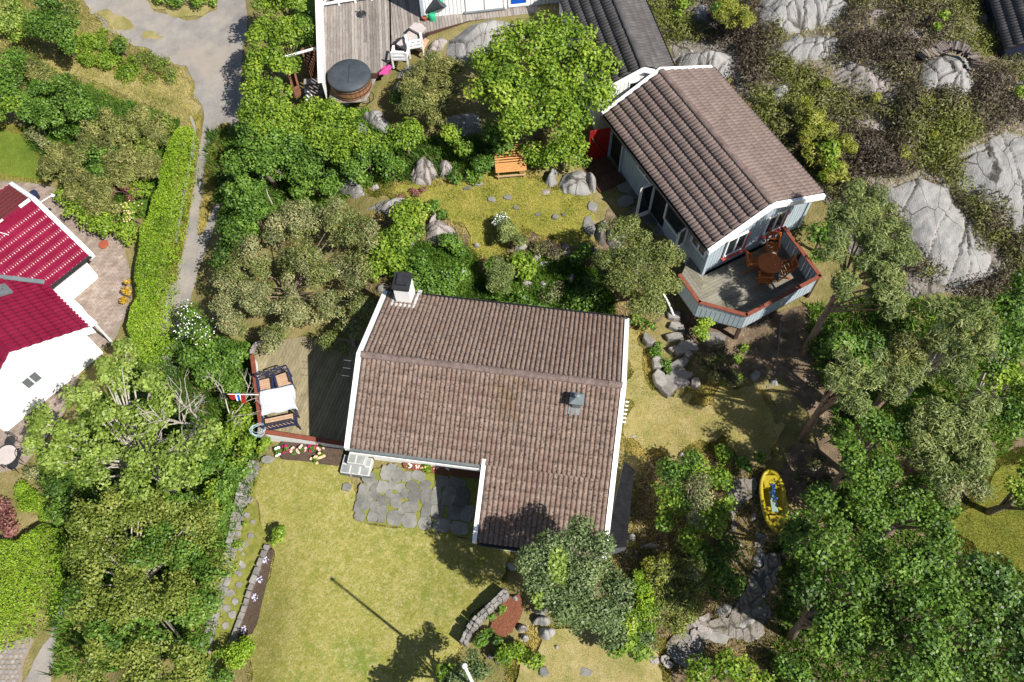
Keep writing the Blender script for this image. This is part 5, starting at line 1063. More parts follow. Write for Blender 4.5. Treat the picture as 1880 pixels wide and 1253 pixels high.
def rowing_boat():
    zc = float(TL(*at(1424, 918, .2)[:2])) + .06
    A, B = at(1412, 866, zc + .3), at(1428, 975, zc + .3); c = (A + B) / 2; c[2] = zc; d = B - A; d[2] = 0; Lb = np.linalg.norm(d); d /= Lb; n = np.array([-d[1], d[0], 0]); Lb += .1
    t = thing('rowing_boat', 'small bright yellow rowing boat lying on the shaded ground by the stone path', 'boat', c); hull = MB(); K, J = 22, 9; W = .40; V = []; F = []
    prof = lambda s: (max(0, 1 - abs(2 * s - 1)**2.6))**.55
    for i in range(K + 1):
        s = i / K; hw = W * prof(s) + .03; sheer = .34 + .10 * (2 * s - 1)**2; keel = .10 * abs(2 * s - 1)**3
        ring = []
        for j in range(J): a = pi * j / (J - 1); ring.append((-hw * cos(a), keel + (sheer - keel) * (1 - sin(a)**.8)))
        inner = [(x * .72 + 0, max(zz, .09) + .015 if abs(x) < hw * .8 else zz) for x, zz in ring]
        for x, zz in ring: V.append(c + d * (s - .5) * Lb + n * x + (0, 0, zz))
        for x, zz in inner[::-1]: V.append(c + d * (s - .5) * Lb * .93 + n * x + (0, 0, zz + .01))
    R = 2 * J
    for i in range(K):
        for j in range(R): F.append((i * R + j, i * R + (j + 1) % R, (i + 1) * R + (j + 1) % R, (i + 1) * R + j))
    F += [tuple(range(R))[::-1], tuple(range(K * R, (K + 1) * R))]
    hull.add(V, F); hull.build('hull', M['yellow'], t, smooth=True)
    for s, w_ in ((-.30, .24), (.34, .22)): m_ = MB(); m_.box(c + d * s * Lb + (0, 0, .36), d * .20, n * w_, (0, 0, .03)); m_.build('deck_panel', M['yellow'], t)
    m_ = MB(); m_.box(c + d * .02 + (0, 0, .30), d * .36, n * .10, (0, 0, .025)); m_.build('bench_seat', M['seatgrey'], t)
    for s in (-.22, .12): m_ = MB(); m_.box(c + d * s * Lb + n * .0 + (0, 0, .27), d * .05, n * .28, (0, 0, .02)); m_.build('thwart', M['yellow'], t)
    m_ = MB(); p = c - d * .52 - n * .0 + (0, 0, .43); q = [p + d * (.05 * sin(k * 2.1) + .035 * k) - n * (-.02 + .06 * cos(k * 1.7)) + (0, 0, .03 * (k % 3)) for k in range(16)]; m_.tube(q, .03, 6); o = m_.build('rope_bundle', M['bluerope']); tag(o, 'tangled bright blue rope lying in the bow of the yellow boat', 'rope')
rowing_boat()
bits()

# ------------------------------------------------------------------ stones: paving, walls, rocks
def stone(pts, z0, z1, name, m, parent, bev=.02):
    mb = MB(); mb.prism(pts, z0, z1, bev); return mb.build(name, m, parent)
def blob_poly(c, rx, ry, ang=0, n=8, jit=.15, sq=2.6):
    out = []
    for k in range(n):
        a = 2 * pi * (k + .5) / n; ca, sa = cos(a), sin(a); r = 1 / (abs(ca)**sq + abs(sa)**sq)**(1 / sq) * random.uniform(1 - jit, 1 + jit * .4)
        x, y = rx * r * ca, ry * r * sa; out.append((c[0] + x * cos(ang) - y * sin(ang), c[1] + x * sin(ang) + y * cos(ang)))
    return out
def patio():
    c = G(760, 920); t = thing('patio', 'stone-flagged patio with mossy joints in the corner of the house', 'patio', c)
    # hand-read stones: centre x, y and half sizes in photo pixels, rounder (2) or squarer (6)
    S = [(720,862,8,8,2.3),(711,870,11,12,2.3),(730,874,9,11,2.5),(747,877,9,8,3),(769,876,12,8,3),(677,880,10,9,2.5),(684,889,9,8,2.5),(691,899,11,9,2.3),(703,896,10,10,2.3),(721,893,9,7,2.2),(735,898,9,7,2.2),(757,893,10,7,2.3),(781,893,10,7,4),
         (668,900,9,8,2.5),(676,915,10,9,2.4),(663,914,8,8,2.3),(691,912,8,6,2.2),(743,908,7,8,2.5),(761,912,10,12,4),(783,914,10,11,5),(660,930,8,10,2.4),(673,928,7,9,2.3),(688,932,8,9,2.3),(704,922,10,9,2.4),(727,922,10,11,3),(754,933,14,8,5),(784,938,9,12,6),
         (661,949,9,8,3),(685,951,10,8,3),(703,945,7,13,5),(725,953,13,11,5),(752,957,12,11,5),(780,963,11,9,5),(714,908,6,6,2.2),(698,938,6,5,2.3),(738,938,6,6,2.3),
         (812,886,11,8,6),(839,889,16,8,6),(801,912,8,13,6),(825,913,12,14,6),(850,915,12,15,6),(805,941,9,12,6),(836,943,13,11,6),(859,945,10,12,6),(812,966,14,10,6),(844,972,15,9,6),(796,916,5,11,5),(797,940,5,9,5)]
    tl, tr = G(700, 870), G(880, 895); ang = atan2(tr[1] - tl[1], tr[0] - tl[0])
    for x, y, rx, ry, sq in S:
        p = G(x, y); k = mpp(p); z = float(TL(p[0], p[1])); stone(blob_poly(p, rx * k * 1.17, ry * k * 1.34, ang + random.uniform(-.12, .12), 10, .10 if sq > 4 else .2, sq + .9), z - .05, z + .125 + random.uniform(-.008, .012), 'paving_stone', M['slate'], t, .012)
    t2 = thing('stone_steps', 'two-tier pale stone steps with white mortar joints at the corner of the house', 'steps', G(655, 860))
    q = [G(627, 838), G(688, 846), G(683, 872), G(626, 868)]
    e = (q[1] - q[0]); e[2] = 0; W = np.linalg.norm(e); e /= W; n = np.array([-e[1], e[0], 0]); o = G(627, 872); o[2] = 0
    for (u0, u1, v0, v1, z0, z1) in ((0, .98, 0, .62, 0, .26), (.22, .80, .28, .95, .262, .52)):
        b = MB(); b.prism([(o + e * u + n * v)[:2] for u, v in ((u0, v0), (u1, v0), (u1, v1), (u0, v1))], z0 - .1, z1); b.build('step_block', M['mortar'], t2)
        nx, ny = (3, 2) if z1 < .3 else (2, 2)
        for i in range(nx):
            for j in range(ny):
                a0, a1 = u0 + (u1 - u0) * i / nx, u0 + (u1 - u0) * (i + 1) / nx; b0, b1 = v0 + (v1 - v0) * j / ny, v0 + (v1 - v0) * (j + 1) / ny
                jj = lambda: random.uniform(-.03, .03); g = .022; P = [(a0 + g + jj() * .4, b0 + g), (a1 - g + jj(), b0 + g), (a1 - g + jj(), b1 - g), (a0 + g + jj(), b1 - g)]
                stone([(o + e * u + n * v)[:2] for u, v in P], z1 - .03, z1 + .012, 'step_slab', M['lime_st'], t2, .006)
        if z1 < .3:
            for k in range(3): p = o + e * (k * W / 3 * .98 + .02); m_ = MB(); m_.box(p + e * .15 + (0, 0, .1) - n * .012, e * .145, n * .012, (0, 0, .12)); m_.build('riser_stone', M['steel'], t2)
patio()
def scatter_stones(name, label, cat, spec, m, group=None):
    for k, (x, y, rx, ry, h, lab) in enumerate(spec):
        p = G(x, y); s = mpp(p); mb = MB(); z = float(TL(p[0], p[1])); mb.prism(blob_poly(p, rx * s, ry * s * 1.1, random.uniform(-.3, .3), 9, .22, 2.5), z - .08, z + h + .09, min(.04, h * .5)); o = mb.build(name, m); tag(o, lab, cat, group)
scatter_stones('stepping_stone', '', '', [(637,896,9,8,.03,'square grey stepping stone in the lawn left of the patio'),(492,845,12,8,.04,'pale rounded slab at the top of the garden path beside the rose bed'),(903,369,8,5,.03,'oval stepping stone in the upper lawn, left one of the pair'),(932,365,8,5,.03,'oval stepping stone in the upper lawn, right one of the pair'),(947,384,5,4,.03,'small stepping stone between the oval pair and the white-flowered shrub'),(1019,401,6,5,.06,'whitish stone lying in the middle of the upper lawn'),(988,396,6,3,.02,'flat stone in the upper lawn left of the whitish stone'),(1034,397,4,3,.03,'tiny pale stone right of the whitish stone in the upper lawn'),(1081,418,12,22,.05,'long smooth grey slab at the right edge of the upper lawn'),(1087,382,10,11,.05,'square grey slab above the long slab at the lawn edge'),
    (1072,1235,17,8,.05,'oval grey stone lying in the dry grass at the bottom edge'),(998,1235,10,9,.12,'dark stone beside the yellow-green shrub at the bottom edge'),(858,348,9,3,.02,'thin pale stone on the upper lawn below the boulders'),(880,341,10,3,.02,'flat white stone edging the upper lawn near the bench')], M['slate'])
def stone_wall(name, label, line, h, wd, m, n, part='wall_stone', z0=None, sink=.5, group=None, two=1):
    P = [G(x, y) for x, y in line]; c = P[len(P) // 2]; t = thing(name, label, 'wall', c, group=group); seg = [np.linalg.norm((b - a)[:2]) for a, b in zip(P[:-1], P[1:])]; tot = sum(seg)
    def pt(s):
        for a, b, l in zip(P[:-1], P[1:], seg):
            if s <= l: return a + (b - a) * s / l, (b - a) / np.linalg.norm((b - a)[:2])
            s -= l
        return P[-1], (P[-1] - P[-2]) / np.linalg.norm((P[-1] - P[-2])[:2])
    ks = np.sort(np.concatenate([[0], (np.arange(1, n) + RNG.uniform(-.25, .25, n - 1)) / n, [1]])) * tot
    for a, b in zip(ks[:-1], ks[1:]):
        (p, d), (q, d2) = pt(a + .01), pt(b - .01); nn = np.array([-d[1], d[0]]); w1 = wd * random.uniform(.85, 1.15); cuts = [-1, 1] if two == 1 else [-1, random.uniform(-.3, .3), 1]
        for c0, c1 in zip(cuts[:-1], cuts[1:]):
            j = lambda: random.uniform(-.02, .02)
            o0, o1 = nn * w1 / 2 * (c0 + .03), nn * w1 / 2 * (c1 - .03); Q = [p[:2] + o0 + j(), q[:2] + o0 + j(), q[:2] + (o0 + o1) / 2 * 1 + d[:2] * .02, q[:2] + o1 + j(), p[:2] + o1 + j()]
            zt = max(p[2], q[2]) + h + random.uniform(-.03, .03); stone(Q, min(p[2], q[2]) - sink, zt, part, m, t, .025)
    return t
stone_wall('retaining_wall', 'dry stone retaining wall along the left side of the garden path', [(470,848),(452,890),(440,930),(432,985),(414,1060),(392,1140),(378,1200)], .12, .42, M['wallstone'], 24, two=2, sink=.9)
stone_wall('edging_wall', 'low grey stone edging between the garden path and the lilac flower bed', [(493,1002),(478,1040),(462,1085),(450,1120),(436,1160),(428,1185)], .24, .17, M['wallstone'], 13)
stone_wall('curved_wall', 'curved dry stone wall round the raised bark bed at the lower lawn edge', [(932,1092),(910,1112),(884,1136),(864,1160),(852,1186)], .62, .24, M['wallstone'], 14, two=2)
stone_wall('garden_kerb', 'line of small grey stones edging the lawn behind the yellow shrub', [(455,1000),(446,1030),(440,1060)], .06, .16, M['wallstone'], 6)
def path_stones():
    t = thing('path_paving', 'flat grey stones set in the grassy left garden path', 'paving', G(455, 980))
    for x, y, r in ((455,905,8),(462,878,9),(470,872,6),(448,925,9),(460,920,8),(442,950,8),(455,948,7),(462,985,7),(452,1000,8),(444,1008,6),(447,1040,6),(440,1075,7),(425,1090,9),(433,1105,7),(418,1118,8),(428,1130,9),(415,1150,8),(474,862,7),(466,960,5),(436,1052,5)):
        p = G(x, y); k = mpp(p); z = float(TL(p[0], p[1])); stone(blob_poly(p, r * k, r * k * .9, random.uniform(0, 3), 7, .25), z - .05, z + .115 + random.uniform(0, .02), 'path_stone', M['wallstone'], t, .012)
    t = thing('flagstone_path', 'pale flagstone steps on the rocky path at the lower right', 'paving', G(1270, 1165))
    for x, y, rx, ry, a in ((1243,1206,22,12,.6),(1259,1196,17,6,.65),(1267,1180,18,8,.65),(1272,1166,7,9,.2),(1276,1176,10,6,.8),(1275,1147,7,6,.3),(1286,1155,8,7,.4),(1298,1159,7,5,.5),(1288,1166,12,7,.7),(1314,1172,20,11,.3),(1219,1212,9,8,.2),(1200,1214,8,7,0),(1226,1222,8,6,.4),(1287,1138,6,4,.2)):
        p = G(x, y); k = mpp(p); z = float(TL(p[0], p[1])); stone(blob_poly(p, rx * k * 1.1, ry * k * 1.25, -a, 6, .25, 4), z - .08, z + .17 + random.uniform(0, .04), 'flagstone', M['rockpink'] if rx < 11 else M['wallstone'], t, .02)
    t = thing('rock_steps', 'natural stone steps climbing from the dry lawn towards the cabin deck', 'steps', G(1240, 680))
    for x, y, rx, ry, h, m in ((1225,716,15,12,.32,'wallstone'),(1210,700,11,16,.30,'wallstone'),(1243,706,17,9,.26,'rockpink'),(1240,690,20,9,.24,'wallstone'),(1258,692,11,8,.24,'wallstone'),(1245,672,18,8,.22,'wallstone'),(1240,644,10,7,.22,'rockpink'),(1256,640,16,9,.22,'wallstone'),(1238,620,15,7,.2,'wallstone'),(1275,703,8,9,.2,'rockpink'),(1264,653,7,5,.26,'rockpink'),(1272,641,7,7,.22,'wallstone'),(1190,628,8,12,.3,'wallstone'),(1207,668,8,12,.28,'wallstone'),(1312,625,20,13,.30,'wallstone'),(1243,600,14,9,.15,'wallstone'),(1237,580,10,8,.12,'wallstone')):
        p = G(x, y, .1); k = mpp(p); z = float(TL(p[0], p[1])); stone(blob_poly(p, rx * k * 1.18, ry * k * 1.3, random.uniform(-.5, .5), 6, .34, 4), z - .2, z + h * .8 + .1, 'step_stone', M[m], t, .03)
    t = thing('stone_terrace', 'dark slate slabs laid along the shaded long wall of the cabin', 'paving', G(1150, 350))
    for x, y, rx, ry in ((1102,318,16,12),(1120,332,12,10),(1148,345,13,12),(1165,358,15,10),(1150,372,16,11),(1178,385,16,12),(1195,405,14,11),(1165,395,12,9),(1210,425,13,10),(1185,360,10,10),(1112,305,12,8)):
        p = G(x, y); k = mpp(p); z = float(TL(p[0], p[1])); stone(blob_poly(p, rx * k * 1.1, ry * k * 1.25, random.uniform(-.6, .6), 6, .25, 4), z - .1, z + .06 + random.uniform(0, .03), 'slate_slab', M['slate'], t, .02)
path_stones()
def pavers():
    t = thing('paving', 'brownish clay block paving of the yard round the red-roofed house', 'paving', G(200, 500)); poly = np.array([p[:2] for p in Gs([(-40,325),(30,332),(100,347),(168,387),(222,440),(237,500),(232,570),(209,622),(158,656),(118,757),(38,857),(-40,875)])])
    ang = radians(38); d = np.array([cos(ang), sin(ang)]); n = np.array([-d[1], d[0]]); A, B = .23, .115; P = []
    o = G(200, 520)[:2]
    for j in range(-90, 90):
        for i in range(-60, 60): P.append(o + d * (i + .5 * (j % 2)) * A + n * j * B)
    P = np.array(P); P = P[psd(P, poly) < -.06]; P = P[np.argsort(np.hypot(P[:, 0] - o[0], P[:, 1] - o[1]))]; z = TL(P[:, 0], P[:, 1]); rest = MB()
    mb = MB(); a, b = d * (A / 2 - .006), n * (B / 2 - .006); mb.hexa([(*(s * a + q * b), zz) for zz in (-.04, 0) for s, q in ((-1, -1), (1, -1), (1, 1), (-1, 1))]); me = mb.mesh('paver'); me.materials.append(M['paver'])
    for k, (p, zz) in enumerate(zip(P, z)):
        h = zz + .062 + random.uniform(-.004, .004)
        if k < 300: ob = bpy.data.objects.new('paver', me); link(ob); ob.parent = t; ob.location = Vector((p[0], p[1], h)) - t.location
        else:
            rest.hexa([(*(p + s * a + q * b), h + zz2) for zz2 in (-.04, 0) for s, q in ((-1, -1), (1, -1), (1, 1), (-1, 1))])
    rest.build('paver_field', M['paver'], t, kind='stuff')
    t = thing('cobbles', 'rounded cobblestone patch at the bottom left corner', 'paving', G(25, 1225)); poly = np.array([p[:2] for p in Gs([(-30,1200),(28,1184),(62,1174),(44,1215),(32,1280),(-30,1280)])]); rest = MB(); k = 0; lo, hi = poly.min(0), poly.max(0)
    for j in range(int((hi[1] - lo[1]) / .155)):
        for i in range(int((hi[0] - lo[0]) / .16)):
            p = lo + np.array([i * .16 + .08 * (j % 2), j * .155]) + RNG.uniform(-.015, .015, 2)
            if psd(p[None], poly)[0] < -.07: zz = float(TL(*p)); rest.prism(blob_poly(p, .072, .068, random.uniform(0, 3), 7, .15, 2.5), zz, zz + .08 + random.uniform(-.008, .01), .015)
    rest.build('cobblestone', M['cobble'], t, kind='stuff')
    # pale kerb line beside the hedge and the road
    kb = thing('kerb', 'thin pale kerb stones between the bright hedge and the gravel road', 'kerb', G(350, 300)); P = Gs([(352,218),(360,240),(357,268),(350,310),(341,345),(334,400),(324,450)])
    for a, b in zip(P[:-1], P[1:]):
        for k in range(2): m_ = MB(); m_.beam(a + (b - a) * (k / 2 + .01) + (0, 0, .07), a + (b - a) * (k / 2 + .49) + (0, 0, .07), .10, .16); m_.build('kerb_stone', M['lime_st'], kb)
pavers()

def rock(label, outline, h, m='rock', crack=1.0, cs=1.4, res=.05, name='rock', tilt=(0, 0), group=None, rough=.05, power=.38, dirn=None, cdepth=.13):
    P = [G(x, y, h * .6) for x, y in outline]; poly = np.array([p[:2] for p in P]); c = poly.mean(0); lo, hi = poly.min(0) - .2, poly.max(0) + .2
    res = .045 if (hi - lo).max() < 3.5 else .05
    nx, ny = max(4, int((hi[0] - lo[0]) / res)), max(4, int((hi[1] - lo[1]) / res)); gx, gy = np.meshgrid(np.linspace(lo[0], hi[0], nx + 1), np.linspace(lo[1], hi[1], ny + 1)); Q = np.stack([gx.ravel(), gy.ravel()], 1)
    seed = abs(hash(label)) % 1000 if False else sum(map(ord, label)) % 997
    wob = np.stack([fbm(Q[:, 0] * 1.6, Q[:, 1] * 1.6, 3, seed), fbm(Q[:, 0] * 1.6, Q[:, 1] * 1.6, 3, seed + 50)], 1) * .14
    sd = -psd(Q + wob, poly); size = max(sd.max(), .05); k = np.clip(sd / min(size, .9), 0, 1)**power
    z = TL(Q[:, 0], Q[:, 1]) - .12 + (h + .12) * k + fbm(Q[:, 0] * 1.1, Q[:, 1] * 1.1, 5, seed + 3) * rough * 1.1 * k + fbm(Q[:, 0] * 3.2 + 5, Q[:, 1] * 3.2, 4, seed + 8) * .05 * k + fbm(Q[:, 0] * 5, Q[:, 1] * 5, 3, seed + 5) * .018 + (Q - c) @ np.array(tilt) * k
    rf = np.random.default_rng(seed + 77); hgt = np.full(len(Q), 9.0)
    for _ in range(9):
        a_ = rf.uniform(0, 2 * pi); sl = rf.uniform(.15, .75) * h / max(size, .25); hgt = np.minimum(hgt, h * rf.uniform(.78, 1.15) + h * .35 - sl * ((Q - c + wob * .8) @ np.array([cos(a_), sin(a_)])))
    z = z + np.where(k > 0, np.minimum(hgt - h, 0) * np.clip(k, 0, 1), 0)
    CK = np.zeros(len(Q))
    if crack:
        r = np.random.default_rng(seed); n = max(3, int((hi - lo).prod() / (cs * cs))); S = r.uniform(lo, hi, (n, 2)); W2 = Q + wob * 1.2
        ax = np.array([[1, 0], [0, 1.]]) if dirn is None else np.array([[cos(dirn) * .55, sin(dirn) * .55], [-sin(dirn) * 1.5, cos(dirn) * 1.5]])
        D = np.sqrt((((W2[:, None] - S[None]) @ ax.T)**2).sum(2)); D.sort(1); g = D[:, 1] - D[:, 0]; cid = np.clip(1 - g / (.045 + .05 * np.clip(fbm(Q[:, 0] * 1.3, Q[:, 1] * 1.3, 2, seed + 9) + .3, 0, 1)), 0, 1)
        z -= crack * cdepth * cid
        CK = cid * min(1, crack + .2) * .95
        idx = np.argmin(np.sqrt((((W2[:, None] - S[None]) @ ax.T)**2).sum(2)), 1); st = r.uniform(-1, 1, n); z += crack * .035 * st[idx] * k + crack * .025 * (((W2 - S[idx]) * r.uniform(-1, 1, (n, 2))[idx]).sum(1)) * k
    ok = sd > -.14; i = (np.arange(ny)[:, None] * (nx + 1) + np.arange(nx)).ravel(); F = np.stack([i, i + 1, i + nx + 2, i + nx + 1], 1); F = F[ok[F].all(1)]
    used, inv = np.unique(F, return_inverse=True); V = np.stack([Q[used, 0], Q[used, 1], z[used]], 1)
    V0 = np.array([c[0], c[1], float(TL(*c))]); o = child(name, np_mesh(name, V - V0, inv.reshape(F.shape), CK[used] if M[m] in (M['rock'], M['rockpink']) else None, smooth=True), M[m], None); o.location = V0; o['label'] = label; o['category'] = 'rock'
    if group: o['group'] = group
    ROCKS.append(np.array(outline)); return o
ROCKS = []
def rocks():
    B = 'bedrock outcrops on the heather hill'
    rock('broad cracked grey bedrock slab left of the heather strip on the right', [(1630,340),(1690,320),(1742,345),(1780,395),(1800,436),(1826,465),(1826,500),(1780,525),(1735,520),(1690,505),(1668,450),(1648,420),(1638,380)], .35, 'rock', 1, 1.5, .09, 'rock_outcrop', group=B, power=.22, dirn=1.2)
    rock('largest smooth grey bedrock slab at the right edge', [(1744,285),(1795,258),(1850,230),(1920,240),(1935,410),(1900,455),(1868,432),(1826,390),(1774,348),(1750,318)], .4, 'rock', 1, 1.7, .09, 'rock_outcrop', group=B, power=.22, dirn=1.5)
    rock('rounded cracked bedrock dome under the row of old roof tiles', [(1678,142),(1696,100),(1745,88),(1784,100),(1798,140),(1790,178),(1770,186),(1742,166),(1696,162)], .45, 'rock', 1, .8, .08, 'rock_outcrop', group=B, dirn=1.4)
    rock('grey bedrock slab at the top edge above the heather', [(1380,12),(1405,-35),(1520,-45),(1562,8),(1520,48),(1450,58),(1392,46)], .35, 'rock', 1, 1.0, .09, 'rock_outcrop', group=B, dirn=1.2)
    rock('split grey bedrock ledge just below the top edge slab', [(1422,78),(1465,60),(1545,58),(1552,88),(1500,106),(1440,108)], .35, 'rock', 1, .7, .08, 'rock_outcrop', group=B, dirn=1.2)
    rock('pinkish cracked ledge in the middle of the heather', [(1518,122),(1560,106),(1606,118),(1640,145),(1664,172),(1628,188),(1586,172),(1552,158),(1522,144)], .25, 'rockpink', 1, .6, .08, 'rock_outcrop', group=B)
    rock('small pink ledge in the heather left of the cracked ledge', [(1570,178),(1592,172),(1598,192),(1578,196)], .2, 'rockpink', 0, .6, .07, 'rock_outcrop', group=B)
    rock('pale pointed boulder in the heather beside the cabin roof', [(1414,160),(1432,145),(1455,142),(1448,170),(1440,188),(1422,196)], .5, 'rock', .4, .8, .06, group=B)
    rock('pale boulder lying between the cabin roof and the annexe', [(1232,95),(1262,78),(1300,80),(1355,90),(1360,130),(1335,140),(1300,122),(1240,122)], .55, 'rock', 1, .7, .08, 'rock_outcrop', dirn=1.4)
    rock('shaded grey boulder right of the annexe at the top', [(1255,30),(1275,8),(1305,2),(1305,30),(1280,48)], .5, 'rock', .4, .8, .07)
    rock('pinkish bare ground slab beside the tiles of the cabin roof', [(1362,195),(1385,200),(1395,225),(1400,245),(1380,230)], .15, 'rockpink', .3, .6, .07)
    rock('white quartz stone near the top right corner', [(1797,26),(1808,20),(1818,34),(1814,42),(1802,36)], .25, 'lime_st', 0, 1, .06)
    rock('cracked pinkish stone at the right edge near the top', [(1850,55),(1870,50),(1900,58),(1900,72),(1862,70)], .25, 'rockpink', .6, .5, .06)
    rock('grey ledge at the right edge above the largest slab', [(1850,150),(1890,140),(1920,160),(1910,190),(1870,185)], .25, 'rock', 1, .7, .08, 'rock_outcrop', group=B)
    rock('low grey bedrock shelf below the top right corner', [(1640,60),(1680,45),(1710,62),(1690,82),(1655,80)], .2, 'rockpink', 1, .6, .08, 'rock_outcrop', group=B)
    rock('pinkish bedrock shelf left of the broad slab', [(1560,215),(1600,205),(1640,225),(1620,250),(1580,245)], .18, 'rockpink', 1, .6, .08, 'rock_outcrop', group=B)
    rock('pink grit patch at the top between heather mounds', [(1585,20),(1612,10),(1640,22),(1625,32),(1595,36)], .15, 'rockpink', .4, .5, .07)
    rock('huge smooth grey boulder beside the white house at the top', [(812,75),(822,55),(850,38),(890,25),(940,18),(985,22),(1000,40),(985,60),(930,70),(870,95),(830,110)], .9, 'rock', .9, 1.5, .08, 'boulder', power=.5)
    rock('grey rock slab under the mattress at the deck edge', [(775,100),(790,72),(812,62),(825,72),(812,92),(795,108)], .3, 'rockpink', .6, .6, .06, 'boulder')
    rock('low grey rocks between the garden chairs and the dark boulder', [(722,128),(745,122),(775,118),(778,132),(750,142),(728,140)], .3, 'rock', .8, .4, .06, 'boulder')
    rock('dark rounded boulder below the towel by the hot tub', [(712,150),(725,140),(748,150),(752,175),(735,188),(716,180)], .5, 'rock', .2, 1.2, .07, 'boulder')
    rock('long grey sloping rock in the shrubs below the bicycle', [(660,196),(690,193),(705,205),(718,225),(712,250),(690,235),(668,218)], .45, 'rock', .7, .7, .07, 'boulder')
    rock('small grey rock left of the long sloping rock', [(648,222),(664,220),(678,236),(668,244),(652,240)], .3, 'rock', .4, .6, .07, 'boulder')
    rock('shaded grey ledge under the big bright tree', [(812,214),(850,202),(880,205),(890,235),(850,246),(822,236)], .4, 'rock', .5, .8, .07, 'rock_outcrop')
    rock('cracked granite boulder in the middle of the upper shrub border', [(745,318),(760,290),(780,278),(800,295),(804,312),(790,332),(765,334)], .55, 'rockpink', 1, .55, .06, 'boulder')
    rock('pale granite boulder right of the cracked one in the border', [(806,300),(814,286),(830,290),(836,306),(822,318),(808,320)], .45, 'rockpink', .5, .6, .06, 'boulder')
    rock('steep grey boulder by the bare sticks at the left of the upper lawn', [(614,330),(622,316),(645,318),(664,335),(668,352),(645,358),(622,350)], .6, 'rock', .7, .7, .06, 'boulder')
    rock('small low pink rock next to the steep boulder', [(672,342),(690,336),(698,344),(682,348)], .2, 'rockpink', 0, 1, .06)
    rock('long blocky grey ledge on the left of the upper lawn', [(662,378),(690,366),(740,356),(748,364),(728,384),(712,392),(690,382)], .35, 'rock', 1, .42, .06, 'rock_outcrop', dirn=.2)
    rock('pale pink split rock below the upper lawn', [(780,405),(795,390),(815,400),(838,415),(832,432),(800,442),(784,434)], .45, 'rockpink', 1, .6, .06, 'boulder')
    rock('thin upright slab leaning on the split rock', [(784,410),(797,388),(801,392),(788,416)], .5, 'rockpink', 0, 1, .05, 'boulder')
    rock('big grey cracked boulder group right of the bench', [(1018,335),(1030,312),(1060,303),(1082,308),(1094,345),(1080,350),(1030,348)], .6, 'rock', 1, .6, .06, 'boulder')
    rock('rounded grey boulder at the left end of the boulder group', [(996,330),(1008,308),(1022,306),(1020,328),(1010,338)], .5, 'rock', .3, .8, .06, 'boulder')
    rock('flat pinkish stone in front of the boulder group', [(992,345),(1005,340),(1020,346),(1012,358),(996,358)], .12, 'rockpink', .3, .8, .06)
    rock('smooth grey boulder half at the right of the boulder group', [(1074,315),(1086,308),(1096,330),(1092,345),(1080,335)], .55, 'rock', .2, 1, .06, 'boulder')
    rock('tall grey rock beside the long slab at the right of the upper lawn', [(1092,440),(1096,415),(1108,388),(1118,400),(1112,430),(1110,448),(1098,446)], .55, 'rock', .7, .7, .06, 'boulder')
    rock('grey rock under the olive tree right of the tall rock', [(1114,445),(1120,415),(1135,405),(1150,425),(1140,450),(1125,456)], .45, 'rock', .8, .6, .06, 'boulder')
    rock('rounded grey stone below the long slab', [(1086,455),(1096,450),(1112,468),(1108,474),(1092,466)], .35, 'rock', 0, 1, .05, 'boulder')
    rock('rounded grey stone right of the other below the long slab', [(1110,456),(1124,458),(1134,466),(1120,470)], .35, 'rock', 0, 1, .05, 'boulder')
    R = 'small rocks in the shady rock garden'
    for k, (x, y, rx, ry, lab) in enumerate(((955,452,16,10,'angular rock at the upper left of the rock garden'),(985,470,12,13,'white-veined rock in the centre of the rock garden'),(996,486,14,8,'pale rock below the white-veined one'),(1040,452,12,8,'light rock near the lower edge of the upper lawn'),(1036,462,10,7,'grey rock just below the light one at the lawn edge'),(970,523,20,12,'broad pinkish rock in front of the grey young pine'),(1000,520,10,8,'grey rock right of the broad pinkish one'),(1052,510,10,12,'shaded rock under the olive tree'),(848,497,10,6,'pale rock between the two green shrubs behind the house'),(850,552,14,8,'pinkish rock beside the eave behind the house'),(1040,560,16,4,'flat pale rock near the back eave'),(968,545,9,5,'low pale rock in the greenery near the back eave'),(758,446,8,5,'small rock right of the lime shrub'),(1025,475,8,9,'blueish shaded rock in the rock garden'),(702,528,18,9,'pale rock behind the chimney'),(645,545,8,7,'small pale stone under the dusty shrub'),(875,450,7,4,'thin pale stone at the lower tip of the upper lawn'),(893,483,6,5,'small pale stone at the foot of the young pine'))):
        rock(lab, [(x + rx * cos(a) * random.uniform(.8, 1.1), y + ry * sin(a) * random.uniform(.8, 1.1)) for a in np.linspace(0, 2 * pi, 9)[:-1]], .28, 'rockpink' if k % 2 else 'rock', .6, .45, .06, 'rock', group=R)
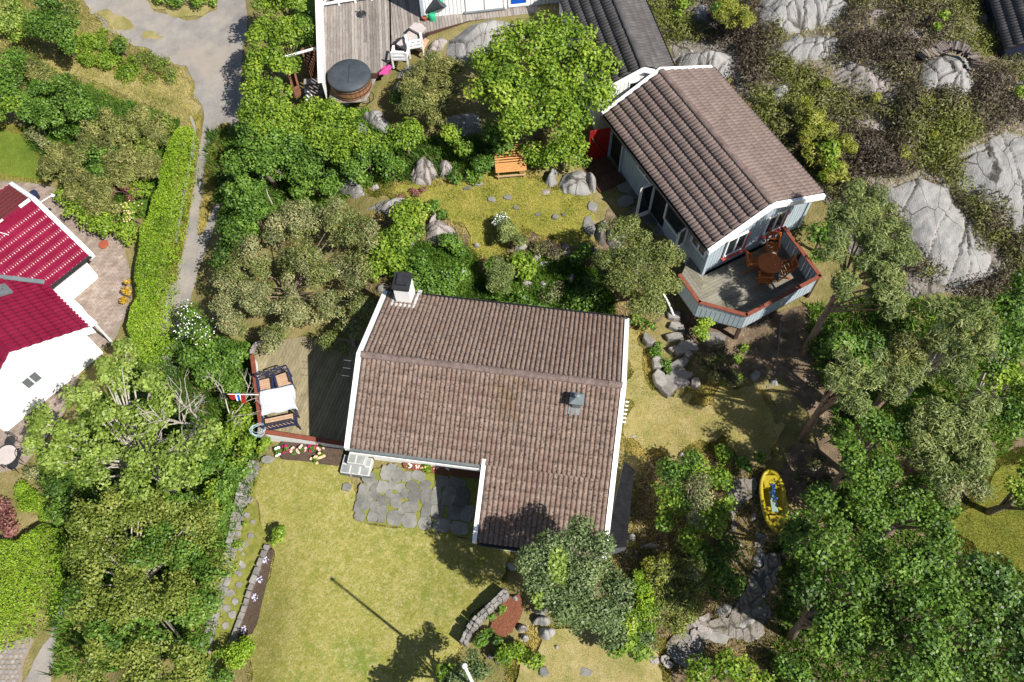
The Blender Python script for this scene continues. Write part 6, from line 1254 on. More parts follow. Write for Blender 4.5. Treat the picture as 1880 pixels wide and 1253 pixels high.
    for x, y, rx, ry, h, lab in ((988,1120,14,12,.5,'shaded dark boulder by the bark bed under the grey-green tree'),(996,1138,20,9,.5,'flat-topped brownish boulder between bark bed and grass'),(1003,1165,20,16,.5,'largest flat boulder right of the bark bed'),(956,1152,13,9,.4,'angular pale stone at the right edge of the bark bed'),(963,1168,9,9,.3,'white tilted stone below the bark bed'),(1020,1185,7,6,.25,'small stone at the corner of the largest flat boulder'),(941,1097,8,6,.3,'rounded stone at the top of the bark bed'),(925,1100,8,7,.35,'grey stone at the top end of the curved wall'),(913,1210,8,9,.35,'pale rock half hidden in the bottom shrubs'),(900,1205,8,6,.3,'yellowish rock in the bottom border'),(1330,1120,26,18,.25,'dappled grey rock face on the shady path'),(1370,1140,28,20,.25,'lower dappled rock face on the shady path'),(1395,1020,14,22,.2,'shaded bluish rock beside the path under the trees'),(1385,945,8,10,.25,'pale stone left of the yellow boat'),(1368,918,8,7,.25,'small pale stone further left of the yellow boat'),(1255,830,9,4,.2,'pale stone at the lower edge of the dry lawn'),(1162,804,7,4,.15,'small grey stone near the east gable'),(1195,1000,18,6,.3,'slanted grey rock between the green shrubs'),(1160,985,10,8,.3,'brown rock behind the black low roof'),(1390,688,16,10,.2,'flat stone in the shaded litter below the pines'),(1420,700,14,8,.2,'second flat stone in the shaded litter'),(940,1040,12,8,.3,'dark rock in shade at the corner of the lawn'),(1700,1000,5,4,.2,'stone under the trees')):
        if lab.startswith('stone under'): continue
        rock(lab, [(x + rx * cos(a) * random.uniform(.8, 1.1), y + ry * sin(a) * random.uniform(.8, 1.1)) for a in np.linspace(0, 2 * pi, 9)[:-1]], h, 'rockpink' if 'pale' in lab or 'yellow' in lab else 'rock', .6, .5, .06, 'boulder' if rx > 12 else 'rock')
rocks()
def tile_pile():
    t = thing('roof_tile_stack', 'row of old grey and yellowish roof tiles leaning on the cracked rock dome', 'tile stack', G(1740, 100, .4)); L = [(1693,108),(1708,106),(1720,98),(1735,92),(1750,93),(1765,98),(1778,106),(1786,118),(1788,130)]; P = [G(x, y, .45) for x, y in L]; tot = 30
    V, F = tile_VF(.26, .34); me0 = {}
    for k in range(tot):
        s = k / tot * (len(P) - 1); i = int(s); p = P[i] + (P[i + 1] - P[i]) * (s - i); d = P[i + 1] - P[i]; a = atan2(d[1], d[0]); mm = M['sand'] if k < 6 else M['tilec'] if k % 3 else M['wallstone']
        if mm.name not in me0: me = bpy.data.meshes.new('old_tile'); me.from_pydata(V + [(x, y, z - .02) for x, y, z in V], [], F + [tuple(q + len(V) for q in f[::-1]) for f in F]); me.materials.append(mm); me0[mm.name] = me
        o = bpy.data.objects.new('old_tile', me0[mm.name]); link(o); o.parent = t
        o.matrix_local = Matrix.Translation(Vector(p) - t.location + Vector((0, -.02, .16))) @ Matrix.Rotation(a + random.uniform(-.25, .25), 4, 'Z') @ Matrix.Rotation(radians(-75 + random.uniform(-14, 14)), 4, 'Y') @ Matrix.Rotation(random.uniform(-.3, .3), 4, 'Z') @ Matrix.Translation((-.13, -.17, 0))
tile_pile()

# ------------------------------------------------------------------ foliage
def unit(v): return v / (np.linalg.norm(v, axis=1, keepdims=True) + 1e-9)
def leaf_mesh(name, P, N, sp, tint, size=1.0, rng=RNG):
    V = leaf_arrays(P, N, sp, size, rng); return np_mesh(name, V, np.arange(len(V), dtype=np.int32).reshape(-1, 4), np.repeat(np.clip(tint, 0, 1), 4))
def leaf_arrays(P, N, sp, size=1.0, rng=RNG):
    n = len(P); s = SP[sp]; N = unit(N); A = unit(np.cross(N, rng.normal(size=(n, 3)))); Bv = np.cross(N, A)
    k = rng.uniform(.65, 1.3, (n, 1)) * size; Lh, Wh = s['L'] * k / 2, s['W'] * k / 2
    droop = N * Lh * .35
    return np.stack([P - A * Lh - droop * .6, P + Bv * Wh, P + A * Lh - droop, P - Bv * Wh], 1).reshape(-1, 3)
def clumped(centres, radii, n, sp, rng, flat=.75, up=.55):
    """leaf points, normals and tints for clumps of leaves around given centres"""
    m = len(centres); w = radii**2; idx = rng.choice(m, n, p=w / w.sum())
    d = unit(rng.normal(size=(n, 3))); r = rng.uniform(.25, 1, (n, 1))**.5
    P = centres[idx] + d * r * radii[idx, None] * np.array([1, 1, flat])
    N = d * .7 + np.array([0, 0, up]) + rng.normal(size=(n, 3)) * .45
    ct = rng.normal(.5, .18, m); t = ct[idx] + rng.normal(0, .22, n)
    return P, N, t
def shell(blobs, sp, rng, dens=1.0, rzf=.8, low=-.35, size=1.0):
    """clump centres spread over the outer part of a set of blobs (x, y, z, r)"""
    C = []; R = []; cr = SP[sp]['c'] * size
    for x, y, z, r in blobs:
        n = max(3, int(2.6 * r * r / cr**2 * .8 * dens + 2)); d = unit(rng.normal(size=(n * 3, 3))); d = d[d[:, 2] > low][:n]; q = rng.uniform(.12, 1.0, (len(d), 1))**.6
        rr = max(r - cr * .6, r * .45); p = np.array([x, y, z]) + d * q * rr * np.array([1, 1, rzf]); C.append(p); R.append(rng.uniform(.65, 1.2, len(d)) * min(cr, r * .7))
    return np.concatenate(C), np.concatenate(R)
LEAFCOUNT = [0]
GROW = {'bright shrubs between the gravel road and the upper house': 1.16, 'leafy shrubs on the bank above the red house': 1.3, 'bronze junipers on the bank above the red house': 1.25, 'rock garden shrubs between the house and the upper lawn': 1.38}
def plant(name, label, cat, sp, hc, px, group=None, trunk=None, dens=1.0, rzf=.8, size=1.0, limbs=10, bark='bark', zr=.25, seed=None, tr=.09, low=-.35, flowers=None, mix=None, lean=None):
    """tree or shrub whose crown is a set of blobs seen at photo pixels; hc is the blob height over the ground"""
    rng = np.random.default_rng(sum(map(ord, label)) if seed is None else seed); B = []
    for q in px:
        x, y, r = q[:3]; h = (q[3] if len(q) > 3 else hc); p = G(x, y, h); p[2] += rng.uniform(-zr, zr) * .6; B.append((*p, r * mpp(p) * GROW.get(group, 1)))
    B = np.array(B); c = np.average(B[:, :2], axis=0, weights=B[:, 3]**2)
    if trunk: g = G(*trunk); c0 = g[:2]
    else: c0 = c
    base = np.array([c0[0], c0[1], float(TL(c0[0], c0[1]))]); t = thing(name, label, cat, base, group=group)
    C, R = shell(B, sp, rng, dens, rzf, low, size); s = SP[sp]; area = s['L'] * s['W'] * .5 * size**2
    n = int((B[:, 3]**2).sum() * pi * 1.7 * 1.75 * s['d'] * dens / area * .8); n = min(n, 52000); LEAFCOUNT[0] += n
    P, N, tn = clumped(C, R, n, sp, rng); gz = TL(P[:, 0], P[:, 1]); P[:, 2] = np.maximum(P[:, 2], gz + .03)
    def crown(P, N, tn, sp2, nm): me = leaf_mesh(nm, P - base, N, sp2, tn, size, rng); return child(nm, me, s2['m'], t)
    if mix:
        sel = rng.random(len(P)) < mix[1]; 
        near = fbm(P[:, 0] * .9, P[:, 1] * .9, 2, 3) > (.5 - mix[1]) * 1.2; sel = near & (rng.random(len(P)) < .8)
        V = np.concatenate([leaf_arrays(P[~sel] - base, N[~sel], sp, size, rng), leaf_arrays(P[sel] - base, N[sel], mix[0], size, rng)])
        me = np_mesh('crown', V, np.arange(len(V), dtype=np.int32).reshape(-1, 4), np.repeat(np.clip(np.concatenate([tn[~sel], tn[sel]]), 0, 1), 4)); child('crown', me, SP[sp]['m'], t); me.materials.append(SP[mix[0]]['m'])
        me.polygons.foreach_set('material_index', np.concatenate([np.zeros((~sel).sum(), np.int32), np.ones(sel.sum(), np.int32)]))
    else: s2 = SP[sp]; co = crown(P, N, tn, sp, 'crown')
    mb = MB(); top = np.array([*c, np.average(B[:, 2])]); H = max(top[2] - base[2], .3); k = min(limbs, len(C))
    mid = base + (top - base) * .55 + np.array([rng.uniform(-.1, .1) * H, rng.uniform(-.1, .1) * H, 0]); r0 = min(max(tr * H / 2.2, .022), .12)
    if lean: mid = base + (top - base) * .5 + np.array([*lean, 0])
    mb.tube([base - (0, 0, .1), base * .5 + mid * .5, mid, mid * .4 + top * .6], [r0 * 1.25, r0, r0 * .75, r0 * .4], 7)
    pick = rng.choice(len(C), k, replace=False)
    for i in pick:
        q = C[i]; st = base + (mid - base) * rng.uniform(.45, 1.0) if lean is None else mid + (top - mid) * rng.uniform(-.2, .5); m2 = st * .45 + q * .55 + np.array([0, 0, rng.uniform(.0, .12) * H]); mb.tube([st, m2, q], [r0 * .42, r0 * .26, .012], 5, False)
    mb.build('trunk', M[bark], t, smooth=True)
    if flowers:
        fm, fn, fs = flowers; idx = rng.choice(len(P), min(fn, len(P)), replace=False); Q = P[idx] + unit(N[idx]) * .05; V = []; F = []
        for p in Q:
            o = len(V)
            for k2 in range(6): a = k2 * pi / 3; V.append(p + np.array([cos(a) * fs, sin(a) * fs, rng.uniform(-.3, .3) * fs]))
            V.append(p + (0, 0, fs * .6)); F += [(o + k2, o + (k2 + 1) % 6, o + 6) for k2 in range(6)]
        child('blossom', np_mesh('blossom', np.array(V) - base, np.array(F)), M[fm], t)
    return t

def vegetation():
    T_, S_ = 'tree', 'shrub'
    plant('leafy_tree', 'big round bright green leafy tree between the white house and the upper lawn', T_, 'lime', 3.1, [(915,110,62),(985,75,60),(1050,60,52),(1085,110,52),(1075,170,56),(1010,140,70),(950,170,66),(895,165,46),(1020,205,60),(960,220,52),(1110,165,26),(930,75,40,2.8),(1060,225,40,2.4)], size=1.15, limbs=24, trunk=(985,255))
    # shrubs along the road
    G1 = 'bright shrubs between the gravel road and the upper house'
    for px, lab, sp, h in (([(500,8,46),(540,-10,40)], 'bright shrub at the very top edge right of the gravel road', 'lime', 2.4), ([(505,72,44),(545,55,30),(475,60,28)], 'bright roadside shrub second from the top edge', 'lime', 2.5),
        ([(478,118,36),(520,125,32)], 'roadside shrub level with the handrail left of the planters', 'lime', 2.2), ([(468,160,32),(505,168,26)], 'rounded roadside shrub left of the planter trough', 'lime', 1.9), ([(470,205,38),(505,215,30)], 'roadside shrub just below the planter trough', 'lime', 2.2),
        ([(470,262,42),(440,300,26),(505,255,36)], 'darker tall shrub where the road narrows', 'broad', 2.5), ([(500,310,46),(540,275,46)], 'dense mid-green shrub right of the road bend', 'broad', 2.3), ([(560,222,46),(600,205,30)], 'yellowish green shrub below the wooden steps', 'lime', 1.5),
        ([(590,262,50),(560,310,40)], 'broad green shrub in the middle of the upper border', 'broad', 1.7), ([(640,262,44),(615,230,36)], 'fresh green shrub left of the long sloping rock', 'lime', 1.5), ([(690,278,38),(650,302,30)], 'green shrub under the long sloping rock', 'broad', 1.2),
        ([(735,252,36),(765,238,24)], 'bright shrub right of the long sloping rock', 'lime', 1.2), ([(610,338,26),(560,340,30)], 'low dark green shrub by the bare sticks', 'broad', .9), ([(450,350,40),(470,395,34)], 'ivy-green shrub beside the road below the bend', 'broad', 2.0),
        ([(430,430,34),(410,470,26)], 'deep green shrub on the road edge left of the dusty thicket', 'dark', 1.8), ([(712,315,22),(735,298,16)], 'small green shrub left of the cracked boulder', 'broad', .6)):
        plant('roadside_shrub', lab, S_, sp, h, px, G1, limbs=6, mix=('lime', .3) if sp == 'broad' else None)
    G2 = 'border shrubs behind the upper lawn'
    for px, lab, sp, h in (([(832,252,28),(855,275,24)], 'bright shrub above the pale granite boulder', 'lime', .9), ([(880,300,26),(905,285,22)], 'low green plant mound left of the slatted bench', 'broad', .5), ([(865,322,20),(835,326,16)], 'ground-hugging leafy plant below the granite boulders', 'broad', .3),
        ([(925,262,34),(900,240,26)], 'shaded green shrub behind the slatted bench', 'broad', 1.0), ([(1035,262,40),(1062,285,30),(1010,282,28)], 'bright round shrub between the big tree and the boulder group', 'lime', 1.1), ([(985,285,26),(965,275,20)], 'bright small shrub right of the slatted bench', 'lime', .7),
        ([(732,172,20),(745,160,14)], 'small dark green bush beside the hot tub boulder', 'broad', .8), ([(620,196,12),(650,205,16)], 'yellow-green sprig in front of the stone block', 'lime', .7)):
        plant('border_shrub', lab, S_, sp, h, px, G2, limbs=5)
    plant('bronze_pine', 'bronze-green mountain pine bush beside the huge boulder', S_, 'brown', 1.3, [(790,130,38),(760,165,34),(815,160,36),(790,190,36),(830,130,26),(745,195,24),(800,215,24)], limbs=10, mix=('olive', .4))
    # top left
    plant('leafy_bush', 'dark green rounded tree at the top left beside the gravel road', T_, 'dark', 2.0, [(95,15,44),(110,55,42),(75,40,38),(125,80,26)], limbs=10, mix=('broad', .35))
    plant('leafy_bush', 'pale weedy shrub at the top left corner', S_, 'silver', .7, [(20,20,34),(35,60,28),(15,50,24)], limbs=5, mix=('lime', .4))
    plant('leafy_bush', 'broad green bush at the left edge below the top corner', S_, 'broad', 1.5, [(25,130,46),(20,190,48),(60,200,36),(-10,160,40)], limbs=8, mix=('lime', .3))
    plant('leafy_bush', 'green bush above the bronze junipers on the left', S_, 'broad', 1.6, [(120,170,40),(150,200,40),(95,205,38),(70,165,24)], limbs=8, mix=('dark', .4))
    plant('leafy_bush', 'little dark green bush by the gravel junction', S_, 'dark', .7, [(222,82,20)], limbs=4)
    plant('weed_patch', 'tangled low green weeds between the road and the dry path on the left', 'weeds', 'lime', .25, [(175,70,30),(200,108,32),(250,112,32),(290,122,28),(160,105,28),(232,130,26),(312,140,20),(140,85,28),(60,110,22),(215,95,26),(270,140,18)], limbs=0, rzf=.5, size=.8, mix=('olive', .45))
    plant('weed_patch', 'low green bushes on the island at the top edge of the road', 'weeds', 'broad', .3, [(330,5,22),(365,5,20),(295,-5,18),(390,0,14)], limbs=0, rzf=.4, size=.8, mix=('lime', .4))
    G3 = 'bronze junipers on the bank above the red house'
    for px, lab in (([(205,245,40),(165,262,30)], 'bronze juniper at the top of the bank beside the dry path'), ([(260,228,38),(285,255,26)], 'bronze juniper at the top right of the bank by the hedge'), ([(235,300,44),(275,310,32)], 'largest bronze juniper in the middle of the bank'), ([(125,305,42),(155,340,36),(100,280,24)], 'olive juniper on the left of the bank'), ([(185,372,34),(150,375,24)], 'juniper lowest on the bank above the paved yard'), ([(65,125,24),(90,140,20)], 'thin bronze conifer left of the dry path')):
        plant('juniper', lab, S_, 'brown', .9, px, G3, limbs=6, rzf=.7, mix=('olive', .4))
    for px, lab, sp in (([(195,290,30),(180,320,28)], 'green leafy shrub between the junipers', 'broad'), ([(120,230,24),(145,235,20)], 'small green shrub left of the top juniper', 'broad'), ([(270,275,24),(295,225,22)], 'yellowish shrub at the hedge top', 'hawth'), ([(190,410,28),(150,395,24),(225,420,22)], 'leafy green shrub along the wall of the paved yard', 'lime'), ([(240,320,20),(255,345,18)], 'small green shrub by the reddish bush', 'lime'), ([(115,355,18),(135,365,16)], 'green ivy at the head of the yard wall', 'lime')):
        plant('bank_shrub', lab, S_, sp, .7, px, 'leafy shrubs on the bank above the red house', limbs=4)
    plant('reddish_shrub', 'dull reddish barberry bush on the bank', S_, 'redleaf', .6, [(225,338,22),(250,352,20),(205,355,14)], limbs=4, mix=('brown', .5))
    plant('flowering_shrub', 'rounded yellow-white flowering shrub near the lower end of the bank', S_, 'lime', .8, [(243,383,22),(240,400,16)], limbs=4, flowers=('flower_y', 60, .035))
    plant('dead_shrub', 'grey bare twiggy shrub at the left end of the bank', S_, 'dusty', .5, [(70,250,24),(85,262,18)], limbs=14, dens=.3, bark='barkpale')
    plant('golden_shrub', 'small golden orange-leaved shrub at the hedge foot by the yard', S_, 'gold', .5, [(235,520,8),(232,535,10),(226,548,9)], limbs=3, size=.8)
    # olive flowering thicket left of the house
    plant('thicket', 'large dusty olive thicket with reddish flower heads between the road and the terrace', S_, 'dusty', 1.7, [(470,480,56),(540,420,60),(620,400,54),(660,430,44),(560,490,62),(640,500,52),(470,560,50),(430,520,40),(540,570,50),(430,590,36),(600,560,40),(500,620,34),(660,560,34),(410,555,26)], limbs=18, bark='bark', trunk=(520,560), mix=('olive', .45), flowers=('terra', 420, .020))
    plant('overhanging_shrub', 'dark olive shrub hanging over the terrace corner by the house', S_, 'olive', 1.6, [(640,600,30),(610,625,26),(660,570,28),(630,640,18)], limbs=14, dens=.8, bark='barkpale', mix=('dusty', .4))
    plant('elder_bush', 'dark green elder bush with white blossom at the road edge', S_, 'dark', 1.3, [(350,575,28),(365,605,30),(340,610,18)], limbs=5, flowers=('flower_w', 170, .026))
    for px, lab, sp, h in (([(395,640,34),(430,660,34)], 'ivy-clad bush left of the terrace top corner', 'broad', .9), ([(430,710,34),(400,690,36)], 'bright ivy mass under the drooping pennant', 'broad', .8), ([(440,770,34),(420,800,30),(455,820,24)], 'bright green shrub beside the hose coil', 'lime', .7), ([(495,815,18),(480,822,12)], 'small light green bush below the terrace corner post', 'lime', .35), ([(390,850,40),(430,860,32),(400,900,30)], 'bright green shrub left of the garden path wall', 'broad', 1.1), ([(355,655,26),(375,690,26)], 'green shrub where the road disappears', 'broad', .9), ([(395,960,26),(415,930,20)], 'leafy green shrub against the path wall lower down', 'broad', .8)):
        plant('ivy_shrub', lab, S_, sp, h, px, 'green shrubs between the road and the terrace', limbs=4, mix=('lime', .35) if sp == 'broad' else None)
    plant('pale_tree', 'wide pale-leaved tree with light grey branches left of the terrace', T_, 'silver', 3.9, [(85,775,42),(150,735,46),(215,690,44),(130,810,50),(200,770,52),(270,760,48),(180,850,54),(260,830,56),(330,830,48),(110,850,42),(60,820,30),(250,880,44),(330,880,40),(310,740,36),(230,640,30,2.4),(280,700,34),(190,680,30),(380,800,36)], limbs=70, bark='barkpale', trunk=(330,905), tr=.07)
    plant('hawthorn_tree', 'yellow-olive spreading tree filling the lower left', T_, 'hawth', 2.8, [(160,960,56),(230,940,60),(310,945,60),(380,960,46),(180,1030,62),(260,1030,66),(340,1030,60),(400,1050,36),(170,1110,54),(240,1110,64),(320,1110,60),(370,1110,40),(200,1190,56),(280,1190,58),(340,1190,44),(260,1245,50),(150,1080,36),(350,1235,44),(170,1245,36),(310,1260,44)], limbs=50, bark='barkpale', trunk=(260,1090), mix=('broad', .25))
    plant('corner_bush', 'green bushy undergrowth at the bottom beside the shaded path end', S_, 'broad', .8, [(380,1235,26),(420,1250,26),(345,1225,24),(400,1200,14)], limbs=4, mix=('lime', .3))
    plant('clipped_bush', 'rounded bright yellow-green clipped bush at the end of the lilac bed', S_, 'hedge', .55, [(442,1202,30),(455,1190,22),(430,1215,20)], limbs=4, rzf=.75, low=-.1)
    plant('yellow_shrub', 'small yellow-green shrub at the upper end of the lilac bed', S_, 'lime', .5, [(510,984,18),(520,975,12),(502,996,10)], limbs=5, size=.8)
    plant('weed_patch', 'yellowish weeds growing through the left garden path', 'weeds', 'lime', .12, [(452,975,10),(440,1000,12),(430,1040,10),(452,965,8)], limbs=0, rzf=.4, size=.7)
    plant('heath_mound', 'pale green heath cushion beside the cafe yard', S_, 'hedge', .3, [(45,905,24),(65,925,26),(85,940,18)], limbs=0, rzf=.5, size=.8, low=0)
    plant('maroon_shrub', 'maroon-leaved low shrub at the left edge', S_, 'redleaf', .4, [(10,955,26),(22,975,20),(5,930,18)], limbs=3)
    plant('grey_shrub', 'dry greyish shrub behind the cafe chairs', S_, 'dusty', .4, [(60,870,18),(80,880,18)], limbs=10, dens=.5)
    plant('leafy_bush', 'deep green shaded bush under the pale tree at the left', S_, 'dark', .9, [(105,900,30),(115,940,28),(90,880,18)], limbs=4)
    # the rock garden
    G4 = 'rock garden shrubs between the house and the upper lawn'
    for px, lab, sp, h in (([(745,400,30),(735,440,32),(755,375,18),(770,425,16)], 'lime green spiraea beside the dusty thicket', 'lime', .9), ([(705,450,26),(690,490,22),(720,480,22)], 'lime green shrub left of the chimney', 'lime', .9), ([(770,500,32),(800,530,30),(830,520,26),(760,530,22)], 'green bushy shrub behind the chimney', 'broad', .8), ([(825,440,18),(840,452,16)], 'spiky green shrub on the split pink rock', 'broad', .5), ([(800,380,16),(812,392,10)], 'small green mound on the upper lawn edge', 'broad', .3),
        ([(955,490,20),(965,505,16)], 'lime green bush right of the grey young pine', 'lime', .6), ([(905,552,18),(930,565,24),(960,565,22),(990,575,18)], 'low green ground cover along the back eave', 'broad', .3), ([(1020,590,14),(1060,595,20),(1100,590,24)], 'green leaves along the eave under the olive tree', 'broad', .4), ([(1060,560,28),(1085,535,26)], 'shaded green shrub left of the olive tree foot', 'dark', .6), ([(1072,465,16),(1060,475,14)], 'small leafy shrub with white blossom at the lawn corner', 'broad', .3)):
        plant('garden_shrub', lab, S_, sp, h, px, G4, limbs=5)
    plant('flowering_shrub', 'round bush of white blossom in the upper lawn', S_, 'rowan', .7, [(918,402,20),(925,412,14)], limbs=4, flowers=('flower_w', 200, .02))
    plant('young_pine', 'grey-green young pine at the edge of the upper lawn', T_, 'pine', .9, [(935,425,22),(950,438,18),(925,440,14)], limbs=8, bark='barkpine')
    plant('young_pine', 'grey-green young pine between the lawn tip and the house', T_, 'pine', 1.0, [(912,490,24),(905,515,26),(925,520,22),(930,500,18)], limbs=8, bark='barkpine', mix=('broad', .3))
    plant('red_flower_patch', 'low reddish stonecrop on the blocky ledge', 'flowers', 'redleaf', .12, [(735,362,12),(760,356,12),(778,352,8)], limbs=0, rzf=.4, size=.6)
    plant('heather_patch', 'brownish heather patch in the centre of the rock garden', 'heather', 'heath', .2, [(1000,460,20),(1020,468,18),(985,455,14),(740,355,0.1)][:3], limbs=0, rzf=.5)
    plant('bare_shrub', 'thin bare twiggy shrub in the rock garden', S_, 'dusty', .5, [(1010,545,26),(1025,525,18)], limbs=18, dens=.25, bark='barkpale')
    plant('olive_tree', 'dense olive-green birch beside the cabin deck', T_, 'olive', 2.6, [(1140,430,34),(1180,450,42),(1220,480,40),(1150,480,44),(1190,510,46),(1230,520,26),(1140,530,40),(1190,560,40),(1110,480,28),(1110,420,18),(1160,400,18)], limbs=26, bark='barkpale', trunk=(1212,560))
    plant('red_berry_bush', 'low bush with orange leaves at the north-east corner of the house', S_, 'broad', .5, [(1180,585,18),(1195,600,14),(1165,590,12)], limbs=3, flowers=('terra', 26, .03))
    plant('fresh_shrub', 'fresh bright green shrub against the pale deck parapet', S_, 'lime', .6, [(1295,600,24),(1285,615,18),(1308,590,18)], limbs=5, size=.9)
    plant('leafy_bush', 'small dark green bush on the rock steps', S_, 'broad', .35, [(1205,645,16),(1220,665,14),(1228,680,10),(1212,630,10)], limbs=4, size=.8)
    plant('twiggy_shrub', 'brownish twiggy shrub right of the rock steps', S_, 'heath', .6, [(1300,665,28),(1330,672,26),(1320,650,22),(1345,690,20),(1310,690,18)], limbs=20, bark='bark', mix=('olive', .35))
    plant('weed_patch', 'yellow-green weeds on the right of the rock steps', 'weeds', 'lime', .15, [(1350,660,16),(1355,690,16),(1335,705,10),(1365,640,12)], limbs=0, rzf=.5, size=.7, mix=('olive', .4))
    # lower right shrubs
    plant('leafy_shrub', 'bright green shrub round a bare grey bush beside the black low roof', S_, 'broad', 1.4, [(1235,870,36),(1275,855,30),(1320,880,30),(1335,930,32),(1300,960,32),(1240,920,36),(1225,955,24),(1265,985,28),(1210,895,20)], limbs=10, mix=('lime', .55))
    plant('dead_bush', 'grey leafless bush inside the bright shrub', S_, 'dusty', 2.0, [(1285,890,28),(1290,925,30),(1275,960,22)], limbs=30, dens=.55, bark='barkpale')
    plant('green_shrub', 'green shrub at the lower edge of the dry lawn', S_, 'broad', .6, [(1330,830,22),(1360,845,20),(1375,860,16),(1395,845,16)], limbs=4, mix=('lime', .5))
    plant('green_shrub', 'shaded green shrub between the juniper and the shady path', S_, 'dark', .9, [(1290,1015,30),(1320,1045,34),(1345,1000,28),(1350,1070,30),(1310,1085,24)], limbs=6, mix=('broad', .3))
    plant('rowan_tree', 'grey-green leafy tree overhanging the lower corner of the brown roof', T_, 'rowan', 4.1, [(1010,1000,44),(1055,985,42),(1095,1020,46),(1020,1050,50),(1075,1065,54),(975,1025,34),(985,1085,40),(1035,1100,46),(1095,1110,46),(1130,1080,40),(1115,1145,40,2.4),(1060,1140,30,2.4)], limbs=30, trunk=(1075,1130), mix=('silver', .12))
    plant('grey_shrub', 'grey-green lower bush right of the leafy tree at the bottom', S_, 'rowan', 1.1, [(1150,1150,40),(1170,1185,34),(1125,1180,32),(1190,1160,28)], limbs=8, mix=('lime', .3))
    plant('yellow_shrub', 'bright yellow-green shrub between the leafy tree and the juniper', S_, 'hedge', 1.3, [(1180,1085,26),(1185,1110,24),(1170,1060,16)], limbs=6)
    plant('juniper', 'large olive-yellow juniper at the bottom centre right', S_, 'juniper', 1.2, [(1215,1050,36),(1255,1045,34),(1280,1075,30),(1225,1095,42),(1265,1110,32),(1200,1130,30),(1240,1145,26)], limbs=10, mix=('olive', .35))
    plant('twiggy_shrub', 'pinkish dead twigs at the top of the large juniper', S_, 'dusty', 1.7, [(1275,1055,18)], limbs=10, dens=.5)
    for px, lab, sp, h in (([(920,1205,26),(955,1200,28),(985,1215,22)], 'yellow-green shrub below the bark bed', 'lime', .5), ([(885,1180,20),(900,1165,16),(915,1180,14)], 'spiky green shrub against the bark bed', 'broad', .4), ([(925,1118,9),(905,1133,9),(918,1125,6)], 'small strawberry-green plant at the top of the bark bed', 'broad', .15)):
        plant('border_shrub', lab, S_, sp, h, px, 'shrubs round the bark bed', limbs=4)
    plant('border_bush', 'broad grey-green bush around the foot of the white flagpole', S_, 'rowan', 2.2, [(850,1240,30),(885,1235,28),(820,1240,24),(870,1205,20),(840,1290,40),(900,1290,36),(790,1300,36)], limbs=6, mix=('lime', .3))
    plant('green_shrub', 'bright leafy shrub at the bottom edge below the flagstones', S_, 'lime', .9, [(1330,1220,34),(1290,1240,34),(1365,1235,30),(1400,1250,24)], limbs=6, mix=('broad', .4))
    plant('green_shrub', 'green shrub at the bottom edge right of the shady path', S_, 'broad', .9, [(1440,1225,30),(1470,1245,30)], limbs=5, mix=('lime', .4))
    # pines and the wood on the right
    plant('pine_tree', 'leaning pine with a bare pinkish trunk beside the cabin deck', T_, 'pine', 4.6, [(1560,400,40),(1610,380,40),(1640,430,44),(1590,450,50),(1590,492,34),(1525,470,30),(1548,525,30),(1630,500,50),(1660,470,30),(1620,548,40),(1650,560,34),(1570,350,26),(1540,440,28)], limbs=20, bark='barkpine', trunk=(1475,648), tr=.075, lean=(-.1, .1), dens=1.0)
    plant('pine_tree', 'blue-grey pine just below the leaning pine', T_, 'pine', 5.4, [(1560,690,44),(1540,640,34),(1590,640,36),(1570,735,34),(1600,690,34)], limbs=12, bark='barkpine', mix=('broad', .2))
    plant('pine_tree', 'yellowish bushy pine in the middle of the right-hand wood', T_, 'pine', 4.6, [(1680,640,40),(1650,680,36),(1690,690,34),(1640,720,30)], limbs=12, bark='barkpine', mix=('brown', .4))
    plant('pine_tree', 'sparse pine with bare branches right of the yellowish pine', T_, 'pine', 5.0, [(1780,580,46),(1740,620,40),(1790,640,46),(1760,680,36),(1720,560,30),(1810,600,30)], limbs=22, bark='barkpale', dens=.75, mix=('brown', .3))
    plant('pine_tree', 'dense olive pine at the right-hand wood edge above the small lawn', T_, 'pine', 5.0, [(1720,770,46),(1770,800,50),(1720,840,48),(1790,750,40),(1780,850,44),(1690,800,34),(1740,890,38),(1800,890,30)], limbs=18, bark='barkpine', mix=('dusty', .3))
    plant('leafy_tree', 'light green birch at the right edge of the wood', T_, 'broad', 4.0, [(1850,560,42),(1880,620,50),(1850,690,50),(1890,740,50),(1850,770,40),(1830,630,34),(1880,530,36)], limbs=16, mix=('lime', .4), bark='barkpale')
    plant('leafy_tree', 'deep green leafy tree below the pines in the right-hand wood', T_, 'broad', 4.4, [(1600,780,46),(1570,830,40),(1640,800,40),(1620,850,44),(1660,760,34),(1590,880,36)], limbs=12, mix=('dark', .5))
    plant('leafy_tree', 'dark shaded tree between the pines and the small right lawn', T_, 'dark', 3.0, [(1735,930,34),(1690,900,40),(1650,930,44),(1710,950,42),(1600,940,38),(1730,985,34)], limbs=12, mix=('broad', .45))
    plant('leafy_tree', 'big dark green tree in the lower right, left half', T_, 'dark', 5.8, [(1510,1010,46),(1560,1060,56),(1500,1090,46),(1600,1010,46),(1540,1140,54),(1620,1090,56),(1580,1190,54),(1510,1170,40),(1640,1170,48)], limbs=22, mix=('broad', .4))
    plant('leafy_tree', 'mid green tree in the lower right with lighter branch ends', T_, 'broad', 6.4, [(1660,1040,46),(1700,1020,44),(1720,1070,50),(1680,1110,48),(1740,1120,44),(1700,1170,46),(1650,1220,46),(1720,1230,46)], limbs=18, mix=('dark', .5))
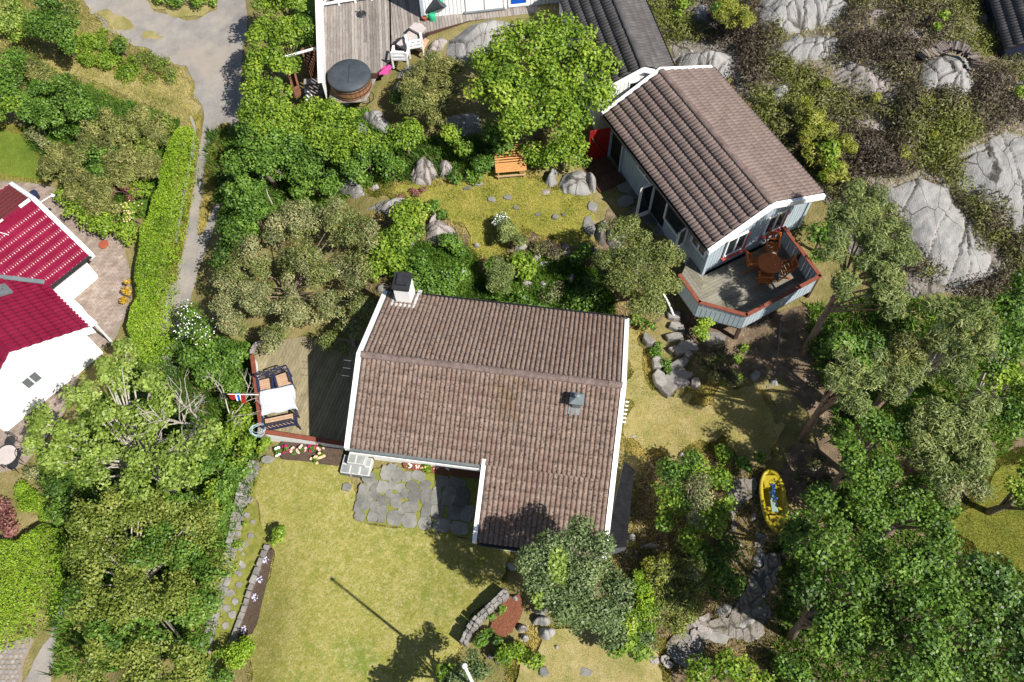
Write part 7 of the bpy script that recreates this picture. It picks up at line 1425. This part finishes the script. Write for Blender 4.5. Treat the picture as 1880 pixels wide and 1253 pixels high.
    plant('leafy_tree', 'blue-green large-leaved tree in the bottom right corner', T_, 'teal', 5.8, [(1790,1050,48),(1840,1080,54),(1790,1120,54),(1860,1150,54),(1800,1190,54),(1870,1220,50),(1890,1100,44),(1760,1230,40),(1820,1250,40)], limbs=18, mix=('dark', .3))
    plant('leafy_tree', 'dark tree behind the yellow boat', T_, 'dark', 3.2, [(1470,960,34),(1500,920,36),(1455,1000,30),(1530,960,34),(1480,1040,28)], limbs=10, mix=('broad', .4))
    plant('leafy_tree', 'bright leafy branch mass at the right edge beside the small lawn', T_, 'lime', 2.6, [(1875,900,30),(1890,860,30),(1900,940,24)], limbs=8)
    plant('leafy_bush', 'dark ivy-green undergrowth beneath the leaning pine', S_, 'dark', 1.2, [(1510,430,34),(1530,400,26),(1505,470,20)], limbs=5, mix=('broad', .4))
    plant('leafy_bush', 'shaded undergrowth at the foot of the pines', S_, 'dark', .8, [(1510,640,30),(1520,600,22),(1540,690,26),(1530,740,26),(1545,790,26)], limbs=5)
    plant('twiggy_shrub', 'reddish-brown bracken in the shade by the yellow boat', S_, 'heath', .5, [(1480,880,22),(1500,850,24),(1520,885,22)], limbs=14)
    # junipers on the hill
    plant('juniper', 'yellow-green juniper against the east side of the cabin roof, upper part', S_, 'juniper', 1.0, [(1490,215,28),(1475,195,20),(1510,240,26),(1480,250,22)], limbs=8)
    plant('juniper', 'yellow-green juniper against the east side of the cabin roof, lower part', S_, 'juniper', 1.2, [(1520,285,32),(1550,270,24),(1495,280,22),(1545,310,24),(1515,325,24)], limbs=8, mix=('lime', .2))
    plant('juniper', 'dark green juniper bush by the top boulder above the annexe', S_, 'juniper', 1.2, [(1340,30,36),(1330,5,26),(1365,40,24)], limbs=8, mix=('broad', .35))
    plant('young_tree', 'small light green sapling near the top right corner', S_, 'lime', .8, [(1730,30,14),(1725,45,10)], limbs=5)
    plant('leafy_bush', 'little bright bush at the top edge by the annexe', S_, 'lime', .7, [(1252,10,14),(1248,20,10)], limbs=4)
    for x, y, r, lab in ((1660,280,18,'small yellow-green sapling in the heather below the middle'),(1700,185,16,'yellowish sapling left of the rock dome'),(1752,190,9,'tiny fresh green plant below the rock dome'),(1870,170,18,'light green bush at the right edge beside the heather'),(1880,150,14,'bright bush at the right edge just above the other'),(1715,250,15,'pale yellow sapling in the lower heather'),(1510,155,16,'olive sapling in the heather right of the pale pointed boulder'),(1610,180,12,'small olive bush right of the pink ledge')):
        plant('sapling', lab, S_, 'juniper' if 'yellow' in lab or 'olive' in lab else 'lime', .4, [(x, y, r)], 'saplings scattered in the heather', limbs=5, size=.8)
vegetation()

# bare tree and fallen sticks
def branchy(name, label, base, first, lens, n, mt, r0, seed, spread=.5, cat='tree'):
    rng = np.random.default_rng(seed); t = thing(name, label, cat, base); mb = MB(); tw = MB()
    def grow(p, d, L, r, dep):
        q = p; pts = [p]; dd = d
        for k in range(3): dd = dd + rng.normal(size=3) * .12; dd /= np.linalg.norm(dd); q = q + dd * L / 3; pts.append(q)
        (mb if dep < 2 else tw).tube(pts, [r, r * .9, r * .75, r * .6], 6 if dep < 2 else 4, False)
        if dep < 4:
            for k in range(n[dep]):
                f = rng.uniform(.4, 1); s = pts[1] + (pts[3] - pts[1]) * f; nd = dd + rng.normal(size=3) * spread + np.array([0, 0, .08]); nd /= np.linalg.norm(nd); grow(s, nd, L * rng.uniform(.5, .8), r * .55, dep + 1)
    grow(np.array(base), first / np.linalg.norm(first), lens, r0, 0); mb.build('trunk', M[mt], t, smooth=True)
    if tw.V: tw.build('twigs', M[mt], t)
b0 = G(404, 818); tip = at(345, 705, 3.6)
branchy('bare_tree', 'pale leafless tree with forking bare branches beside the terrace', b0, tip - b0, 2.2, [4, 4, 3, 2], 'barkpale', .09, 5, .45)
b0 = G(414, 800); tip = at(440, 690, 3.0)
branchy('bare_tree', 'second slimmer leafless tree next to the pennant pole', b0, tip - b0, 1.3, [3, 3, 3, 2], 'barkpale', .05, 9, .5)
for (x, y), (x2, y2), lab, s in (((606, 340), (612, 308), 'bare pale stick standing by the steep boulder', 3), ((598, 335), (598, 312), 'short thick pale stump by the bare stick', 4), ((500, 375), (480, 355), 'pale forked dead branch above the dusty thicket', 6), ((575, 318), (568, 300), 'thin dead branch in the upper border', 8)):
    b0 = G(x, y, .1); branchy('dead_branch', lab, b0, at(x2, y2, b0[2] + .9) - b0, .9, [2, 2, 0, 0], 'barkpale', .035, s, .5, 'branch')
# white birch stem seen below the olive tree
mb = MB(); mb.tube([G(1238, 583, .1), G(1229, 560, .6), G(1218, 540, 1.2)], [.045, .04, .03], 7); o = mb.build('birch_stem', M['white'], smooth=True); tag(o, 'thin white birch stem at the edge of the olive tree by the deck', 'stem')

# clipped hedges
def hedge(name, label, outline, h, sp='hedge', dens=1.0, topvar=.06, size=1.0, prof=.45, group=None):
    rng = np.random.default_rng(sum(map(ord, label))); poly = np.array([G(x, y, h * .75)[:2] for x, y in outline]); c = poly.mean(0); base = np.array([*c, float(TL(*c))]); t = thing(name, label, 'hedge', base, group=group)
    lo, hi = poly.min(0), poly.max(0); area = (hi - lo).prod(); s = SP[sp]; n = int(area / (s['L'] * s['W'] * .5 * size**2) * 2.0 * dens); Q = rng.uniform(lo, hi, (n, 2)); wob = fbm(Q[:, 0] * 2, Q[:, 1] * 2, 3, 7) * .12
    sd = -psd(Q, poly) + wob; k = sd > 0; Q, sd = Q[k], sd[k]; n = len(Q); u = np.clip(sd / .55, 0, 1); top = h * (1 - (1 - u)**2)**prof + fbm(Q[:, 0] * 1.5, Q[:, 1] * 1.5, 4, 3) * topvar
    z = top * rng.uniform(.72, 1.0, n)**.5; P = np.column_stack([Q, TL(Q[:, 0], Q[:, 1]) + z])
    e = 1 - u; g = (c - Q); N = np.column_stack([rng.normal(size=(n, 2)) * .5, np.full(n, .8)]); tn = .5 + fbm(Q[:, 0] * 1.2, Q[:, 1] * 1.2, 3, 4) * .35 + rng.normal(0, .16, n)
    child('foliage', leaf_mesh('foliage', P - base, N + rng.normal(size=(n, 3)) * .35, sp, tn, size, rng), s['m'], t)
    return t
hedge('hedge', 'long clipped bright green hedge curving along the gravel road', [(300,262),(325,228),(348,224),(359,245),(355,285),(342,345),(330,410),(320,470),(312,530),(306,590),(300,640),(262,655),(232,640),(222,602),(240,545),(243,480),(250,420),(268,380),(284,330),(292,290)], 1.25, dens=1.15)
hedge('hedge', 'broad clipped green hedge at the bottom left above the cobbles', [(-40,985),(30,985),(70,955),(100,965),(108,1020),(105,1065),(85,1115),(50,1160),(0,1188),(-40,1195)], 1.2, dens=1.0)
hedge('hedge', 'short clipped hedge in shade between the roadside shrubs and the deck railing', [(546,20),(572,10),(576,80),(560,105),(545,80)], .8, 'broad')

# heather on the hill, one uncountable cover
def heather():
    rng = np.random.default_rng(33); poly = np.array([[1195,5],[1245,-45],[1925,-45],[1925,500],[1850,545],[1790,540],[1700,520],[1640,480],[1560,380],[1505,340],[1460,290],[1400,240],[1380,200],[1370,150],[1330,140],[1235,110],[1215,60]], float)
    C = []; R = []; K = []
    while len(C) < 1050:
        q = np.array([rng.uniform(1195, 1925), rng.uniform(-45, 545)])
        if not pip(q[None], poly)[0]: continue
        sd = min([psd(q[None], r)[0] for r in ROCKS[:17]]); 
        if sd < 14 and not (sd > 0 and rng.random() < .3): continue
        if vnoise(q[0] / 55, q[1] / 55, 4) > .82: continue
        p = G(*q); r = rng.uniform(.25, .72) ; C.append([p[0], p[1], p[2] + r * .25]); R.append(r); K.append(vnoise(p[0] * .45, p[1] * .45, 8))
    # the dark green strip between the two right-hand slabs
    for a, b, n in (((1765,335),(1885,515),60),((1660,290),(1750,320),26),((1600,470),(1660,560),26),((1820,330),(1900,480),30),((1690,498),(1745,482),10),((1768,468),(1790,456),6),((1400,60),(1440,66),12),((1480,15),(1490,20),3),((1440,195),(1470,165),8)):
        for k in range(n):
            f = rng.random(); q = np.array(a) + (np.array(b) - a) * f + rng.normal(0, 9, 2); p = G(*q); r = rng.uniform(.2, .42); C.append([p[0], p[1], p[2] + r * .25]); R.append(r); K.append(rng.uniform(.45, .8))
    C, R, K = np.array(C), np.array(R), np.array(K); m = len(C); n = 150000; w = R**2; idx = rng.choice(m, n, p=w / w.sum()); d = unit(rng.normal(size=(n, 3))); d[:, 2] = np.abs(d[:, 2]); q = rng.uniform(.3, 1.05, (n, 1))**.5; P = C[idx] + d * q * R[idx, None] * np.array([1, 1, .75])
    tn = (K[idx] - .5) * 2.6 + .45 + rng.normal(0, .2, n) + rng.normal(0, .12, m)[idx]; N = d * 1.1 + rng.normal(size=(n, 3)) * .45
    o = child('heather', leaf_mesh('heather', P, N, 'heath', tn, 1.0, rng), SP['heath']['m'], None); o['kind'] = 'stuff'
heather()

# grass, weeds and leaf litter
def grass(name, polys, n, sp, h, size, tlo, thi, seed, patch=.9, ext=.1):
    rng = np.random.default_rng(seed); PP = []
    for poly in polys:
        pw = np.array([q[:2] for q in Gs(poly)]); lo, hi = pw.min(0), pw.max(0); Q = rng.uniform(lo, hi, (n, 2)); k = psd(Q, pw) + fbm(Q[:, 0] * 2, Q[:, 1] * 2, 3, seed) * .3 < ext; PP.append(Q[k])
    Q = np.concatenate(PP); m = len(Q); z = TL(Q[:, 0], Q[:, 1]); hh = h * rng.uniform(.5, 1.4, m); a = rng.uniform(0, 2 * pi, m); wv = np.column_stack([np.cos(a), np.sin(a), 0 * a]) * size; lean = rng.normal(0, .5, (m, 2)) * hh[:, None]
    B0 = np.column_stack([Q, z + .02]); T = np.column_stack([Q + lean, z + .02 + hh]); V = np.stack([B0 - wv, B0 + wv, T], 1).reshape(-1, 3); tn = tlo + (thi - tlo) * np.clip(.5 + fbm(Q[:, 0] * patch, Q[:, 1] * patch, 3, seed + 2) * .9 + rng.normal(0, .22, m), 0, 1)
    o = child(name, np_mesh(name, V, np.arange(3 * m, dtype=np.int32).reshape(-1, 3), np.repeat(tn, 3)), SP[sp]['m'], None); o['kind'] = 'stuff'
grass('lawn_grass', [LAWN], 110000, 'grass', .05, .013, .1, 1.0, 1, 2.2, .02)
grass('garden_grass', [UPLAWN], 70000, 'grass', .08, .015, .0, .95, 2, 2.2)
grass('dry_grass', [EAST], 70000, 'grass', .07, .014, .1, 1.25, 3, 1.8, .25)
grass('patch_grass', [[(985,1150),(1080,1150),(1140,1180),(1215,1200),(1235,1290),(930,1290),(965,1205)]], 30000, 'grass', .08, .016, .2, 1.25, 13, 1.8, .4)
grass('right_grass', [RLAWN, [(-40,225),(40,250),(70,290),(100,335),(30,325),(-40,318)]], 44000, 'grass', .08, .016, .0, .55, 4, .9, .4)
grass('rough_grass', [[(0,0),(140,0),(240,85),(340,130),(352,160),(360,215),(300,230),(60,160),(0,120)], [(385,300),(412,232),(412,300),(366,430)], [(350,225),(370,215),(345,400),(318,520),(310,500)], [(640,560),(680,400),(790,380),(860,440),(900,480),(960,430),(1090,450),(1240,560),(1160,620),(1000,600),(760,580)], [(1180,840),(1400,830),(1420,1000),(1440,1280),(1000,1280),(1000,1180),(1100,1040)], [(1640,480),(1880,400),(1880,60),(1700,0),(1300,0),(1500,340)]], 26000, 'grass', .13, .014, .05, 1.1, 5)
grass('undergrowth', [[(380,250),(600,180),(760,260),(900,260),(1000,300),(740,330),(640,360),(420,480)], [(60,120),(330,230),(300,400),(180,400),(60,260)], [(300,620),(460,640),(480,840),(430,1000),(380,1200),(100,1240),(110,900),(60,860)], [(1480,560),(1880,560),(1880,800),(1720,920),(1740,1020),(1880,1060),(1880,1260),(1420,1260),(1440,980),(1560,880),(1530,760)], [(700,500),(745,450),(860,470),(880,510),(900,540),(960,480),(1060,490),(1110,520),(1130,590),(1000,590),(850,565),(770,545)]], 40000, 'broad', .22, .035, .1, .9, 6)

def loose_stones():
    rng = np.random.default_rng(12); V = []; PP = []
    for poly, n, a, b in ((HILL, 2600, .02, .09), ([(640,560),(680,400),(790,380),(860,440),(900,480),(960,430),(1090,450),(1240,560),(1160,620),(1000,600),(760,580)], 1100, .015, .07), ([(1180,840),(1400,830),(1420,1000),(1440,1280),(1000,1280),(1000,1180),(1100,1040)], 500, .015, .08), ([(1200,560),(1480,560),(1540,700),(1500,840),(1300,700)], 600, .015, .06)):
        pw = np.array([q[:2] for q in Gs(poly)]); Q = rng.uniform(pw.min(0), pw.max(0), (n, 2)); Q = Q[pip(Q, pw)]; r = a + (b - a) * rng.random(len(Q))**3; PP.append(np.column_stack([Q, r]))
    P = np.concatenate(PP); n = len(P); z = TL(P[:, 0], P[:, 1]) + .12 * 0; r = P[:, 2:3]; O = np.array([[1, 0, 0], [0, 1, 0], [-1, 0, 0], [0, -1, 0], [.15, .1, .75], [.5, -.4, .55]])
    th = rng.uniform(0, 2 * pi, n); c, s_ = np.cos(th)[:, None], np.sin(th)[:, None]; W = O[None] * rng.uniform(.55, 1.25, (n, 6, 3)); X = W[..., 0] * c - W[..., 1] * s_; Y = W[..., 0] * s_ + W[..., 1] * c
    V = np.stack([P[:, :1] + X * r, P[:, 1:2] + Y * r, z[:, None] + W[..., 2] * r + .02], 2).reshape(-1, 3); T = np.array([[0, 1, 4], [1, 2, 4], [2, 3, 4], [3, 5, 4], [5, 0, 4], [3, 0, 5]]); F = (np.arange(n)[:, None, None] * 6 + T[None]).reshape(-1, 3)
    o = child('loose_stones', np_mesh('loose_stones', V, F), M['loose'], None); o['kind'] = 'stuff'
loose_stones()

# flowers
def flowers():
    def bush(name, label, x, y, r, h, sp, fm, nf, fs, group=None, cat='flowers'):
        p = G(x, y); rng = np.random.default_rng(int(x * 7 + y)); base = np.array([p[0], p[1], float(TL(p[0], p[1]))]); t = thing(name, label, cat, base, group=group); n = int(500 * (r / .2)**2); d = unit(rng.normal(size=(n, 3))); d[:, 2] = abs(d[:, 2]); q = rng.uniform(.3, 1, (n, 1))**.5; P = d * q * np.array([r, r, h]) + (0, 0, .03)
        child('foliage', leaf_mesh('foliage', P, d + rng.normal(size=(n, 3)) * .5, sp, rng.normal(.5, .2, n), .55, rng), SP[sp]['m'], t)
        V = []; F = []
        for k in range(nf):
            e = unit(rng.normal(size=(1, 3)))[0]; e[2] = abs(e[2]) * .8 + .3; e /= np.linalg.norm(e); c = e * np.array([r, r, h]) * 1.02 + (0, 0, .04)
            for ring, (rr, zz) in enumerate(((fs, 0), (fs * .6, fs * .5))):
                o = len(V)
                for j in range(6): a = j * pi / 3 + ring * .5; V.append(c + np.array([cos(a) * rr, sin(a) * rr, zz + rng.uniform(-.2, .2) * fs]))
                V.append(c + (0, 0, zz - fs * .2)); F += [(o + j, o + (j + 1) % 6, o + 6) for j in range(6)]
        child('blossom', np_mesh('blossom', np.array(V), np.array(F)), M[fm], t); mb = MB()
        for k in range(4): a = k * 1.6; mb.tube([(0, 0, -.02), (r * .4 * cos(a), r * .4 * sin(a), h * .7)], .008, 4)
        mb.build('stem', M['bark'], t, local=True)
    for x, y, fm, lab in ((527,827,'flower_m','magenta rose bush at the left of the rose bed'),(541,832,'flower_p','pale pink rose bush next to the magenta one on the left'),(555,828,'flower_p','pale pink rose bush in the middle of the rose bed'),(575,826,'flower_m','magenta rose bush in the middle of the rose bed'),(588,823,'flower_p','pink rose bush nearest the terrace rail'),(590,838,'flower_y','peach rose bush at the right of the rose bed'),(580,846,'flower_y','small peach rose bush at the front right of the rose bed'),(512,832,'flower_w','single whitish bloom at the left corner of the rose bed')):
        bush('rose_bush', lab, x, y, .15, .24, 'broad', fm, 6, .055, 'rose bushes in the bed below the terrace')
    for x, y, lab in ((491,1028,'lilac flower cushion at the top of the bed'),(480,1064,'largest lilac flower cushion, second from the top'),(471,1098,'lilac flower cushion in the middle of the bed'),(450,1158,'lilac flower cushion at the lower end by the clipped bush')):
        bush('lilac_cushion', lab, x, y, .14, .10, 'rowan', 'flower_l', 34, .028, 'lilac cushions in the long flower bed')
    for x, y, lab in ((474,1076,'dark purple plant between the lilac cushions'),(456,1140,'dark purple plant near the lower lilac cushion')): bush('purple_plant', lab, x, y, .08, .08, 'redleaf', 'flower_m', 2, .02, 'dark purple plants in the flower bed')
    for x, y, fm, lab in ((752,857,'flower_w','white flowering plant in the mulch bed'),(767,859,'flower_p','pink flowering plant beside the white one'),(802,862,'flower_p','pink flowering plant at the shadow edge of the mulch bed'),(821,867,'flower_w','pale flowering plant in the shade of the mulch bed')): bush('bed_plant', lab, x, y, .10, .12, 'broad', fm, 9, .035, 'flowering plants under the patio eave')
    bush('bed_shrub', 'bright green leafy plant in the sunny end of the mulch bed', 784, 862, .22, .26, 'lime', 'flower_y', 3, .03, cat='plant')
    for t, c, z, r, fm, n in BL:
        rng = np.random.default_rng(3); V = []; F = []
        for k in range(n):
            e = unit(rng.normal(size=(1, 3)))[0]; e[2] = abs(e[2]); q = np.array([c[0], c[1], z]) + e * r * .8
            o = len(V)
            for j in range(6): a = j * pi / 3; V.append(q + np.array([cos(a) * .045, sin(a) * .045, rng.uniform(-.02, .02)]))
            V.append(q + (0, 0, .02)); F += [(o + j, o + (j + 1) % 6, o + 6) for j in range(6)]
        child('blossom', np_mesh('blossom', np.array(V) - BASE[t.name], np.array(F)), M[fm], t)
flowers()
print('leaves', LEAFCOUNT[0], 'tris', sum(len(o.data.loops) - 2 * len(o.data.polygons) for o in bpy.data.objects if o.type == 'MESH'), 'objects', len(bpy.data.objects))
